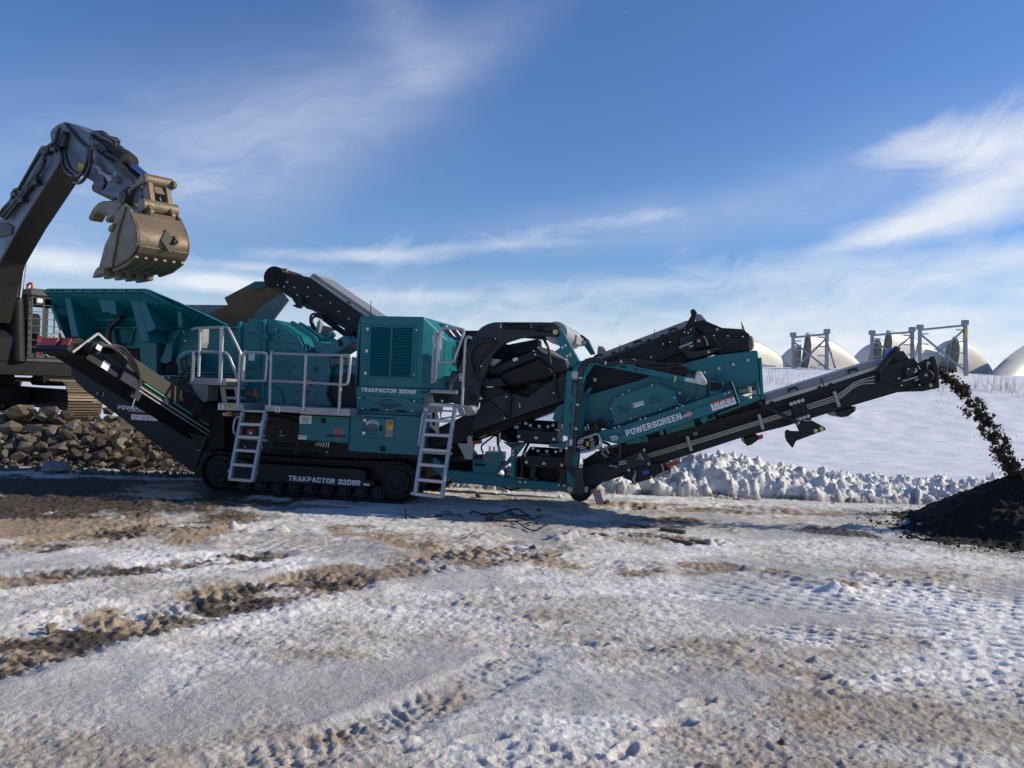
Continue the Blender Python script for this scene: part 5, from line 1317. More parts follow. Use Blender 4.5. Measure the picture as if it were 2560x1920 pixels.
# ---------------------------------------------------------------- screen box
scr = P('screen_side', cI, [(80, 1112), (700, 932), (1090, 782), (1250, 728), (1540, 655), (2000, 600), (2012, 618), (2036, 1010), (1900, 1075), (1800, 1110), (1300, 1215), (1180, 1260), (400, 1480), (60, 1440)], 0.42, 0.48, TEAL, bev=0.01)
P('far_screen_side', cI, [(150, 1130), (700, 960), (1090, 815), (1250, 762), (1540, 690), (1985, 640), (2000, 980), (1300, 1130), (400, 1400)], 2.02, 2.08, TEAL, scr)
P('screen_deck', cI, [(120, 1150), (700, 960), (1090, 815), (1540, 690), (1960, 650), (1970, 960), (1300, 1120), (400, 1390), (120, 1390)], 0.49, 2.0, BLACK, scr)
P('tail_plate', cH, [(1982, 125), (2004, 123), (2008, 140), (2026, 480), (2020, 520), (1996, 500)], 0.40, 2.0, TEAL, scr)
P('tail_bracket', cH, [(1945, 358), (1978, 352), (1990, 465), (1960, 460)], 0.34, 0.42, TEAL, scr)
gp_ = P('drive_guard', cH, [(600, 592), (642, 490), (1042, 354), (1212, 432), (1252, 560), (652, 756)], 0.28, 0.41, TEAL, scr, bev=0.01)
mb = MB()
for (x0, y0) in [(682, 578), (688, 603), (694, 628), (965, 486), (971, 510), (980, 535)]:
    for i in range(9):
        x, y = x0 + i * 11.3, y0 - i * 2.6
        mb.prism(pts_at(cH, [(x, y), (x + 5, y - 1), (x + 6, y + 14), (x + 1, y + 15)], 0.277), (0, 0.003, 0))
mb.build('vent_slot', BLACK, gp_)
st = decal(cH, [(817, 551), (914, 521), (924, 560), (827, 589)], 0.28, WHITE, gp_)
decal(cH, [(823, 560), (834, 557), (840, 577), (829, 580)], 0.277, RED, st, 'red_emblem')
lettering('POWERSCREEN', cH, (842, 562), (912, 541), 10, 0.276, INK, st, bold=0.02)
bolts(cH, [(993, 377), (785, 428), (724, 466), (616, 594), (1202, 496), (1073, 604), (800, 690), (1254, 560)], 0.28, 0.016, parent=gp_)
bolts(cH, [(1880, 150), (1743, 190), (1613, 226), (1482, 262), (1252, 452)], 0.42, 0.036, GALV, scr, h=0.04)
P('tube_mount', cH, [(1518, 350), (1530, 335), (1640, 342), (1655, 360), (1650, 425), (1520, 460)], 0.22, 0.44, TEAL, scr)
P('tube_opening', cH, [(1530, 348), (1636, 354), (1642, 415), (1528, 446)], 0.216, 0.222, BLACK, scr, bev=0)
P('tube_mount', cH, [(1522, 432), (1640, 436), (1640, 470), (1524, 505)], 0.18, 0.3, TEAL, scr)
P('tube_mount', cH, [(488, 690), (510, 675), (602, 720), (590, 760), (500, 750)], 0.22, 0.44, TEAL, scr)
P('tube_opening', cH, [(495, 690), (515, 682), (588, 722), (580, 780), (500, 775)], 0.216, 0.222, BLACK, scr, bev=0)
P('fin', cH, [(1592, 330), (1598, 280), (1612, 265), (1618, 332)], 0.30, 0.44, TEAL, scr)
P('fin', cH, [(1724, 336), (1732, 340), (1808, 545), (1790, 548)], 0.04, 0.42, TEAL, scr)
P('fin', cH, [(1260, 410), (1270, 405), (1300, 545), (1290, 548)], 0.30, 0.44, TEAL, scr)
P('lug', cH, [(1300, 505), (1345, 492), (1360, 515), (1310, 535)], 0.25, 0.42, TEAL, scr)
P('brace_plate', cH, [(1380, 520), (1425, 400), (1500, 380), (1505, 480)], 0.36, 0.42, TEAL, scr)
bm = P('side_beam', cH, [(505, 800), (640, 782), (1738, 412), (1762, 470), (1795, 545), (1552, 640), (692, 924), (520, 886)], 0.10, 0.34, TEAL, bev=0.01)
P('beam_face', cH, [(690, 838), (1528, 552), (1745, 480), (1768, 552), (1550, 641), (760, 896), (692, 925)], 0.06, 0.10, TEAL, bm)
block_letters('POWERSCREEN', cH, (764, 853), (1274, 691), 60, 0.058, WHITE, bm)
mb = MB(); c_ = FM.q(*cH(1330, 648), 0.056); mb.cyl(c_, c_ + Vector((0, 0.003, 0)), 0.048, 20); mb.build('sun_emblem', LOGORED, bm)
decal(cH, [(1276, 664), (1362, 632), (1368, 646), (1280, 682)], 0.055, WHITE, bm, 'name_band')
lettering('POWERSCREEN', cH, (1282, 678), (1364, 646), 9, 0.051, CHAR2, bm, bold=0.01)
st = decal(cH, [(1534, 556), (1752, 487), (1774, 550), (1553, 618)], 0.06, WHITE, bm)
decal(cH, [(1532, 544), (1750, 475), (1753, 488), (1535, 557)], 0.06, RED, bm, 'red_header')
mb = MB()
for k in (1, 2, 3):
    x, y = 1534 + 218 * k / 4, 556 - 69 * k / 4
    mb.prism(pts_at(cH, [(x - 1.5, y), (x + 1.5, y - 1), (x + 21, y + 62), (x + 18, y + 63)], 0.056), (0, 0.002, 0))
for k in range(4):
    x, y = 1552 + 54.5 * k, 556 - 17.2 * k
    mb.prism(pts_at(cH, [(x, y), (x + 9, y - 6), (x + 22, y - 8), (x + 24, y - 3), (x + 12, y + 4), (x + 16, y + 12), (x + 10, y + 12)], 0.056), (0, 0.002, 0))
    if k > 1: mb.prism(pts_at(cH, [(x + 4, y + 36), (x + 14, y + 20), (x + 30, y + 16), (x + 32, y + 24), (x + 16, y + 32)], 0.056), (0, 0.002, 0))
    else: mb.prism(pts_at(cH, [(x + 6, y + 28), (x + 34, y + 19), (x + 35, y + 21), (x + 7, y + 30)], 0.056), (0, 0.002, 0)); mb.prism(pts_at(cH, [(x + 8, y + 36), (x + 36, y + 27), (x + 37, y + 29), (x + 9, y + 38)], 0.056), (0, 0.002, 0))
mb.build('printed_symbol', INK, st)
P('lower_flange', cH, [(1110, 785), (1372, 695), (1390, 720), (1390, 760), (1130, 830)], 0.34, 0.5, TEAL, bm)
P('lower_flange', cH, [(1596, 640), (1800, 560), (1990, 490), (1940, 535), (1610, 658)], 0.30, 0.5, TEAL, bm)
P('lower_flange', cH, [(740, 900), (940, 840), (960, 860), (955, 900), (760, 930)], 0.40, 0.5, TEAL, bm)
P('lug', cH, [(820, 868), (884, 852), (890, 908), (842, 920)], 0.12, 0.2, TEAL, bm)
P('lug', cH, [(1062, 795), (1098, 790), (1100, 840), (1068, 842)], 0.12, 0.2, TEAL, bm)
P('lug', cH, [(1436, 690), (1500, 652), (1545, 645), (1585, 680), (1580, 692), (1500, 712), (1480, 732), (1455, 728)], 0.12, 0.24, TEAL, bm)
P('lug_opening', cH, [(1502, 660), (1556, 640), (1562, 685), (1508, 698)], 0.117, 0.121, BLACK, bm, bev=0)
P('end_bracket', cH, [(1790, 460), (1880, 490), (1960, 470), (2000, 502), (1940, 535), (1800, 572), (1790, 545)], 0.16, 0.4, TEAL, bm)
T('adjuster_rod', cH, [[(1795, 432), (1910, 412)], [(1798, 448), (1912, 430)]], 0.30, 0.014, BRASS, bm, curve=0)
P('adjuster_block', cH, [(1875, 395), (1908, 388), (1918, 450), (1886, 458)], 0.26, 0.34, BRASS, bm)
P('toggle_pin', cH, [(1876, 482), (1905, 478), (1918, 500), (1896, 512), (1880, 500)], 0.13, 0.16, BRASS, bm)
bolts(cH, [(652, 772), (693, 758), (888, 692), (936, 682), (1228, 588), (1278, 568), (1668, 462), (1702, 447)], 0.08, 0.018, parent=bm)
P('root_block', cH, [(380, 720), (500, 770), (520, 800), (520, 886), (420, 860), (370, 880)], 0.2, 0.45, CHAR, bm)

# ---------------------------------------------------------------- discharge conveyor
dc = P('discharge_conveyor', cX, [(1449, 1221), (1458, 1150), (1500, 1126), (1566, 1112), (1700, 1073), (1923, 1010), (2202, 916), (2215, 906), (2288, 895), (2300, 908), (2318, 905), (2322, 972), (2300, 977), (2243, 981), (2138, 1012), (1964, 1066), (1867, 1090), (1658, 1158), (1506, 1206), (1470, 1232)], 0.70, 1.75, CHAR, bev=0.01)
P('belt_cover', cJ, [(160, 716), (600, 580), (1085, 430), (1112, 466), (640, 622), (168, 766)], 0.68, 1.78, GREYCOV, dc)
P('cover_edge', cJ, [(168, 766), (640, 622), (1112, 466), (1116, 492), (640, 650), (172, 796)], 0.665, 0.70, SILVER, dc, bev=0)
mb = MB(); mb.prism(pts_at(cJ, [(598, 582), (606, 580), (645, 665), (637, 668)], 0.662), (0, 0.01, 0)); mb.build('cover_seam', CHAR2, dc)
for q in ([(358, 696), (352, 676), (412, 660), (424, 680)], [(830, 548), (824, 528), (886, 512), (896, 532)]): T('cover_handle', cJ, [q], 0.64, 0.015, BLACK, dc, curve=0)
mb = MB()
for (x, y) in [(218, 778), (596, 658), (685, 634)]: mb.prism(pts_at(cJ, [(x - 18, y - 2), (x + 10, y - 12), (x + 18, y), (x - 10, y + 10)], 0.64), (0, 0.03, 0))
mb.build('cover_clip', BLACK, dc)
P('recessed_web', cX, [(1612, 1118), (1700, 1092), (1923, 1024), (2080, 972), (2095, 992), (1925, 1046), (1700, 1115), (1622, 1138)], 0.695, 0.702, BLACK, dc, bev=0)
runs = []
for k in range(3):
    o_ = k * 17
    runs.append([cH(945, 1018 + o_), cH(1340, 902 + o_), cH(2000, 700 + o_ * 0.95), cJ(500, 797 + k * 17), cJ(722, 727 + k * 18), cJ(780, 690 + k * 20), cJ(868, 622 + k * 17), cJ(930, 598 + k * 16), cJ(1030, 572 + k * 26)])
T('hydraulic_pipe', cX, runs, 0.655, 0.010, SILVER, dc, curve=0)
for q in ([(1303, 850), (1335, 846), (1375, 983), (1345, 992)], [(1963, 650), (1995, 643), (2036, 783), (2006, 792)], [(690, 1066), (714, 1062), (748, 1170), (722, 1177)]): P('pipe_clamp', cH, q, 0.62, 0.66, GALVD, dc)
P('pipe_clamp', cJ, [(699, 692), (728, 686), (768, 808), (742, 817)], 0.62, 0.66, GALVD, dc)
P('pipe_clamp', cJ, [(104, 872), (130, 866), (166, 985), (142, 993)], 0.62, 0.66, GALVD, dc) if False else None
mb = MB()
for (x, y) in [(1385, 820), (1405, 816), (1388, 838), (1408, 834)]: mb.prism(pts_at(cH, [(x - 7, y - 5), (x + 7, y - 7), (x + 8, y + 5), (x - 6, y + 7)], 0.69), (0, 0.01, 0))
mb.build('nut_cluster', GALVD, dc)
P('belt_skirt', cX, [(1540, 1118), (1560, 1100), (1640, 1068), (1790, 1022), (1860, 996), (1900, 985), (1925, 985), (1925, 1016), (1700, 1080), (1566, 1122)], 0.73, 1.70, RUBBER, dc)  # dark filler put in where snow showed under the beam
jp = P('joint_plate', cJ, [(358, 782), (474, 752), (532, 900), (535, 918), (405, 925), (395, 900)], 0.60, 0.70, CHAR, dc)
bolts(cJ, [(370, 790), (400, 780), (430, 770), (462, 760), (415, 915), (445, 906), (475, 896), (506, 886)], 0.60, 0.045, GALV, jp, h=0.03)
P('stay_bar', cJ, [(60, 752), (95, 748), (150, 790), (434, 920), (418, 950), (120, 800)], 0.45, 0.52, CHAR, dc)
P('transport_hook', cJ, [(402, 928), (540, 922), (640, 975), (648, 994), (412, 1082), (385, 1138), (340, 1085), (328, 1050), (328, 1008), (344, 992), (372, 1004), (440, 1006)], 0.56, 0.66, CHAR, dc)
bolts(cJ, [(424, 936), (566, 1001), (612, 985)], 0.555, 0.05, BRASS, dc, name='pivot_pin', h=0.02)
P('roller_bracket', cJ, [(720, 850), (880, 808), (884, 842), (820, 888), (770, 896), (735, 884)], 0.75, 1.6, CHAR, dc)
P('roller_bracket', cJ, [(0, 1062), (110, 1034), (118, 1070), (60, 1112), (28, 1122), (6, 1104)], 0.75, 1.6, CHAR, dc)
P('reflector', cJ, [(866, 812), (884, 808), (884, 842), (870, 846)], 0.70, 0.75, RED, dc)
P('reflector', cJ, [(110, 1040), (150, 1030), (152, 1062), (116, 1074)], 0.70, 0.75, RED, dc)
P('warning_label', cJ, [(1120, 542), (1226, 512), (1242, 572), (1142, 600)], 0.695, 0.702, WHITE, dc, bev=0)
P('red_header', cJ, [(1117, 532), (1222, 502), (1226, 512), (1120, 542)], 0.694, 0.702, RED, dc, bev=0)
mb = MB()
for q in ([(1178, 526), (1180, 525), (1198, 584), (1196, 585)], [(1140, 550), (1165, 538), (1160, 550), (1172, 556), (1150, 560)], [(1195, 532), (1215, 522), (1218, 530), (1205, 540)], [(1205, 560), (1225, 548), (1228, 560), (1212, 568)]): mb.prism(pts_at(cJ, q, 0.692), (0, 0.002, 0))
mb.build('printed_symbol', INK, dc)
P('head_plate', cO, [(320, 700), (750, 560), (1270, 460), (1380, 620), (1380, 700), (1480, 880), (1500, 1340), (1080, 1430), (300, 1250), (100, 1180), (120, 900)], 0.62, 0.70, CHAR, dc)
P('head_hood', cO, [(560, 420), (780, 220), (930, 240), (1100, 480), (760, 600), (640, 560)], 0.7, 1.7, CHAR2, dc)
P('gear_cover', cO, [(930, 830), (1200, 740), (1290, 780), (1330, 980), (1000, 1090)], 0.52, 0.62, CHAR2, dc)
mb = MB(); c_ = FM.q(*cO(1630, 1060), 0.46); mb.cyl(c_, c_ + Vector((0, 0.30, 0)), 0.105, 20); mb.build('drive_motor', BLACK, dc, smooth=40, bev=0.01)
mb = MB(); c_ = FM.q(*cO(1640, 1080), 0.72); mb.cyl(c_, c_ + Vector((0, 1.0, 0)), 0.15, 22); mb.build('head_drum', RUBBER, dc, smooth=40)
P('motor_label', cO, [(1570, 975), (1680, 955), (1690, 1040), (1590, 1068)], 0.455, 0.465, GALVD, dc)
T('hydraulic_fitting', cO, [[(870, 1200), (1000, 1165), (1440, 1035)], [(1260, 1180), (1470, 1120)], [(1740, 880), (1800, 980), (1830, 1100)], [(1290, 790), (1330, 910)]], 0.48, 0.014, GALV, dc, curve=0)
P('end_plate', cO, [(1775, 420), (1810, 405), (1930, 415), (2030, 780), (2070, 1400), (2050, 1430), (1890, 1410), (1850, 1290), (1930, 1200)], 0.52, 0.60, CHAR, dc)
P('end_plate', cO, [(1775, 420), (1810, 405), (1930, 415), (2030, 780), (2060, 1100), (1930, 1000), (1850, 640)], 1.8, 1.88, CHAR, dc)
P('scraper_beam', cO, [(1500, 1350), (1730, 1290), (1890, 1300), (2060, 1430), (1530, 1540), (1100, 1550), (1080, 1430)], 0.58, 1.6, CHAR, dc)
T('stay_rod', cO, [[(1390, 650), (1600, 550), (1800, 510)], [(1700, 800), (1840, 690)]], 0.6, 0.020, CHAR2, dc, curve=0)
bolts(cO, [(1790, 1340)], 0.575, 0.05, BRASS, dc)
bolts(cO, [(1045, 805), (1260, 908), (740, 1120), (1410, 1330), (830, 1350), (1530, 1250)], 0.51, 0.018, parent=dc)
T('hose', cO, [[(60, 930), (200, 750), (320, 600), (420, 440), (560, 330), (640, 260), (700, 100)]], 0.58, 0.045, HOSE, dc)
P('valve_cap', cO, [(350, 320), (400, 240), (680, 60), (740, 60), (720, 140), (600, 260), (440, 350)], 0.60, 0.75, BLUE, dc, bev=0.02)
P('mount_box', cO, [(330, 500), (560, 400), (640, 560), (650, 600), (330, 720)], 0.66, 1.2, BLACK, dc)
P('tail_box', cH, [(730, 1182), (800, 1155), (980, 1105), (1090, 1095), (1168, 1160), (1162, 1186), (1010, 1235), (822, 1290), (800, 1262), (742, 1240)], 0.58, 1.8, CHAR, dc, bev=0.01)
P('tail_plate', cH, [(330, 1150), (480, 1100), (760, 1040), (930, 960), (970, 1060), (1000, 1110), (740, 1180), (560, 1262), (370, 1320)], 0.60, 0.70, CHAR2, dc)
P('reflector', cH, [(1122, 1105), (1250, 1074), (1254, 1104), (1130, 1146)], 0.6, 0.66, RED, dc)
P('perforated_strip', cH, [(1122, 1094), (1248, 1066), (1250, 1076), (1124, 1106)], 0.6, 0.66, GALVD, dc)
P('blue_label', cH, [(906, 1172), (962, 1160), (968, 1195), (912, 1208)], 0.574, 0.58, BLUE, dc, bev=0)
P('scraper', cH, [(1025, 1210), (1090, 1180), (1150, 1160), (1150, 1180), (1030, 1225)], 0.54, 0.6, GALVD, dc)
P('strap', cH, [(1076, 1100), (1092, 1098), (1112, 1182), (1098, 1186)], 0.55, 0.58, GALVD, dc)
T('safety_chain', cH, [[(840, 1168), (842, 1210), (832, 1250), (840, 1275), (820, 1250), (830, 1210)], [(885, 1010), (905, 1045), (912, 1070), (880, 1030), (890, 1008)]], 0.53, 0.010, GALV, dc)
P('yellow_tag', cH, [(850, 1052), (884, 1046), (884, 1058), (852, 1064)], 0.58, 0.6, YELLOW, dc)
bolts(cH, [(924, 975), (965, 1105), (782, 1162), (992, 1226)], 0.57, 0.035, GALV, dc)
mb = MB(); c_ = FM.q(*cL(1340, 1325), 0.62); mb.cyl(c_, c_ + Vector((0, 1.0, 0)), 0.165, 24); mb.build('tail_drum', RUBBER, dc, smooth=40)
rb = P('reflective_board', cH, [(436, 1352), (522, 1338), (546, 1478), (492, 1484)], 0.50, 0.53, WHITE, dc)
mb = MB()
for i in range(5):
    y = 1356 + i * 26
    for j in range(3):
        x = 442 + j * 26 + i * 10
        mb.prism(pts_at(cH, [(x, y), (x + 18, y - 3), (x + 24, y + 17), (x + 6, y + 20)], 0.497), (0, 0.002, 0))
mb.build('red_chevron', LOGORED, rb)
P('board_holder', cH, [(372, 1318), (405, 1312), (400, 1368), (374, 1370)], 0.46, 0.5, WHITEP, dc)

# ---------------------------------------------------------------- hydraulic block and hose bundle
vbk = P('valve_block', cH, [(300, 900), (330, 865), (450, 840), (500, 870), (505, 930), (430, 980), (330, 990)], -0.02, 0.1, BLACK)
mb = MB()
for (x, y, l) in [(310, 905, 60), (312, 920, 45), (305, 950, 55), (330, 965, 55), (345, 985, 50), (420, 868, 30), (418, 890, 40), (430, 915, 36), (425, 940, 40), (430, 962, 40), (318, 890, 40), (340, 875, 40)]:
    a, b = pts_at(cH, [(x, y), (x + l, y - l * 0.22)], -0.05)
    mb.cyl(a, b, 0.013, 7)
mb.build('pipe_fitting', SILVER, vbk, smooth=40)
P('yellow_label', cH, [(385, 902), (408, 897), (414, 940), (392, 945)], -0.06, -0.03, YELLOW, vbk)
T('guard_loop', cH, [[(372, 866), (470, 833), (500, 836), (528, 900), (526, 932), (505, 950), (430, 982), (340, 1000)]], -0.08, 0.018, GALV, vbk)
T('hose', cH, [[(320, 930), (240, 960), (205, 1030), (205, 1110), (250, 1180), (275, 1215)], [(330, 950), (255, 975), (222, 1040), (218, 1110), (262, 1175)], [(330, 975), (265, 1000), (238, 1060), (235, 1120), (280, 1200)]], 0.0, 0.024, HOSE, vbk)
T('hose', cH, [[(300, 1130), (292, 1250), (298, 1360), (325, 1385), (350, 1350)], [(315, 1130), (310, 1260), (318, 1370), (340, 1380)], [(330, 1140), (330, 1270), (338, 1385), (352, 1300), (330, 1180)], [(345, 1150), (350, 1290), (365, 1350), (340, 1395), (305, 1380)]], 0.0, 0.020, HOSE, vbk)
T('hose', cH, [[(510, 930), (560, 1000), (620, 1050), (700, 1060)], [(520, 960), (540, 1040), (600, 1100), (690, 1110)], [(480, 990), (500, 1060), (580, 1110), (640, 1150), (690, 1130)], [(690, 880), (705, 950), (690, 1040), (640, 1060), (560, 1010)], [(530, 900), (600, 930), (640, 1010), (720, 1030)]], 0.35, 0.020, HOSE, vbk)
T('pipe_fitting', cH, [[(500, 960), (560, 985)], [(530, 1000), (580, 1045)], [(560, 940), (600, 1010)], [(600, 1120), (680, 1135)], [(690, 1090), (760, 1075)], [(690, 1110), (765, 1098)], [(300, 1180), (300, 1140)]], 0.33, 0.014, SILVER, vbk, curve=0)
P('manifold', cH, [(600, 850), (650, 835), (685, 850), (685, 890), (620, 895)], 0.0, 0.1, GALVD, vbk)
T('pipe_fitting', cH, [[(380, 760), (385, 800)], [(402, 740), (412, 790)], [(590, 860), (640, 875)]], 0.12, 0.014, SILVER, vbk, curve=0)
T('hose', cH, [[(390, 735), (430, 720), (480, 745), (500, 790)], [(410, 725), (470, 740), (470, 830)]], 0.15, 0.018, HOSE, vbk)
P('white_label', cL, [(1172, 502), (1246, 506), (1238, 622), (1165, 600)], 0.043, 0.048, WHITE, tow, bev=0)

# ---------------------------------------------------------------- under-frame between tracks and screen
uf = P('under_frame', cL, [(-760, 1000), (-660, 990), (-560, 1010), (-300, 1030), (0, 1072), (300, 1132), (1105, 1200), (1110, 1160), (1250, 1182), (1262, 1370), (1180, 1372), (1060, 1332), (500, 1292), (0, 1250), (-700, 1190)], 0.30, 0.48, TEAL, bev=0.01)
P('frame_leg', cF, [(1000, 720), (1190, 898), (1200, 905), (1130, 995), (960, 830)], 0.30, 0.45, TEAL, uf)
P('frame_box', cF, [(1422, 752), (1735, 762), (1735, 810), (1640, 935), (1420, 925)], 0.34, 0.7, TEAL, uf)
P('frame_post', cL, [(238, 640), (312, 700), (300, 1132), (236, 1118)], 0.26, 0.42, TEAL, uf)
P('frame_post', cL, [(110, 545), (480, 548), (310, 770), (235, 740), (245, 640)], 0.30, 0.42, TEAL, uf)
P('frame_gusset', cL, [(170, 570), (430, 560), (390, 590), (250, 640)], 0.295, 0.30, CHAR2, uf)
P('frame_brace', cL, [(0, 1020), (238, 760), (300, 800), (-20, 1075), (-160, 1060)], 0.32, 0.42, TEAL, uf)
P('bolt_plate', cL, [(128, 950), (300, 945), (300, 1120), (128, 1090)], 0.27, 0.30, TEAL, uf)
P('far_frame', cL, [(-760, 1020), (0, 1090), (1105, 1220), (1250, 1200), (1262, 1340), (0, 1240), (-700, 1190)], 1.95, 2.1, TEAL, uf)
P('belly_dark_fill', cF, [(890, 700), (1000, 720), (1190, 900), (1420, 915), (1420, 760), (1250, 560), (890, 620)], 0.9, 1.5, BLACK, uf)  # dark block added to stop the view through under the conveyor
P('fixing_plate', cF, [(1250, 565), (1362, 570), (1366, 485), (1405, 485), (1424, 600), (1416, 748), (1340, 745)], 0.20, 0.26, GALVD, uf)
P('link_bar', cF, [(1160, 720), (1540, 690), (1545, 740), (1180, 780)], 0.8, 0.95, CHAR2, uf)
P('orange_strap', cF, [(1422, 540), (1510, 530), (1515, 572), (1425, 580)], 0.9, 1.0, ORANGE, uf)
bolts(cL, [(278, 684), (274, 746), (388, 1178), (475, 1182), (1004, 1228), (1090, 1236)], 0.255, 0.03, BRASS, uf)
bolts(cL, [(1182, 1296)], 0.29, 0.07, BRASS, uf, name='pivot_pin')
mb = MB()
for (x, y) in [(148, 1008), (195, 1010), (148, 1048), (145, 1095), (192, 1100)]:
    c_ = FM.q(*cL(x, y), 0.265); mb.cyl(c_, c_ + Vector((0, 0.004, 0)), 0.02, 8)
mb.build('bolt_hole', BLACK, uf)
T('hose', cL, [[(40, 400), (30, 560), (60, 700), (40, 780)], [(520, 560), (430, 760), (420, 1000), (400, 1100)], [(130, 420), (200, 540), (330, 560)]], 0.5, 0.022, HOSE, uf)
T('hose', cF, [[(1690, 460), (1600, 530), (1520, 600), (1540, 680)], [(1740, 1040), (1830, 1075), (1950, 1065)]], 0.45, 0.014, HOSE, uf)
P('valve_bank', cF, [(1560, 660), (1755, 668), (1755, 750), (1560, 745)], 0.36, 0.6, TEAL, uf)
T('pipe_fitting', cF, [[(1610, 600), (1612, 680)], [(1658, 605), (1660, 670)], [(1710, 590), (1706, 670)], [(1725, 450), (1722, 555)]], 0.36, 0.016, SILVER, uf, curve=0)
T('pipe_fitting', cL, [[(185, 940), (270, 950)], [(185, 992), (270, 1000)], [(185, 1042), (270, 1050)]], 0.24, 0.016, GALVD, uf, curve=0)
P('relay_box', cF, [(1440, 800), (1450, 788), (1565, 800), (1565, 820), (1445, 815)], 0.325, 0.34, BLACK, uf)


def motor_cover(dx_, dy_, front, top, latches, louv, plate_, knobs):
    fx = [(x + dx_, y + dy_) for x, y in front]; tp = [(x + dx_, y + dy_) for x, y in top]
    c = P('guard_box', cL, fx, 0.16, 0.8, CHAR, mach, bev=0.01)
    a = pts_at(cL, [(tp[0][0], tp[0][1])], 0.16)[0]; b = pts_at(cL, [(tp[1][0], tp[1][1])], 0.16)[0]
    e = pts_at(cL, [(tp[2][0], tp[2][1])], 0.42)[0]; f = pts_at(cL, [(tp[3][0], tp[3][1])], 0.42)[0]
    MB().prism([a, b, e, f], (0, 0.35, -0.05)).build('guard_lid', CHAR, c)
    mb = MB()
    for (x, y) in latches: mb.prism(pts_at(cL, [(x + dx_ - 24, y + dy_ - 20), (x + dx_ + 22, y + dy_ - 16), (x + dx_ + 24, y + dy_ + 22), (x + dx_ - 24, y + dy_ + 20)], 0.12), (0, 0.05, 0))
    mb.build('latch', GALV, c)
    mb = MB()
    for (x, y) in louv:
        for k in range(4): mb.prism(pts_at(cL, [(x + dx_ + k * 3, y + dy_ + k * 25), (x + dx_ + 185, y + dy_ + 10 + k * 25), (x + dx_ + 185, y + dy_ + 17 + k * 25), (x + dx_ + k * 3, y + dy_ + 7 + k * 25)], 0.155), (0, 0.006, 0))
    mb.build('vent_slot', BLACK, c)
    decal(cL, [(x + dx_, y + dy_) for x, y in plate_], 0.22, CHAR2, c, 'name_plate', t=0.03)
    bolts(cL, [(x + dx_, y + dy_) for x, y in knobs], 0.24, 0.03, GALVD, c, name='knob', h=0.05)
    return c


motor_cover(0, 0, [(335, 342), (982, 378), (966, 572), (430, 535), (338, 520)], [(335, 342), (982, 378), (985, 235), (425, 205)], [(363, 452), (640, 474), (922, 496)], [(415, 372), (702, 395)],
            [(565, 318), (745, 326), (740, 366), (560, 355)], [(482, 244), (556, 276), (698, 288), (838, 296), (918, 274), (325, 305), (350, 305), (968, 355), (995, 360)])
motor_cover(122, 410, [(335, 342), (982, 378), (966, 565), (430, 535), (338, 515)], [(335, 342), (982, 378), (985, 235), (425, 205)], [(363, 452), (640, 474), (930, 498)], [(415, 376), (702, 398)],
            [(565, 318), (745, 326), (740, 366), (560, 355)], [(476, 232), (556, 270), (698, 278), (838, 285), (918, 268), (325, 305), (350, 305)])
P('support_post', cL, [(540, 935), (650, 940), (610, 1150), (530, 1130)], 0.4, 0.7, CHAR2, uf)
P('support_post', cL, [(1010, 960), (1120, 970), (1108, 1200), (1020, 1185)], 0.3, 0.6, CHAR2, uf)
P('motor_bed', cL, [(840, 565), (900, 570), (1000, 560), (1115, 520), (1100, 645), (840, 622)], 0.18, 0.5, TEAL, uf)
mb = MB(); c_ = FM.q(*cL(830, 1050), 0.6); mb.cyl(c_, c_ + Vector((0, 0.7, 0)), 0.18, 22); mb.build('electric_motor', BLACK, uf, smooth=40)
P('frame_dark_fill', cF, [(1180, 560), (1420, 470), (1900, 275), (2010, 330), (1910, 560), (1780, 545), (1640, 480), (1420, 560), (1400, 700)], 1.3, 1.5, BLACK, uf)  # added dark backing between conveyor and guard boxes
P('guard_dark_fill', cL, [(440, 200), (980, 230), (1000, 600), (440, 560)], 0.9, 1.4, BLACK, uf)  # dark fill added behind the upper guard box
P('guard_dark_fill', cL, [(320, 780), (1100, 900), (1100, 1180), (320, 1110)], 1.1, 1.4, BLACK, uf)  # likewise added behind the lower guard box

# ---------------------------------------------------------------- side discharge conveyor (points at the camera's left front)
TL = FM.q(505, 1085, 0.30); HD = FM.q(163, 868, -2.10)
D_ = (HD - TL).normalized(); S_ = D_.cross(Vector((0, 0, 1))).normalized()
if S_.x < 0: S_ = -S_
N_ = S_.cross(D_).normalized()
if N_.z < 0: N_ = -N_
Ls = (HD - TL).length
def sp(d, s, n): return TL + D_ * d + S_ * s + N_ * n
hw = 0.285
def sbox(d0, d1, s0, s1, n0, n1, mb):
    return mb.prism([sp(d0, s0, n0), sp(d1, s0, n0), sp(d1, s0, n1), sp(d0, s0, n1)], S_ * (s1 - s0))
mb = MB()
mb.prism([sp(-0.6, -hw, -0.09), sp(Ls - 0.25, -hw, -0.10), sp(Ls + 0.05, -hw, -0.10), sp(Ls + 0.12, -hw, 0.0), sp(Ls, -hw, 0.10), sp(-0.6, -hw, 0.10)], S_ * 2 * hw)
side = mb.build('side_conveyor', BLACK, mach, bev=0.01)
sbox(-0.6, Ls - 0.15, hw, hw + 0.03, -0.085, 0.09, MB()).build('side_frame', CHAR, side)
sbox(-0.6, Ls - 0.15, -hw - 0.03, -hw, -0.085, 0.09, MB()).build('side_frame', CHAR, side)
sbox(-0.6, Ls - 0.75, hw - 0.02, hw + 0.05, 0.09, 0.30, MB()).build('belt_skirt', paint('dusty_olive_skirt', (0.022, 0.020, 0.014), 0.6, dirt=0.3), side)
sbox(-0.6, Ls - 0.75, -hw, -hw + 0.04, 0.09, 0.30, MB()).build('belt_skirt', RUBBER, side)
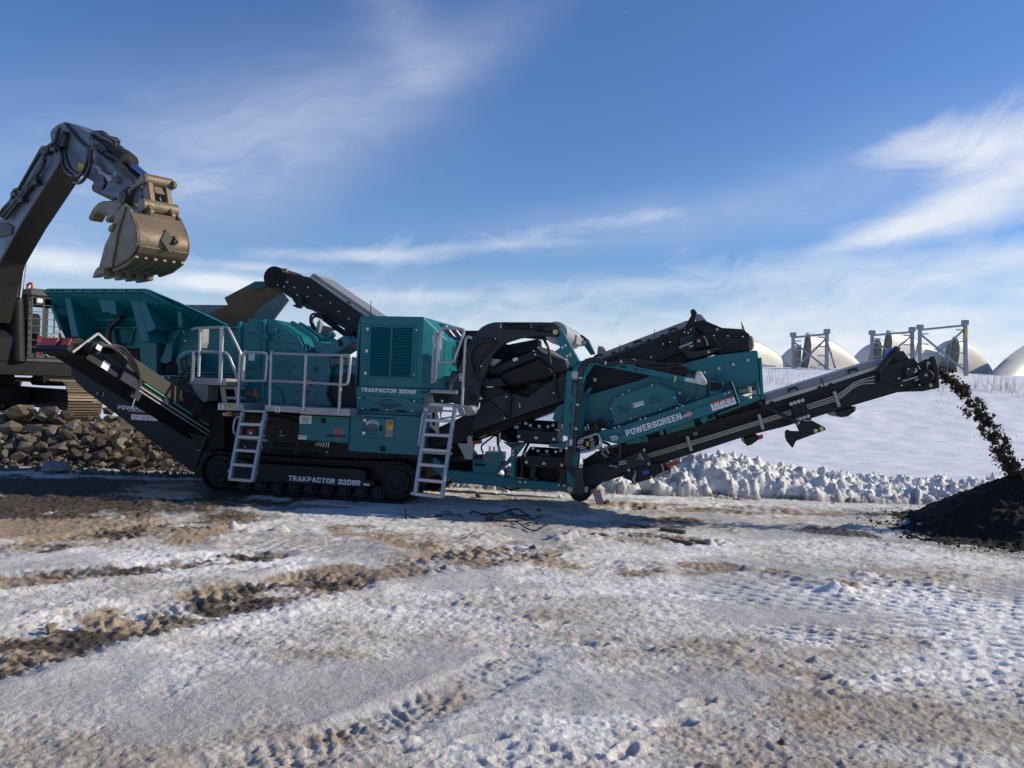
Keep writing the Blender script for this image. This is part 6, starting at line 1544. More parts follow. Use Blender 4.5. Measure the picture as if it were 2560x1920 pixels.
mb = MB(); mb.cyl(sp(Ls, -hw, 0.0), sp(Ls, hw, 0.0), 0.13, 22); mb.build('head_drum', RUBBER, side, smooth=40)
mb = MB(); mb.prism([sp(Ls + 0.13, -hw - 0.06, -0.06), sp(Ls + 0.15, -hw - 0.06, -0.06), sp(Ls + 0.15, -hw - 0.06, 0.06), sp(Ls + 0.13, -hw - 0.06, 0.06)], S_ * 0.35); mb.prism([sp(Ls + 0.13, hw - 0.17, -0.05), sp(Ls + 0.15, hw - 0.17, -0.05), sp(Ls + 0.15, hw - 0.17, 0.055), sp(Ls + 0.13, hw - 0.17, 0.055)], S_ * 0.16)
mb.build('red_scraper', RED, side)
sbox(Ls + 0.10, Ls + 0.155, -hw - 0.08, hw + 0.03, -0.125, -0.065, MB()).build('scraper_bar', CHAR, side)
sbox(Ls + 0.02, Ls + 0.08, -hw - 0.22, -hw - 0.03, -0.10, 0.02, MB()).build('end_bracket', CHAR, side)
mb = MB()
mb.bar(sp(Ls - 0.12, hw + 0.05, 0.30), sp(Ls + 0.08, hw + 0.05, -0.12), 0.03, 0.03); mb.bar(sp(Ls - 0.12, hw + 0.05, 0.30), sp(Ls - 0.7, hw + 0.05, 0.22), 0.03, 0.03)
mb.build('guard_frame', GALVD, side)
mb = MB(); mb.bar(sp(Ls - 0.02, -hw - 0.05, 0.28), sp(Ls + 0.12, -hw - 0.15, -0.05), 0.03, 0.03); mb.bar(sp(Ls - 0.02, -hw - 0.05, 0.28), sp(Ls - 0.2, -hw - 0.02, 0.15), 0.03, 0.03); mb.build('guard_frame', GALVD, side)
mb = MB(); mb.cyl(sp(Ls - 0.10, hw + 0.02, 0.05), sp(Ls - 0.10, hw + 0.22, 0.05), 0.085, 16); mb.cyl(sp(Ls - 0.10, hw + 0.20, 0.05), sp(Ls - 0.10, hw + 0.27, 0.05), 0.05, 12); mb.build('drive_motor', BLACK, side, smooth=40)
sbox(Ls - 0.13, Ls - 0.05, hw + 0.27, hw + 0.275, 0.02, 0.09, MB()).build('motor_label', WHITE, side)
for (o1, o2) in ((0.10, 0.16), (0.06, 0.20), (0.14, 0.12)):
    MB().tube(smoothline([sp(Ls - 0.1, hw + 0.20, o1), sp(Ls - 0.4, hw + 0.22, o2 + 0.06), sp(Ls - 0.75, hw + 0.18, o2), sp(Ls - 1.0, hw + 0.10, 0.05), sp(Ls - 1.05, hw + 0.08, -0.15)]), 0.018, 7).build('hose', HOSE, side, smooth=40)
sbox(Ls - 0.52, Ls - 0.40, hw + 0.031, hw + 0.04, -0.08, 0.03, MB()).build('white_label', WHITE, side)
sbox(Ls - 1.05, Ls - 0.72, hw + 0.03, hw + 0.10, -0.10, 0.10, MB()).build('bearing_plate', CHAR2, side)
sbox(Ls - 1.18, Ls - 1.02, hw + 0.03, hw + 0.06, -0.22, 0.02, MB()).build('bracket', CHAR2, side)
for (a, b) in ((0.05, 0.45), (0.62, 1.05), (1.2, 1.65)):
    sbox(a, b, hw + 0.04, hw + 0.055, 0.055, 0.075, MB()).build('green_strip', GREEN, side)
mb = MB(); mb.bar(sp(-0.5, hw + 0.06, -0.02), sp(Ls - 1.1, hw + 0.06, -0.02), 0.018, 0.02); mb.bar(sp(-0.5, hw + 0.06, -0.085), sp(Ls - 1.1, hw + 0.06, -0.075), 0.016, 0.016); mb.build('rail_bar', GALVD, side)
sbox(0.70, 0.95, hw + 0.02, hw + 0.07, 0.10, 0.33, MB()).build('skirt_joint', CHAR, side)
mb = MB(); mb.bar(sp(0.2, hw + 0.07, -0.1), TL + Vector((0.1, -0.3, -0.5)), 0.05, 0.05); mb.build('support_leg', CHAR, side)
MB().tube(smoothline([sp(Ls - 1.1, hw + 0.07, -0.22), sp(Ls - 1.12, hw + 0.07, -0.36)]), 0.008, 6).build('drain_pipe', BOLT, side)
# the conveyor's chute back under the crusher
P('chute', cX, [(455, 1010), (520, 1000), (560, 1040), (560, 1120), (500, 1130), (470, 1080)], 0.05, 0.4, BLACK, side)
for o_ in mach.children_recursive:
    if o_.name.split('.')[0] in ('bolt', 'vent_slot', 'round_hole', 'printed_symbol', 'hinge', 'hose_clamp', 'red_chevron', 'bolt_hole', 'grab_handle', 'nut_cluster', 'latch', 'knob', 'grille_slot', 'slot', 'slot_outline', 'sun_emblem', 'pipe_fitting', 'hydraulic_fitting', 'spring_coil', 'cover_clip'):
        o_['kind'] = 'stuff'
# ================================================================ the excavator behind the hopper
FE = Frame(-6.6, 14.5, 0.0, R(-42))
exc = tag(empty('excavator', FE.o, FE.a), 'slate grey tracked excavator on the rock heap with its bucket raised above the hopper', 'excavator')


def epts(cr, pts, v):
    return [FE.q(*cr(p[0], p[1]), p[2] if len(p) > 2 else v) for p in pts]


def EP(name, cr, pts, v0, v1, mat, parent=exc, bev=0.01):
    return MB().prism(epts(cr, pts, v0), (0, v1 - v0, 0)).build(name, mat, parent, bev=bev)


def ET(name, cr, runs, v, r, mat, parent=exc, n=8, curve=3):
    mb = MB()
    for pts in runs:
        L = epts(cr, pts, v); mb.tube(smoothline(L, curve) if curve else L, r, n)
    return mb.build(name, mat, parent, smooth=40)


def ebox(name, a, b, mat, parent=exc, bev=0.02): return MB().box(a, b).build(name, mat, parent, bev=bev)


boom = EP('boom', cA, [(-420, 1560), (-160, 1130), (0, 920), (345, 345), (400, 300), (470, 290), (520, 340), (512, 440), (430, 570), (180, 960), (0, 1275), (-60, 1480), (-130, 1800), (-420, 1900)], -0.34, 0.14, EXBLUE)
EP('boom_underside_shade', cA, [(512, 442), (432, 572), (182, 962), (2, 1277), (-58, 1482), (-132, 1802), (-118, 1810), (-48, 1490), (8, 1290), (181, 975), (425, 590), (500, 470)], -0.345, 0.15, EXDARK, boom, bev=0)  # dark sheet over the underside, its shade put into the colour
EP('boom_weld_plate', cA, [(-20, 960), (60, 960), (110, 990), (95, 1060), (40, 1075), (-40, 1090)], -0.37, -0.34, EXDARK, boom)
stick = EP('stick', cA, [(432, 190), (445, 150), (500, 105), (560, 84), (640, 110), (740, 165), (785, 195), (860, 300), (1000, 452), (1160, 592), (1232, 690), (1200, 790), (1130, 792), (1000, 742), (870, 692), (815, 662), (800, 600), (700, 545), (650, 515), (560, 478), (490, 350), (440, 250)], -0.26, 0.06, EXBLUE)
EP('stick_edge', cA, [(436, 186), (500, 108), (560, 86), (600, 140), (520, 150), (470, 200)], -0.28, -0.26, EXBLUE, stick)
EP('pivot_boss', cA, [(505, 190), (545, 160), (560, 200), (540, 300), (490, 320), (470, 280)], -0.36, -0.26, EXDARK, stick)
EP('worn_top', cA, [(780, 190), (862, 298), (1002, 450), (1162, 590), (1150, 620), (980, 480), (840, 330), (765, 230)], -0.275, 0.07, EXDARK, stick)
EP('yellow_sticker', cA, [(678, 432), (722, 455), (708, 515), (665, 495)], -0.268, -0.262, YELLOW, stick, bev=0)
mb = MB(); mb.cyl(epts(cA, [(870, 225)], -0.02)[0], epts(cA, [(1085, 415)], -0.02)[0], 0.15, 16); mb.build('bucket_cylinder', EXDARK, stick, smooth=40)
mb = MB(); mb.cyl(epts(cA, [(1060, 395)], -0.02)[0], epts(cA, [(1115, 438)], -0.02)[0], 0.17, 16); mb.build('cylinder_head', EXDARK, stick, smooth=40)
mb = MB(); mb.cyl(epts(cA, [(1085, 415)], -0.02)[0], epts(cA, [(1270, 570)], -0.02)[0], 0.07, 14); mb.build('cylinder_rod', CHROME, stick, smooth=40)
mb = MB(); mb.cyl(epts(cA, [(840, 655)], -0.02)[0], epts(cA, [(1030, 745)], -0.02)[0], 0.10, 14); mb.build('thumb_cylinder', EXDARK, stick, smooth=40)
ET('steel_line', cA, [[(560, 100), (700, 270), (780, 320)], [(590, 130), (720, 280), (790, 300)], [(810, 290), (900, 340), (1010, 410), (1100, 500)], [(830, 330), (1000, 460), (1120, 530), (1155, 580)]], -0.30, 0.020, EXDARK, stick)
ET('hose', cA, [[(790, 190), (840, 175), (900, 215), (960, 245), (990, 270), (985, 300)], [(800, 250), (850, 260), (880, 300), (900, 340)], [(640, 605), (690, 610), (740, 560), (775, 480), (780, 390), (790, 290)], [(650, 550), (700, 540), (740, 470), (765, 370), (770, 300)],
                [(500, 300), (540, 380), (540, 440), (580, 520), (640, 555)], [(560, 330), (580, 420), (620, 500), (690, 550)], [(830, 660), (880, 660), (910, 620), (905, 580)]], -0.40, 0.034, HOSE, stick)
ET('pipe_fitting', cA, [[(790, 395), (810, 450), (870, 490)], [(860, 510), (940, 560), (945, 600)], [(1000, 520), (990, 600), (1005, 625)], [(800, 180), (860, 190)], [(850, 480), (885, 540)], [(910, 540), (960, 575)]], -0.33, 0.03, GALVD, stick)
EP('valve_body', cA, [(915, 545), (950, 540), (965, 580), (940, 606), (915, 590)], -0.42, -0.26, GALVD, stick)
EP('valve_body', cA, [(800, 175), (850, 180), (880, 210), (870, 240), (800, 235), (780, 210)], -0.2, 0.15, EXDARK, stick)
ET('boom_pipe', cA, [[(5, 910), (20, 850), (95, 770), (110, 720), (125, 680), (170, 660), (190, 620), (340, 365), (420, 300), (480, 250), (500, 180), (520, 130)], [(30, 890), (120, 790), (300, 560), (370, 470), (390, 370), (430, 320)], [(50, 920), (190, 740), (330, 560)], [(20, 900), (150, 740), (260, 610), (390, 420)]], -0.42, 0.040, EXDARK, boom)
mb = MB()
for (x, y) in [(110, 712), (100, 770), (170, 760), (290, 610), (210, 660), (375, 345), (450, 320)]: mb.prism(epts(cA, [(x - 22, y - 18), (x + 20, y - 20), (x + 24, y + 14), (x - 20, y + 18)], -0.46), (0, 0.12, 0))
mb.build('pipe_clamp', EXDARK, boom)['kind'] = 'stuff'
mb = MB(); mb.cyl(epts(cA, [(70, 910)], -0.1)[0], epts(cA, [(400, 330)], -0.1)[0], 0.12, 14); mb.build('stick_cylinder', EXDARK, boom, smooth=40)
mb = MB(); a, b = epts(cA, [(160, 1600), (210, 1190)], 0.32); mb.cyl(a, b, 0.085, 12); mb.build('lift_rod', CHROME, boom, smooth=40)
mb = MB(); a, b = epts(cX, [(45, 905), (42, 745)], 0.32); mb.cyl(a, b, 0.15, 14); mb.build('lift_cylinder', BLACK, boom, smooth=40)
# bucket: two cheeks and a curved shell
prof = [(1130, 862), (1160, 940), (1182, 1010), (1192, 1080), (1186, 1150), (1165, 1205), (1120, 1262), (1060, 1305), (965, 1345), (850, 1362)]
VB0, VB1 = -0.64, 0.22
pf = epts(cA, prof, VB0)
cen = epts(cA, [(1040, 1080)], VB0)[0]
mb = MB(); ring = []
for k, p in enumerate(pf):
    q = p + (cen - p).normalized() * 0.05
    ring.append([p, Vector((p.x, VB1, p.z)), Vector((q.x, VB1, q.z)), q])
mb.loft(ring)
bkt = mb.build('bucket', BUCKET, exc, smooth=35, bev=0.01)
cheek = [(1075, 788), (1125, 850)] + prof[1:] + [(905, 1150), (940, 1080), (980, 960), (1000, 880)]
for v in (VB0, VB1 - 0.04): MB().prism([Vector((p.x, v, p.z)) for p in epts(cA, cheek, VB0)], (0, 0.04, 0)).build('bucket_cheek', BUCKET, bkt)
EP('cheek_rib', cA, [(1060, 800), (1085, 800), (1010, 1060), (960, 1345), (900, 1352), (960, 1100)], VB0 - 0.03, VB0, BUCKET, bkt)
EP('side_cutter', cA, [(945, 980), (975, 960), (965, 1020), (935, 1034), (930, 1010)], VB0 - 0.05, VB0 + 0.04, BUCKET, bkt)
wear = [(1186, 1150), (1165, 1205), (1120, 1262), (1060, 1305), (965, 1345)]
for k in range(len(wear) - 1):
    a, b = epts(cA, [wear[k], wear[k + 1]], VB0)
    o1 = (a - cen).normalized() * 0.03; o2 = (b - cen).normalized() * 0.03
    MB().prism([a, b, b + o2, a + o1], (0, VB1 - VB0 - 0.06, 0)).build('wear_strip', BUCKET, bkt, bev=0.008).location = (0, 0.03, 0)
for k in range(6):
    v = VB0 + 0.05 + k * (VB1 - VB0 - 0.1) / 5
    ps = [Vector((p.x, v, p.z)) for p in epts(cA, [(1150, 1235), (1060, 1308), (965, 1348)], VB0)]
    mb = MB()
    for a, b in zip(ps[:-1], ps[1:]): mb.bar(a + (a - Vector((cen.x, v, cen.z))).normalized() * 0.03, b + (b - Vector((cen.x, v, cen.z))).normalized() * 0.03, 0.05, 0.05)
    mb.build('wear_bar', BUCKET, bkt)
lip = epts(cA, [(850, 1362)], VB0)[0]; lip2 = epts(cA, [(960, 1345)], VB0)[0]; td = (lip - lip2).normalized()
for k in range(5):
    v = VB0 - 0.01 + k * (VB1 - VB0 - 0.13) / 4
    L = Vector((lip.x, v, lip.z)); n_ = Vector((td.z, 0, -td.x))
    if n_.z > 0: n_ = -n_
    mb = MB()
    def q4(d, lo, hi, y0, y1): return [L + td * d + n_ * lo + Vector((0, y0, 0)), L + td * d + n_ * hi + Vector((0, y0, 0)), L + td * d + n_ * hi + Vector((0, y1, 0)), L + td * d + n_ * lo + Vector((0, y1, 0))]
    mb.loft([q4(-0.25, -0.03, 0.10, 0.0, 0.12), q4(0.02, -0.04, 0.11, -0.005, 0.125), q4(0.16, 0.00, 0.12, 0.015, 0.105), q4(0.30, 0.08, 0.12, 0.035, 0.085)])
    mb.build('tooth', BUCKET, bkt, bev=0.012)
for v in (-0.34, 0.02):
    pts = [(1130, 862), (1210, 800), (1265, 790), (1290, 850), (1275, 950), (1230, 1000), (1165, 970)]
    MB().prism([Vector((p.x, v, p.z)) for p in epts(cA, pts, -0.36)], (0, 0.07, 0)).build('bucket_ear', BUCKET, bkt, bev=0.012)
    fin = [(1165, 950), (1265, 930), (1215, 1065), (1190, 1010)]
    MB().prism([Vector((p.x + 0.03, v, p.z)) for p in epts(cA, fin, -0.36)], (0, 0.05, 0)).build('ear_fin', BUCKET, bkt)
c_ = epts(cA, [(1187, 1075)], VB0)[0]; c_ = c_ + (c_ - cen).normalized() * 0.015
t1 = (pf[3] - pf[2]).normalized(); n1 = (c_ - cen).normalized()
mb = MB(); q0 = Vector((c_.x, -0.16, c_.z))
mb.prism([q0 + t1 * 0.22, q0 + Vector((0, 0.12, 0)), q0 - t1 * 0.22, q0 - Vector((0, 0.12, 0))], n1 * 0.03); mb.build('diamond_plate', EXDARK, bkt)
mb = MB(); mb.tube([q0 + t1 * 0.05 + Vector((0, 0.08, 0)), q0 + n1 * 0.12 + Vector((0, 0.11, 0)), q0 - t1 * 0.10 + Vector((0, 0.12, 0))], 0.025, 6); mb.build('lifting_eye', BUCKET, bkt)
# links and pins
for (nm, a, v0, v1, r_, m_) in [('bucket_pin', (1105, 740), -0.40, 0.14, 0.13, EXDARK), ('link_pin', (1245, 580), -0.34, 0.16, 0.10, BUCKET), ('link_pin', (1270, 815), -0.40, 0.20, 0.12, BUCKET), ('guide_pin', (1115, 690), -0.36, 0.12, 0.09, EXDARK)]:
    c_ = epts(cA, [a], -0.3)[0]
    mb = MB(); mb.cyl((c_.x, v0, c_.z), (c_.x, v1, c_.z), r_, 16); mb.build(nm, m_, exc, smooth=40, bev=0.01)
for v in (-0.28, 0.02):
    p = [Vector((q.x, v, q.z)) for q in epts(cA, [(1225, 560), (1255, 560), (1272, 590), (1300, 790), (1290, 840), (1255, 840), (1240, 790)], -0.28)]
    MB().prism(p, (0, 0.10, 0)).build('bucket_link', BUCKET, exc, bev=0.015)
for v in (-0.36, 0.12):
    p = [Vector((q.x, v, q.z)) for q in epts(cA, [(1080, 690), (1190, 590), (1205, 550), (1235, 538), (1255, 560), (1250, 600), (1130, 670), (1100, 720)], -0.36)]
    MB().prism(p, (0, 0.07, 0)).build('guide_link', BUCKET, exc, bev=0.012)
p = epts(cA, [(1310, 640), (1330, 640), (1345, 700), (1325, 700)], -0.15)
MB().prism(p, (0, 0.16, 0)).build('link_web', BUCKET, exc)
MB().prism(epts(cA, [(1285, 870), (1320, 875), (1310, 930), (1275, 925)], -0.3), (0, 0.36, 0)).build('ear_plate', BUCKET, bkt, bev=0.01)
EP('coupler', cA, [(1140, 720), (1230, 690), (1270, 780), (1250, 850), (1150, 860), (1110, 800)], -0.22, 0.06, EXDARK)
EP('thumb_patch', cA, [(1150, 690), (1190, 740), (1210, 830), (1150, 800)], -0.235, -0.22, YELLOW)
th = EP('thumb', cA, [(765, 935), (762, 905), (800, 830), (840, 785), (880, 768), (965, 765), (1010, 750), (1060, 710), (1100, 730), (1090, 790), (1020, 830), (1000, 890), (945, 925), (930, 950), (912, 952), (905, 930), (925, 885), (850, 868), (815, 885), (785, 940)], -0.24, -0.02, BUCKET, bev=0.02)
lettering_pts = None
# upper structure: platform, cab, engine side
ebox('house_platform', (-11.6, -1.55, 1.72), (-7.0, 1.55, 2.05), BLACK)
ebox('engine_house', (-11.6, -1.5, 2.05), (-9.2, 1.5, 3.1), EXBLUE)
ebox('boom_foot', (-9.2, -0.45, 2.05), (-7.4, 0.45, 2.9), EXDARK)
cb = ebox('cab_floor', (-9.1, 0.52, 2.05), (-7.12, 1.62, 2.22), GUARD)
ebox('cab_roof', (-9.1, 0.50, 3.60), (-7.0, 1.64, 3.80), GUARD, cb, bev=0.05)
for (a, b) in (((-7.18, 0.52, 2.2), (-7.08, 0.62, 3.64)), ((-7.18, 1.52, 2.2), (-7.08, 1.62, 3.64)), ((-9.1, 0.52, 2.2), (-9.0, 0.64, 3.64)), ((-9.1, 1.5, 2.2), (-9.0, 1.62, 3.64)), ((-8.1, 0.52, 2.2), (-8.02, 0.58, 3.64)), ((-8.1, 1.56, 2.2), (-8.02, 1.62, 3.64))):
    ebox('cab_pillar', a, b, GUARD, cb, bev=0.015)
ebox('cab_back_wall', (-9.05, 0.62, 2.2), (-9.0, 1.52, 2.75), BLACK, cb)
ebox('cab_near_wall', (-9.0, 0.54, 2.2), (-7.2, 0.57, 3.62), BLACK, cb)
ebox('cab_dark_backing', (-8.5, 0.58, 2.2), (-8.44, 0.98, 3.6), BLACK, cb)  # dark backing added to darken half of the cab inside
ebox('sun_visor', (-7.4, 0.62, 3.38), (-7.3, 1.52, 3.6), BLACK, cb)
ebox('boom_side_fill', (-7.6, -0.6, 1.9), (-7.0, 0.5, 2.75), BLACK, exc, bev=0.15)  # single dark block added to fill the hose area
ebox('cab_side_panel', (-8.05, 1.56, 2.2), (-7.15, 1.6, 2.6), GUARD, cb)
ebox('operator_seat', (-8.6, 0.85, 2.22), (-8.05, 1.3, 2.7), RED, cb, bev=0.06)
ebox('seat_back', (-8.7, 0.85, 2.6), (-8.55, 1.3, 3.3), EXDARK, cb, bev=0.06)
ebox('control_box', (-7.9, 0.68, 2.22), (-7.4, 0.85, 2.75), EXDARK, cb)
ebox('windscreen', (-7.16, 0.62, 2.3), (-7.15, 1.52, 3.6), GLASS, cb, bev=0)
ebox('work_lamp', (-7.05, 0.66, 3.45), (-6.98, 0.80, 3.57), WHITE, cb, bev=0.02)
gd = MB()
for k in range(5): y = 0.58 + k * 0.25; gd.box((-7.03, y - 0.014, 2.22), (-7.0, y + 0.014, 3.6))
for k in range(9): z = 2.24 + k * 0.168; gd.box((-7.01, 0.56, z - 0.008), (-6.99, 1.6, z + 0.008))
gd.build('front_guard_grid', GUARD, cb)
MB().tube(smoothline([(-7.9, 0.75, 3.76), (-7.9, 0.75, 3.95), (-7.6, 0.75, 3.95), (-7.6, 0.75, 3.76)]), 0.03, 8).build('roof_handle', ORANGE, cb, smooth=40)
mb = MB()
for (y, z, r_) in ((-0.1, 2.6, .05), (0.05, 2.5, .05), (0.2, 2.7, .045), (0.32, 2.45, .04)):
    mb.tube(smoothline([(-8.2, y, z + 0.8), (-7.5, y, z + 0.5), (-7.15, y, z), (-7.3, y, z - 0.35), (-7.8, y, z - 0.45)]), r_, 8)
mb.build('hose', HOSE, exc, smooth=40)
ebox('orange_bracket', (-7.5, 0.36, 2.75), (-7.3, 0.5, 3.05), ORANGE)
ebox('yellow_bracket', (-7.45, 0.30, 3.1), (-7.35, 0.44, 3.25), YELLOW)
ebox('side_step', (-7.35, 0.7, 1.5), (-6.6, 1.7, 1.72), BLACK, bev=0.05)
# undercarriage
ebox('turntable', (-9.9, -0.7, 1.45), (-8.4, 0.7, 1.72), EXDARK)
ebox('car_body', (-10.2, -0.9, 1.0), (-7.9, 0.9, 1.45), EXDARK)
TZ0, TH, TU0, TU1 = 0.72, 0.92, -11.0, -5.35
sh = None
for (v0, v1) in ((-1.62, -0.86), (0.86, 1.62)):
    r_ = TH / 2; a0, a1 = TU0 + r_, TU1 - r_; zc = TZ0 + r_
    fr_ = MB().prism([(a0, v0 + 0.16, zc - 0.24), (a1, v0 + 0.16, zc - 0.24), (a1, v0 + 0.16, zc + 0.10), (a1 - 0.7, v0 + 0.16, zc + 0.24), (a0, v0 + 0.16, zc + 0.24)], (0, v1 - v0 - 0.32, 0)).build('track_frame', EXDARK, exc, bev=0.03)
    mb = MB(); mb.cyl((a1, v0 + 0.2, zc), (a1, v1 - 0.2, zc), r_ - 0.08, 24); mb.build('track_wheel', EXDARK, fr_, smooth=40)
    mb = MB(); mb.cyl((a0, v0 + 0.2, zc), (a0, v1 - 0.2, zc), r_ - 0.08, 24); mb.build('track_wheel', EXDARK, fr_, smooth=40)
    L = a1 - a0; rr = r_ - 0.03; per = 2 * L + 2 * math.pi * rr; ns = int(per / 0.19)
    for i in range(ns):
        s = per * i / ns
        if s < L: x, z, a = a0 + s, zc + rr, 0.0
        elif s < L + math.pi * rr: t_ = (s - L) / rr; x, z, a = a1 + rr * math.sin(t_), zc + rr * math.cos(t_), t_
        elif s < 2 * L + math.pi * rr: x, z, a = a1 - (s - L - math.pi * rr), zc - rr, math.pi
        else: t_ = (s - 2 * L - math.pi * rr) / rr; x, z, a = a0 - rr * math.sin(t_), zc - rr * math.cos(t_), math.pi + t_
        if sh is None:
            m0 = MB(); w_ = v1 - v0; m0.box((-0.088, 0, -0.015), (0.088, w_, 0.012))
            for x_ in (-0.07, 0.0, 0.07): m0.prism([(x_ - 0.014, 0.0, 0.012), (x_ + 0.014, 0.0, 0.012), (x_ + 0.008, 0.0, 0.045), (x_ - 0.008, 0.0, 0.045)], (0, w_, 0))
            m0.box((-0.06, w_ * 0.40, -0.06), (0.06, w_ * 0.46, -0.015)); m0.box((-0.06, w_ * 0.54, -0.06), (0.06, w_ * 0.60, -0.015))
            o = m0.build('track_shoe', TRACKST, fr_); sh = o.data
        else: o = link(bpy.data.objects.new('track_shoe', sh), fr_)
        o.location = (x, v0, z); o.rotation_euler = (0, a, 0)
# ================================================================ wind-turbine blade ends and their frames on the rise
BLADE = paint('blade_gelcoat', (0.56, 0.55, 0.49), 0.42, dirt=0.35, dcol=(0.36, 0.34, 0.29), scale=0.8, bump=0.05, var=0.08)
BLADE_SHADE = paint('blade_end_shade', (0.22, 0.21, 0.17), 0.7, dirt=0.3, scale=1.2)  # shade inside the blade put into this darker colour
FRAMEM = paint('frame_galvanised', (0.26, 0.285, 0.33), 0.45, metal=0.35, dirt=0.3, scale=3)


def blade(tip, foot, tail, Y, label, dark=True, heading=25.0, bulge=0.5, length=None, tailY=None):
    """a blade end lying on its edge: cut end, capped dark, at tip/foot (picture points), outer skin falling away to tail"""
    A = at_y(tip[0], tip[1], Y); B = at_y(foot[0], foot[1], Y); Tp = at_y(tail[0], tail[1], tailY or Y + 4.0)
    H = max(0.6, A.z - B.z); base = Vector((B.x, B.y, B.z - 0.4)); H += 0.4
    Tb = Vector((Tp.x, Tp.y, 0)); ax = Vector((Tp.x - base.x, Tp.y - base.y, 0)); L = ax.length; ax.normalize()
    lean = A.x - B.x
    side = Vector((ax.y, -ax.x, 0))
    if side.y > 0: side = -side
    n, m_ = 18, 22; rings = []
    for k in range(m_ + 1):
        s = k / m_
        hk = H * (1 - s ** 1.9) ** 0.85 if s < 1 else 0.0
        hk = max(hk, 0.05)
        c = base + ax * (L * s)
        ring = []
        for i in range(n):
            t = i / n * 2 * math.pi
            zz = 0.5 - 0.5 * math.cos(t)
            wv = math.sin(t)
            b_ = bulge * (0.95 if wv > 0 else -0.10) * abs(wv) ** 0.8 * (0.6 + 0.4 * (1 - s))
            ring.append(c + Vector((0, 0, hk * zz)) + side * b_ + ax * (lean * zz * (1 - s)) if True else None)
        rings.append(ring)
    root = empty('turbine_blade', base)
    off = -base
    mb = MB(); mb.loft([[p + off for p in r_] for r_ in rings], cap=False)
    sk = mb.build('skin', BLADE, root, smooth=60)
    r0 = rings[0]; cen_ = sum((Vector(p) for p in r0), Vector()) / len(r0)
    inner = [p.lerp(cen_, 0.10) + ax * 0.02 for p in r0]; deep = [p.lerp(cen_, 0.14) + ax * 0.10 for p in r0]
    mb = MB(); mb.loft([[p + off for p in r0], [p + off for p in inner]], cap=False); mb.build('cut_edge', BLADE, root)
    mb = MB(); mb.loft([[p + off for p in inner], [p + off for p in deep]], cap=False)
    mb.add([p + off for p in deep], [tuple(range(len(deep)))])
    mb.build('shaded_end', BLADE_SHADE, root)
    tag(root, label, 'turbine blade', 'blade sections stored on the snowy rise')
    return root


J = cJ
blade(J(20, 262), J(-40, 540), J(432, 545), 40.0, 'pale blade section showing just behind the end of the teal screen box', tailY=43)
blade(J(440, 318), J(440, 540), J(215, 470), 50.0, 'grey blade section peeping out between the first two pale humps')
blade(J(512, 222), J(440, 535), J(1010, 500), 42.0, 'tall pale blade section with dark hollow end inside the first lattice frame', tailY=45)
blade(J(1040, 302), J(1040, 520), J(800, 420), 50.0, 'grey blade section half hidden behind the conveyor head, low hump')
blade(J(1080, 268), J(1000, 470), J(1380, 500), 45.0, 'narrow dark ended blade section behind the second lattice frame')
blade(J(1150, 203), J(1075, 470), J(1690, 520), 42.0, 'tallest blade section, its top rising through the second lattice frame', tailY=45)
blade(J(1640, 280), J(1640, 520), J(1390, 400), 51.0, 'faint blade section far behind the widest lattice frame')
blade(J(1690, 253), J(1605, 520), J(1975, 470), 43.0, 'short blade section with a curved black end beside the widest frame', tailY=46)
blade(J(2520, 262), J(2520, 760), J(1790, 560), 50.0, 'broad pale blade section at the edge of the row, frame shadow on it', tailY=38, bulge=1.6)
blade(cI(265, 548), cI(235, 700), cI(560, 700), 41.0, 'blade section just clearing the belt covers beside the gooseneck')


def lattice(p0, p1, f0, f1, Y, label, bar=False):
    """two square posts with a top bar, crossed diagonals, rungs and back braces"""
    A, B = at_y(p0[0], p0[1], Y), at_y(p1[0], p1[1], Y - 0.6)
    a, b = at_y(f0[0], f0[1], Y), at_y(f1[0], f1[1], Y - 0.6)
    a.z -= 0.5; b.z -= 0.5
    root = empty('lattice_frame', (a.x, a.y, a.z)); o_ = -Vector((a.x, a.y, a.z))
    mk = lambda nm, p, q, w_: MB().bar(p + o_, q + o_, w_, w_).build(nm, FRAMEM, root)
    mk('post', a, A, 0.13); mk('post', b, B, 0.14)
    mk('top_bar', A - Vector((0, 0, 0.12)), B - Vector((0, 0, 0.12)), 0.09)
    mk('diagonal', A - Vector((0, 0, 0.3)), b + Vector((0, 0, 0.55)), 0.085); mk('diagonal', B - Vector((0, 0, 0.3)), a + Vector((0, 0, 0.55)) + Vector((0, 0.16, 0)), 0.085)
    bk = Vector((0.9, 2.6, 0))
    mk('back_brace', A - Vector((0, 0, 0.4)), Vector((a.x, a.y, a.z + 0.4)) + bk, 0.08); mk('back_brace', B - Vector((0, 0, 0.4)), Vector((b.x, b.y, b.z + 0.4)) + bk * 0.9 + Vector((0.6, 0, 0)), 0.08)
    for P_ in (A, B):
        MB().box(P_ + o_ + Vector((-0.12, -0.12, -0.10)), P_ + o_ + Vector((0.12, 0.12, 0.12))).build('corner_casting', FRAMEM, root)
    for k in range(5):
        f = 0.12 + k * 0.19
        p = a.lerp(A, f); q = b.lerp(B, f)
        mk('rung', p + Vector((0.08, 0, 0)), p + Vector((0.40, 0, 0)), 0.05); mk('rung', q - Vector((0.08, 0, 0)), q - Vector((0.42, 0, 0)), 0.05)
    if bar:
        mk('bottom_bar', a.lerp(A, 0.16), b.lerp(B, 0.10), 0.09)
        MB().box(B + o_ + Vector((-0.06, -0.14, -0.75)), B + o_ + Vector((0.06, -0.115, -0.25))).build('yellow_strap', YELLOW, root)
    tag(root, label, 'lattice frame', 'steel shipping frames among the blades')
    return root


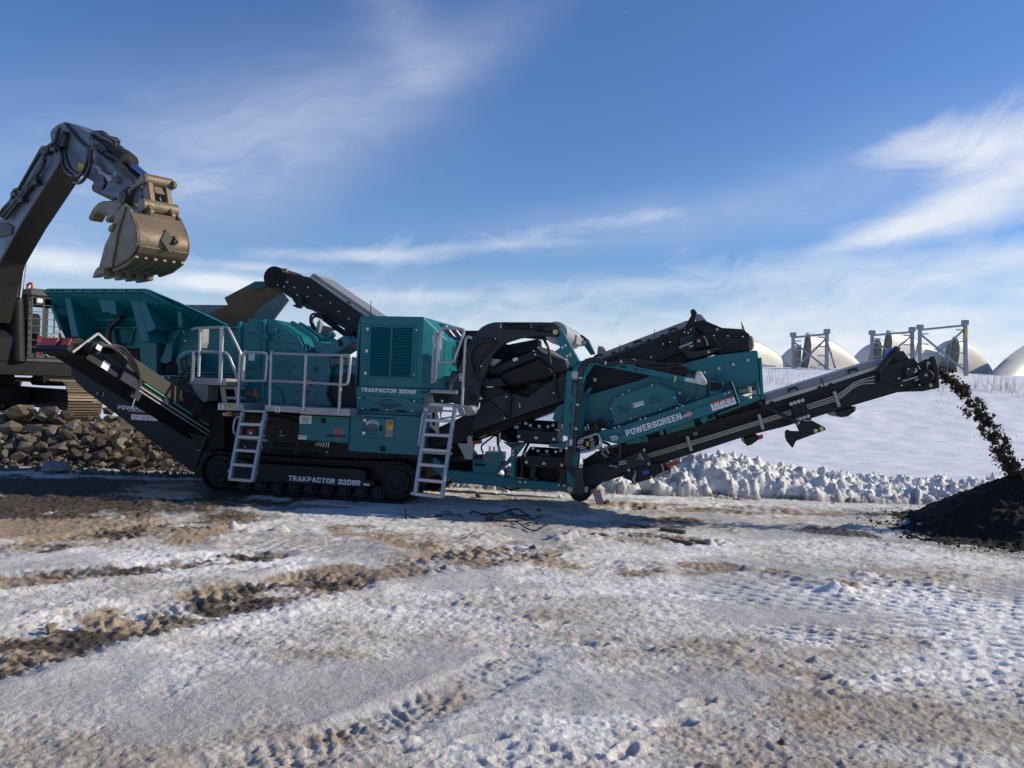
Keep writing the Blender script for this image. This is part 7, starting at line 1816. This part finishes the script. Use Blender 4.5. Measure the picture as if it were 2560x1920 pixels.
lattice(J(388, 245), J(655, 218), J(385, 545), J(655, 520), 40.0, 'galvanised lattice frame standing alone by the pale blade with black end')
lattice(J(1012, 228), J(1328, 202), J(1010, 520), J(1332, 515), 40.5, 'galvanised lattice frame seen above the discharge conveyor covers')
lattice(J(1390, 184), J(1746, 148), J(1388, 525), J(1755, 545), 39.0, 'widest and tallest galvanised lattice frame with yellow straps and bottom bar', bar=True)
lattice(J(-260, 250), J(-20, 250), J(-140, 540), J(180, 545), 41.5, 'lattice frame mostly hidden behind the teal screen box, one brace showing')

# ================================================================ bare trees beyond the yard
BARK = paint('bare_bark', (0.085, 0.070, 0.060), 0.8, dirt=0.0, var=0.25)


def tree(px, Y, top_py, seed, label):
    r_ = random.Random(seed)
    top = at_y(px, top_py, Y); z0 = 1.2; H = top.z - z0
    root = empty('bare_tree', (top.x, Y, z0))
    mt, mc = MB(), MB()
    def grow(p, d, l, rad, lev, mb):
        q = p + d * l
        mb.tube([p, q], rad, 4 if lev < 2 else 3, rad * 0.62)
        if lev >= 5: return
        for _ in range(r_.choice((2, 2, 3)) if lev > 0 else 4):
            a = Vector((r_.gauss(0, 1), r_.gauss(0, 1), r_.gauss(0.35, 0.5))).normalized()
            nd = (d * 1.0 + a * 0.75).normalized()
            grow(p.lerp(q, r_.uniform(0.55, 1.0)), nd, l * r_.uniform(0.58, 0.80), rad * 0.55, lev + 1, mc)
    mt.tube([(0, 0, 0), (0.05, 0, H * 0.32)], 0.13, 7, 0.085)
    grow(Vector((0.05, 0, H * 0.30)), Vector((0.03, 0, 1)).normalized(), H * 0.26, 0.075, 0, mc)
    mt.build('trunk', BARK, root); mc.build('crown', BARK, root)
    tag(root, label, 'tree', 'bare trees beyond the yard')


TREES = [(712, 78, 800, 'thin bare tree rising behind the crusher lid'), (752, 92, 812, 'bare tree seen beside the return conveyor hoses'), (862, 70, 905, 'bare tree in the gap between crusher and engine housing, furthest from the housing'),
         (884, 66, 880, 'bare tree in the gap close against the engine housing'), (905, 95, 850, 'bare tree hidden for the most part by the engine housing'), (1150, 88, 822, 'bare treetop showing over the charcoal bulkhead, nearer the engine grille'),
         (1176, 84, 806, 'taller bare treetop showing over the charcoal bulkhead'), (1400, 90, 860, 'bare tree seen under the gooseneck arm'), (1500, 82, 858, 'bare tree behind the screen feed belt, by the blade end'), (600, 100, 800, 'bare tree masked by the brown hopper plate'),
         (1376, 96, 852, 'bare tree glimpsed through the gooseneck above the magnet'), (670, 85, 860, 'low bare tree behind the crusher lifting arms')]
for i, (px, Y, ty, lb) in enumerate(TREES): tree(px, Y, ty, 100 + i, lb)

# ================================================================ dry grass on the rise
rg = random.Random(5); mb = MB()
STRAW = paint('dry_straw', (0.34, 0.24, 0.13), 0.8, dirt=0.2, var=0.3)
for (px, py, n, spread, hh) in [(2486, 950, 26, 0.45, 0.9), (2535, 962, 16, 0.7, 0.5), (2420, 945, 8, 0.6, 0.45), (2330, 945, 6, 1.0, 0.35), (1935, 985, 26, 1.0, 0.9), (2290, 960, 8, 0.6, 0.5), (2470, 975, 24, 2.2, 0.5)]:
    c_ = at_y(px, py, 33.0)
    for _ in range(n):
        x, y = c_.x + rg.gauss(0, spread), c_.y + rg.gauss(0, 0.6)
        z = float(hill(np.array([x]), np.array([y]))[0]) - 0.05
        h_ = hh * rg.uniform(0.4, 1.1); lx, ly = rg.gauss(0, 0.16), rg.gauss(0, 0.1)
        mb.tube([(x, y, z), (x + lx * 0.4, y + ly * 0.4, z + h_ * 0.6), (x + lx, y + ly, z + h_)], 0.008, 3, 0.003)
dg_ = tag(mb.build('dry_grass', STRAW), 'thin tufts of dry straw coloured grass poking from the snow slope', None, None, 'stuff')

# ================================================================ rock heap under the excavator
def rock_material(name, base, dark, pale, palek):
    m = bpy.data.materials.new(name); m.use_nodes = True; m.node_tree.nodes.clear(); t = NT(m.node_tree)
    P_ = t.n('ShaderNodeTexCoord').outputs['Object']; oi = t.n('ShaderNodeObjectInfo').outputs['Random']
    off = t.n('ShaderNodeVectorMath', {0: P_, 1: t.n('ShaderNodeCombineXYZ', {0: t.m('MULTIPLY', oi, 37.0), 1: t.m('MULTIPLY', oi, 91.0)}).outputs[0]}, operation='ADD').outputs[0]
    a = t.noise(off, 3.5, 7, 0.65, 0.4); b = t.noise(off, 22, 5, 0.7); c = t.noise(off, 7.0, 5, 0.6, 1.0)
    col = t.mix(t.mr(a, 0.3, 0.7), c4(dark), c4(base)); col = t.mix(t.m('MULTIPLY', t.mr(b, 0.4, 0.75), 0.5), col, c4([x * 0.45 for x in dark]))
    col = t.mix(t.m('MULTIPLY', t.mr(c, 0.58, 0.70), palek), col, c4(pale))
    col = t.mix(1.0, col, t.mix(oi, (0.75, 0.75, 0.78, 1), (1.15, 1.1, 1.0, 1)), 'MULTIPLY')
    bp = t.n('ShaderNodeBump', {'Height': t.m('ADD', b, t.m('MULTIPLY', a, 1.2)), 'Strength': 0.7, 'Distance': 0.025})
    bs = t.n('ShaderNodeBsdfPrincipled', {'Base Color': col, 'Roughness': 0.85, 'Normal': bp.outputs[0], 'Specular IOR Level': 0.3})
    t.n('ShaderNodeOutputMaterial', {0: bs.outputs[0]}); return m


RK = {'grey brown': rock_material('rock_grey_brown', (0.25, 0.228, 0.19), (0.13, 0.117, 0.097), (0.5, 0.45, 0.36), 0.25),
      'tan': rock_material('rock_tan', (0.36, 0.32, 0.25), (0.22, 0.195, 0.15), (0.55, 0.48, 0.36), 0.25),
      'dark': rock_material('rock_dark', (0.135, 0.118, 0.09), (0.07, 0.06, 0.047), (0.3, 0.27, 0.2), 0.15),
      'white speckled': rock_material('rock_speckled', (0.20, 0.16, 0.10), (0.11, 0.085, 0.05), (0.72, 0.66, 0.56), 0.95),
      'pale': rock_material('rock_pale', (0.42, 0.37, 0.28), (0.28, 0.235, 0.165), (0.6, 0.55, 0.45), 0.35)}


def rock_mesh(seed, blocky=0.5):
    r_ = random.Random(seed); bm = bmesh.new()
    for _ in range(15):
        d = Vector((r_.gauss(0, 1), r_.gauss(0, 1), r_.gauss(0, 1))).normalized()
        if r_.random() < blocky:
            k = max(abs(d.x), abs(d.y), abs(d.z)); d = d / k * 0.82
        bm.verts.new(d * r_.uniform(0.85, 1.05))
    res = bmesh.ops.convex_hull(bm, input=bm.verts)
    bmesh.ops.delete(bm, geom=[v for v in bm.verts if not v.link_faces], context='VERTS')
    bmesh.ops.bevel(bm, geom=list(bm.edges), offset=0.03, segments=1, affect='EDGES', clamp_overlap=True)
    bmesh.ops.triangulate(bm, faces=bm.faces[:])
    bmesh.ops.subdivide_edges(bm, edges=bm.edges[:], cuts=1, use_grid_fill=True)
    for v in bm.verts:
        n_ = v.co.normalized(); v.co += n_ * (math.sin(v.co.x * 7.3 + seed) * math.sin(v.co.y * 6.1 + seed * 2) * math.sin(v.co.z * 8.2)) * 0.05
    me = bpy.data.meshes.new('rock'); bm.to_mesh(me); bm.free()
    me.shade_smooth(); me.set_sharp_from_angle(angle=R(14))
    return me


RMESH = [rock_mesh(k, 0.3 + 0.05 * (k % 10)) for k in range(16)]
# the bank of rubble they lie on
xm = np.linspace(-15.5, -4.4, 150); ym = np.linspace(14.7, 22.5, 110)
XM, YM = np.meshgrid(xm, ym)
zm = 0.72 * sst(YM + 0.25 * fbm(XM * 0.7, YM * 0.7, 3, 71), 15.75, 17.2) * sst(XM, -4.5, -6.4) + 0.05 * fbm(XM * 3, YM * 3, 4, 72) + 0.05 * billow(XM * 5, YM * 5, 3, 73) - 0.12
zm -= 0.25 * sst(XM, -5.2, -4.4) + 0.25 * sst(YM, 15.0, 14.7)
EARTHM = rock_material('rubble_earth', (0.20, 0.15, 0.09), (0.09, 0.068, 0.042), (0.4, 0.33, 0.22), 0.3)
grid_mesh('rubble_mound', XM, YM, zm, [EARTHM], {}, 'structure')


def ground_rock(x, y, w_, h_, kind, label=None, idx=0, depth=0.8):
    px, py = cR(x, y)
    f = (1180 - py) / 165.0
    Y = 15.85 + 1.45 * max(f, -0.05) - 0.10
    p = at_y(px, py, Y); k = Y / FPX / 4.424
    sx, sz = w_ * k / 2, h_ * k / 2
    o = bpy.data.objects.new('rock', RMESH[idx % len(RMESH)]) if kind is None else bpy.data.objects.new('rock', RMESH[idx % len(RMESH)].copy())
    o.data.materials.clear(); o.data.materials.append(RK[kind])
    o.location = p + Vector((0, sx * 0.5, 0)); o.scale = (sx * 1.08, (sx + sz) / 2 * 1.1, sz * 1.12)
    o.rotation_euler = (rng.uniform(-0.35, 0.35), rng.uniform(-0.4, 0.4), rng.uniform(-0.5, 0.5))
    link(o)
    return tag(o, label, 'rock', 'broken rocks heaped beside the crusher')


ROCKS = [(165, 240, 340, 230, 'white speckled', 'biggest boulder of the heap, white speckled, at its upper outer end'), (75, 410, 260, 190, 'grey brown', 'large flat brown slab leaning below the biggest speckled boulder'),
         (360, 400, 310, 150, 'tan', 'long tan block sloping down beside the flat brown slab'), (505, 225, 290, 150, 'grey brown', 'long grey boulder topping the heap under the excavator track frame'),
         (430, 280, 150, 110, 'grey brown', 'blunt grey rock tucked under the long grey top boulder'), (610, 325, 190, 100, 'dark', 'dark flat rock in shade below the top row'),
         (715, 255, 190, 130, 'dark', 'dark boulder right in front of the excavator track shoes'), (570, 425, 140, 130, 'tan', 'rounded tan rock at mid height of the heap'),
         (760, 385, 180, 150, 'grey brown', 'tilted brown grey slab at mid height below the track shoes'), (848, 325, 95, 60, 'pale', 'small pale brick shaped block near the top of the heap'),
         (975, 288, 95, 65, 'grey brown', 'small brown rock lying at the foot of the track shoes'), (1080, 300, 80, 75, 'pale', 'small pale pointed rock between track shoes and chassis'),
         (1200, 300, 150, 95, 'grey brown', 'rounded rock high up against the charcoal chassis'), (1185, 215, 120, 100, 'dark', 'dark rock wedged between chassis and excavator track'),
         (1065, 390, 160, 120, 'tan', 'broad tan rock near the middle of the heap'), (940, 445, 120, 110, 'grey brown', 'squarish brown rock with a light face near the middle'),
         (1220, 460, 100, 90, 'pale', 'pale angular rock close to the printed chassis'), (1268, 378, 80, 85, 'grey brown', 'small upright rock by the chassis edge'),
         (1400, 425, 140, 120, 'tan', 'tan rock touching the chassis under the lettering'), (1345, 475, 160, 115, 'grey brown', 'brown rock lying under the tan one at the chassis'),
         (955, 550, 190, 125, 'grey brown', 'flat topped grey rock low in the middle'), (1305, 580, 175, 170, 'tan', 'big squared tan block with a clean broken face'),
         (740, 490, 260, 150, 'dark', 'wide dark slab low in the middle of the heap'), (560, 535, 150, 90, 'grey brown', None), (310, 520, 150, 100, 'grey brown', None), (185, 500, 150, 110, 'grey brown', None),
         (270, 615, 260, 130, 'tan', 'wedge shaped tan rock low at the outer end'), (80, 610, 120, 95, 'grey brown', None), (440, 605, 150, 130, 'dark', None), (630, 640, 230, 150, 'grey brown', 'large brown block near the bottom row'),
         (790, 580, 160, 100, 'tan', None), (810, 690, 170, 150, 'dark', 'dark cube shaped boulder in the bottom row'), (950, 730, 140, 110, 'grey brown', None), (1080, 720, 170, 130, 'dark', None),
         (1480, 670, 210, 130, 'dark', 'dark flat slab in the bottom row beside the squared tan block'), (1290, 700, 85, 80, 'pale', None), (200, 735, 240, 160, 'white speckled', 'white speckled boulder at the bottom, next to the ice lump'),
         (30, 690, 90, 130, 'grey brown', None), (480, 710, 170, 100, 'dark', None), (640, 750, 150, 90, 'grey brown', None), (740, 800, 130, 90, 'dark', None), (1000, 790, 160, 60, 'dark', None),
         (1420, 750, 160, 90, 'pale', 'pale split rock in the bottom row'), (1600, 640, 140, 110, 'dark', None), (1690, 700, 130, 110, 'grey brown', None), (1550, 760, 120, 60, 'grey brown', None),
         (1640, 810, 140, 60, 'dark', None), (1425, 560, 110, 70, 'pale', None), (1090, 580, 120, 130, 'dark', None), (1170, 640, 110, 90, 'grey brown', None), (920, 640, 110, 80, 'pale', None),
         (340, 205, 120, 90, 'grey brown', None), (290, 210, 90, 90, 'white speckled', None), (1300, 300, 90, 70, 'dark', None), (1520, 540, 90, 60, 'grey brown', None), (1560, 590, 100, 70, 'dark', None),
         (400, 470, 110, 60, 'grey brown', None), (690, 590, 100, 60, 'pale', None), (10, 560, 60, 60, 'tan', None), (130, 560, 60, 110, 'grey brown', None), (1000, 350, 70, 50, 'tan', None), (930, 375, 60, 50, 'white speckled', None),
         (1205, 395, 60, 55, 'tan', None), (1130, 440, 90, 60, 'dark', None), (860, 560, 80, 60, 'grey brown', None), (1120, 800, 110, 50, 'tan', None), (1330, 790, 110, 50, 'grey brown', None), (880, 780, 110, 60, 'dark', None),
         (380, 690, 90, 60, 'tan', None), (560, 660, 90, 70, 'pale', None), (60, 760, 90, 70, 'tan', None), (120, 830, 90, 50, 'grey brown', None), (20, 840, 70, 60, 'pale', None), (-60, 300, 200, 160, 'grey brown', None), (-60, 480, 160, 140, 'tan', None), (-70, 650, 160, 140, 'dark', None)]
SHORT = {0: 'biggest speckled boulder', 1: 'flat brown slab', 2: 'long tan block', 3: 'long grey top boulder', 5: 'dark flat rock under the top row', 6: 'dark boulder by the track shoes', 7: 'rounded tan rock', 8: 'tilted brown grey slab',
         9: 'small brick shaped block', 13: 'dark rock wedged by the track', 14: 'broad tan rock', 15: 'squarish brown rock', 18: 'tan rock touching the chassis', 20: 'flat topped grey rock', 21: 'big squared tan block', 22: 'wide dark slab', 26: 'wedge shaped tan rock',
         29: 'large brown bottom block', 31: 'dark cube shaped boulder', 34: 'dark bottom slab', 36: 'lower speckled boulder', 42: 'pale split rock'}
used_labels = set(r_[5] for r_ in ROCKS if r_[5])
for i, (x, y, w_, h_, kd, lb) in enumerate(ROCKS):
    if not lb:
        size = 'small' if w_ < 95 else ('middling' if w_ < 130 else 'larger')
        order = sorted(SHORT, key=lambda k: (ROCKS[k][0] - x) ** 2 + 1.5 * (ROCKS[k][1] - y) ** 2)
        for k in order:
            ddx, ddy = x - ROCKS[k][0], y - ROCKS[k][1]
            rel = ('below' if ddy > 0 else 'above') if abs(ddy) > abs(ddx) * 0.8 else ('on the chassis side of' if ddx > 0 else 'on the outer side of')
            lb = '%s %s rock %s the %s' % (size, kd, rel, SHORT[k])
            if lb not in used_labels: break
        used_labels.add(lb)
    ground_rock(x, y, w_, h_, kd, lb, i)
# small rubble at the foot, uncountable
r3 = random.Random(9); mb = MB()
def chip(mb, c, r_, rr):
    vs = [Vector((rr.gauss(0, 1), rr.gauss(0, 1), rr.gauss(0, 1))).normalized() * r_ * rr.uniform(0.7, 1.2) for _ in range(7)]
    bm = bmesh.new()
    for v in vs: bm.verts.new(v)
    bmesh.ops.convex_hull(bm, input=bm.verts)
    bm.verts.ensure_lookup_table(); bm.verts.index_update()
    mb.add([Vector(c) + v.co for v in bm.verts], [tuple(v.index for v in f.verts) for f in bm.faces]); bm.free()
for _ in range(900):
    x = r3.uniform(-10.5, -5.0); f = r3.random() ** 1.3; y = 15.1 + 2.0 * f
    z = 0.72 * float(sst(np.array([y]), 15.75, 17.2)[0]) * float(sst(np.array([x]), -4.7, -6.6)[0])
    chip(mb, (x, y, z + 0.0), r3.uniform(0.02, 0.085), r3)
tag(mb.build('rubble', RK['grey brown']), 'loose small rubble strewn along the foot of the rock heap', None, None, 'stuff')
# ice lump in front of the heap, the machine's shade put into its grey
ic = bpy.data.objects.new('ice_lump', rock_mesh(77, 0.0)); ic.data.materials.append(rock_material('shaded_ice', (0.42, 0.43, 0.45), (0.3, 0.305, 0.32), (0.6, 0.6, 0.6), 0.4)); ic.data.shade_smooth(); ic.modifiers.new('round', 'SUBSURF').render_levels = 1
p = gpt(*cR(550, 905)); ic.location = (p.x, p.y + 0.1, 0.10); ic.scale = (0.30, 0.22, 0.14); link(ic)
tag(ic, 'smooth white lump of packed snow lying in front of the rock heap', 'snow lump')

# ================================================================ soil heap and the stream that feeds it
SOIL = rock_material('shaded_soil', (0.026, 0.019, 0.012), (0.013, 0.010, 0.007), (0.05, 0.04, 0.028), 0.2)  # base colour darkened for the heap's shaded side
HX, HY, HH, HR = 7.80, 12.0, 1.08, 1.94
xs_ = np.linspace(-2.9, 2.9, 190); XS, YS = np.meshgrid(xs_, xs_)
rr_ = np.hypot(XS, YS) * (1 + 0.10 * fbm(XS * 0.7, YS * 0.7, 3, 91))
zs = HH * np.clip(1 - rr_ / HR, -1, 1); zs = np.where(zs < 0.12, 0.12 * np.exp(np.clip((zs - 0.12) / 0.12, -6, 0)), zs) - 0.02
zs = np.minimum(zs, HH * 0.93 + 0.02 * fbm(XS * 5, YS * 5, 2, 92))
zs += 0.045 * fbm(XS * 3.2, YS * 3.2, 4, 93) * sst(rr_, 2.8, 2.0) + 0.05 * (billow(XS * 8, YS * 8, 3, 94) - 0.2) * sst(rr_, 2.8, 2.2) - 0.10 * sst(rr_, 2.25, 2.85)
c_, v_ = cells(XS * 11, YS * 11, 4); zs += 0.05 * (v_ > 0.5) * np.clip(0.5 - c_, 0, 1) * sst(rr_, 2.7, 2.2)
heap = grid_mesh('soil_heap', XS, YS, zs, [SOIL], {}, None)
heap.location = (HX, HY, 0.0)
tag(heap, 'dark brown cone of screened soil under the discharge conveyor head', 'soil heap')
path = [cJ(1500, 500), cJ(1560, 560), cJ(1650, 620), cJ(1720, 690), cJ(1800, 770), cJ(1860, 870), cJ(1905, 930), cJ(1950, 1010), cJ(2010, 1090), cJ(2040, 1180), cJ(2085, 1250), cK(1500, 880), cK(1560, 925)]
VP = 1.2
L_ = smoothline([FM.world(FM.q(px, py, VP)) for px, py in path], 12)
r4 = random.Random(21); mb = MB()
N_ = len(L_)
CL = []
for i in range(130):
    f = (i + r4.random()) / 130; c_ = L_[min(int(f * (N_ - 1)), N_ - 2)]
    CL.append((c_ + Vector((r4.gauss(0, 0.022), r4.gauss(0, 0.13), r4.gauss(0, 0.025))), r4.uniform(0.022, 0.055)))
for c_, s_ in CL:
    chip(mb, c_, s_ * 1.05, r4)
    for k in range(int(16 + 400 * s_)):
        dv = Vector((r4.gauss(0, 1), r4.gauss(0, 2.0), r4.gauss(0, 1))) * s_ * 0.72
        chip(mb, c_ + dv, abs(r4.gauss(0.0, 0.010)) + 0.006, r4)
for i in range(130):
    f = r4.random(); c_ = L_[min(int(f * (N_ - 1)), N_ - 2)]
    chip(mb, c_ + Vector((r4.gauss(-0.10, 0.16), r4.gauss(0, 0.25), r4.gauss(-0.05, 0.18))), r4.uniform(0.004, 0.010), r4)
fs_ = mb.build('falling_soil', rock_material('sunlit_soil', (0.062, 0.046, 0.030), (0.030, 0.023, 0.016), (0.10, 0.08, 0.055), 0.3))  # same soil made lighter, sunlight put into the colour
tag(fs_, 'ragged stream of dark soil clods falling from the conveyor head to the heap', None, None, 'stuff')
# loose crumbs spilled round the heap
mb = MB()
for _ in range(500):
    a = r4.uniform(0, 2 * math.pi); d = HR * r4.uniform(0.9, 1.35)
    chip(mb, (HX + d * math.cos(a), HY + d * math.sin(a), 0.015), r4.uniform(0.008, 0.03), r4)
tag(mb.build('spilled_soil', SOIL), 'crumbs of dark soil scattered round the foot of the heap', None, None, 'stuff')

# ================================================================ small things on the snow
cW = crop(980, 1230, 5.027)
CABLE = HOSE
def cable(runs, r_, label, cat='cable', lift=0.02):
    mb = MB()
    for run in runs:
        pts = [gpt(*cW(x, y), z) for x, y, z in run]
        mb.tube(smoothline(pts, 4), r_, 6)
    o = mb.build('cable', CABLE, None, smooth=50)
    return tag(o, label, cat, 'cables and hoses lying in front of the crusher')


st_ = MB(); b0 = gpt(*cW(170, 362)); st_.cyl(b0 + Vector((0, 0, -0.05)), b0 + Vector((0.0, 0, 0.16)), 0.012, 8)
tag(st_.build('stake', CHAR, None, smooth=40), 'short black stake standing upright in the snow', 'stake')
cable([[(172, 268, .10), (200, 290, .06), (240, 318, .02), (300, 318, .02), (375, 312, .02)]], 0.010, 'thin cable sagging from the upright stake', lift=0)
cable([[(415, 315, .02), (480, 303, .03), (550, 296, .03), (625, 296, .02)]], 0.014, 'short straight length of black hose')
cable([[(630, 280, .02), (650, 250, .05), (740, 250, .04)], [(660, 282, .02), (720, 268, .03), (780, 292, .02)], [(820, 285, .02), (880, 310, .02), (890, 350, .02), (810, 345, .03), (775, 382, .02)]], 0.008, 'tangle of thin broken wires beside the short hose')
cable([[(985, 268, .02), (1010, 248, .05), (1060, 252, .05), (1120, 275, .02), (1200, 285, .02)], [(1210, 265, .02), (1340, 275, .03), (1420, 245, .06), (1530, 215, .10), (1600, 222, .09), (1680, 275, .04), (1730, 300, .02)]], 0.014, 'thick black hose arching off the snow in the middle of the tangle')
cable([[(1325, 348, .02), (1350, 362, .02), (1500, 366, .02), (1640, 362, .02)], [(1420, 165, .02), (1470, 200, .03), (1500, 240, .04), (1530, 285, .02)], [(1450, 262, .02), (1480, 280, .03), (1620, 298, .02), (1720, 300, .02), (1720, 335, .02), (1690, 348, .02), (1600, 330, .02), (1510, 315, .02)]], 0.011, 'loop of black cable with straight tail')
cable([[(1555, 408, .02), (1505, 400, .03), (1500, 388, .04), (1530, 372, .05), (1590, 390, .04), (1660, 440, .02), (1720, 468, .02), (1780, 482, .02), (1850, 470, .02), (1890, 440, .02), (1905, 420, .03), (1960, 408, .03), (2005, 388, .02)], [(1715, 412, .02), (1780, 400, .02), (1840, 378, .02)], [(1730, 330, .02), (1800, 335, .03), (1840, 310, .04), (1890, 282, .02)]], 0.010, 'nearest wavy black cable with a hooked end')
WOOD = paint('weathered_wood', (0.12, 0.085, 0.055), 0.8, dirt=0.4, var=0.3)
for (x0, y0, x1, y1, wd, lb) in [((1548), 1318, 1600, 1322, 0.035, 'short dark stick nearest the tail drum'), (1652, 1323, 1714, 1331, 0.05, 'dark broken board behind the brown strip of turned soil'), (1570, 1341, 1604, 1346, 0.04, 'pale brown splinter of board in the turned soil'),
                                 (1660, 1347, 1735, 1360, 0.05, 'long dark board half sunk in the snow'), (1482, 1336, 1520, 1342, 0.05, 'light board end lying flat in the snow'), (1724, 1351, 1768, 1358, 0.035, 'thin dark lath beside the long sunken board')]:
    a, b = gpt(x0, y0, 0.02), gpt(x1, y1, 0.02)
    tag(MB().bar(a, b, wd * 1.6, wd).build('board', WOOD, None, bev=0.006), lb, 'board', 'bits of board in the snow')
for i, (px, py, s_, kd, lb) in enumerate([(1195, 1240, 0.055, 'dark', 'dark stone beside the foot of the tall ladder'), (1347, 1274, 0.045, 'dark', 'small dark stone between ladder and tail drum'), (1598, 1271, 0.05, 'dark', 'squarish dark stone on the bright snow past the reflective board'),
                                     (1515, 1256, 0.06, 'dark', 'dark stone right beside the reflective board'), (1223, 1296, 0.06, 'dark', 'dark stone among the cables'), (128, 1568, 0.05, 'pale', 'pale lump on the white strip between two track marks'), (1330, 1370, 0.05, 'tan', 'tan lump on the brown turned snow'),
                                     (2165, 1618, 0.03, 'pale', 'little pale stone on the grey ice')]):
    o = bpy.data.objects.new('stone', RMESH[(i * 3) % 16].copy()); o.data.materials.clear(); o.data.materials.append(RK[kd])
    p = gpt(px, py, s_ * 0.5); o.location = p; o.scale = (s_ * 1.2, s_, s_ * 0.85); o.rotation_euler = (0.2 * i, 0.3, i); link(o)
    tag(o, lb, 'stone')
r5 = random.Random(33); mb = MB()
for _ in range(700):
    x = r5.uniform(-4.5, 14); y = 15.85 - abs(r5.gauss(0.5, 0.42)); ix, iy = int((x + 3.4) / 18.4 * 559), int((y - 14.2) / 4.0 * 129)
    if not (0 <= ix < 560 and 0 <= iy < 130): continue
    zc = max(0.0, float(ZB[iy, ix])) - 0.02
    chip(mb, (x, y, zc + 0.02), abs(r5.gauss(0, 0.035)) + 0.012, r5)
tag(mb.build('snow_clods', SNOW), 'lumps of ploughed snow tumbled along the ridge', None, None, 'stuff')
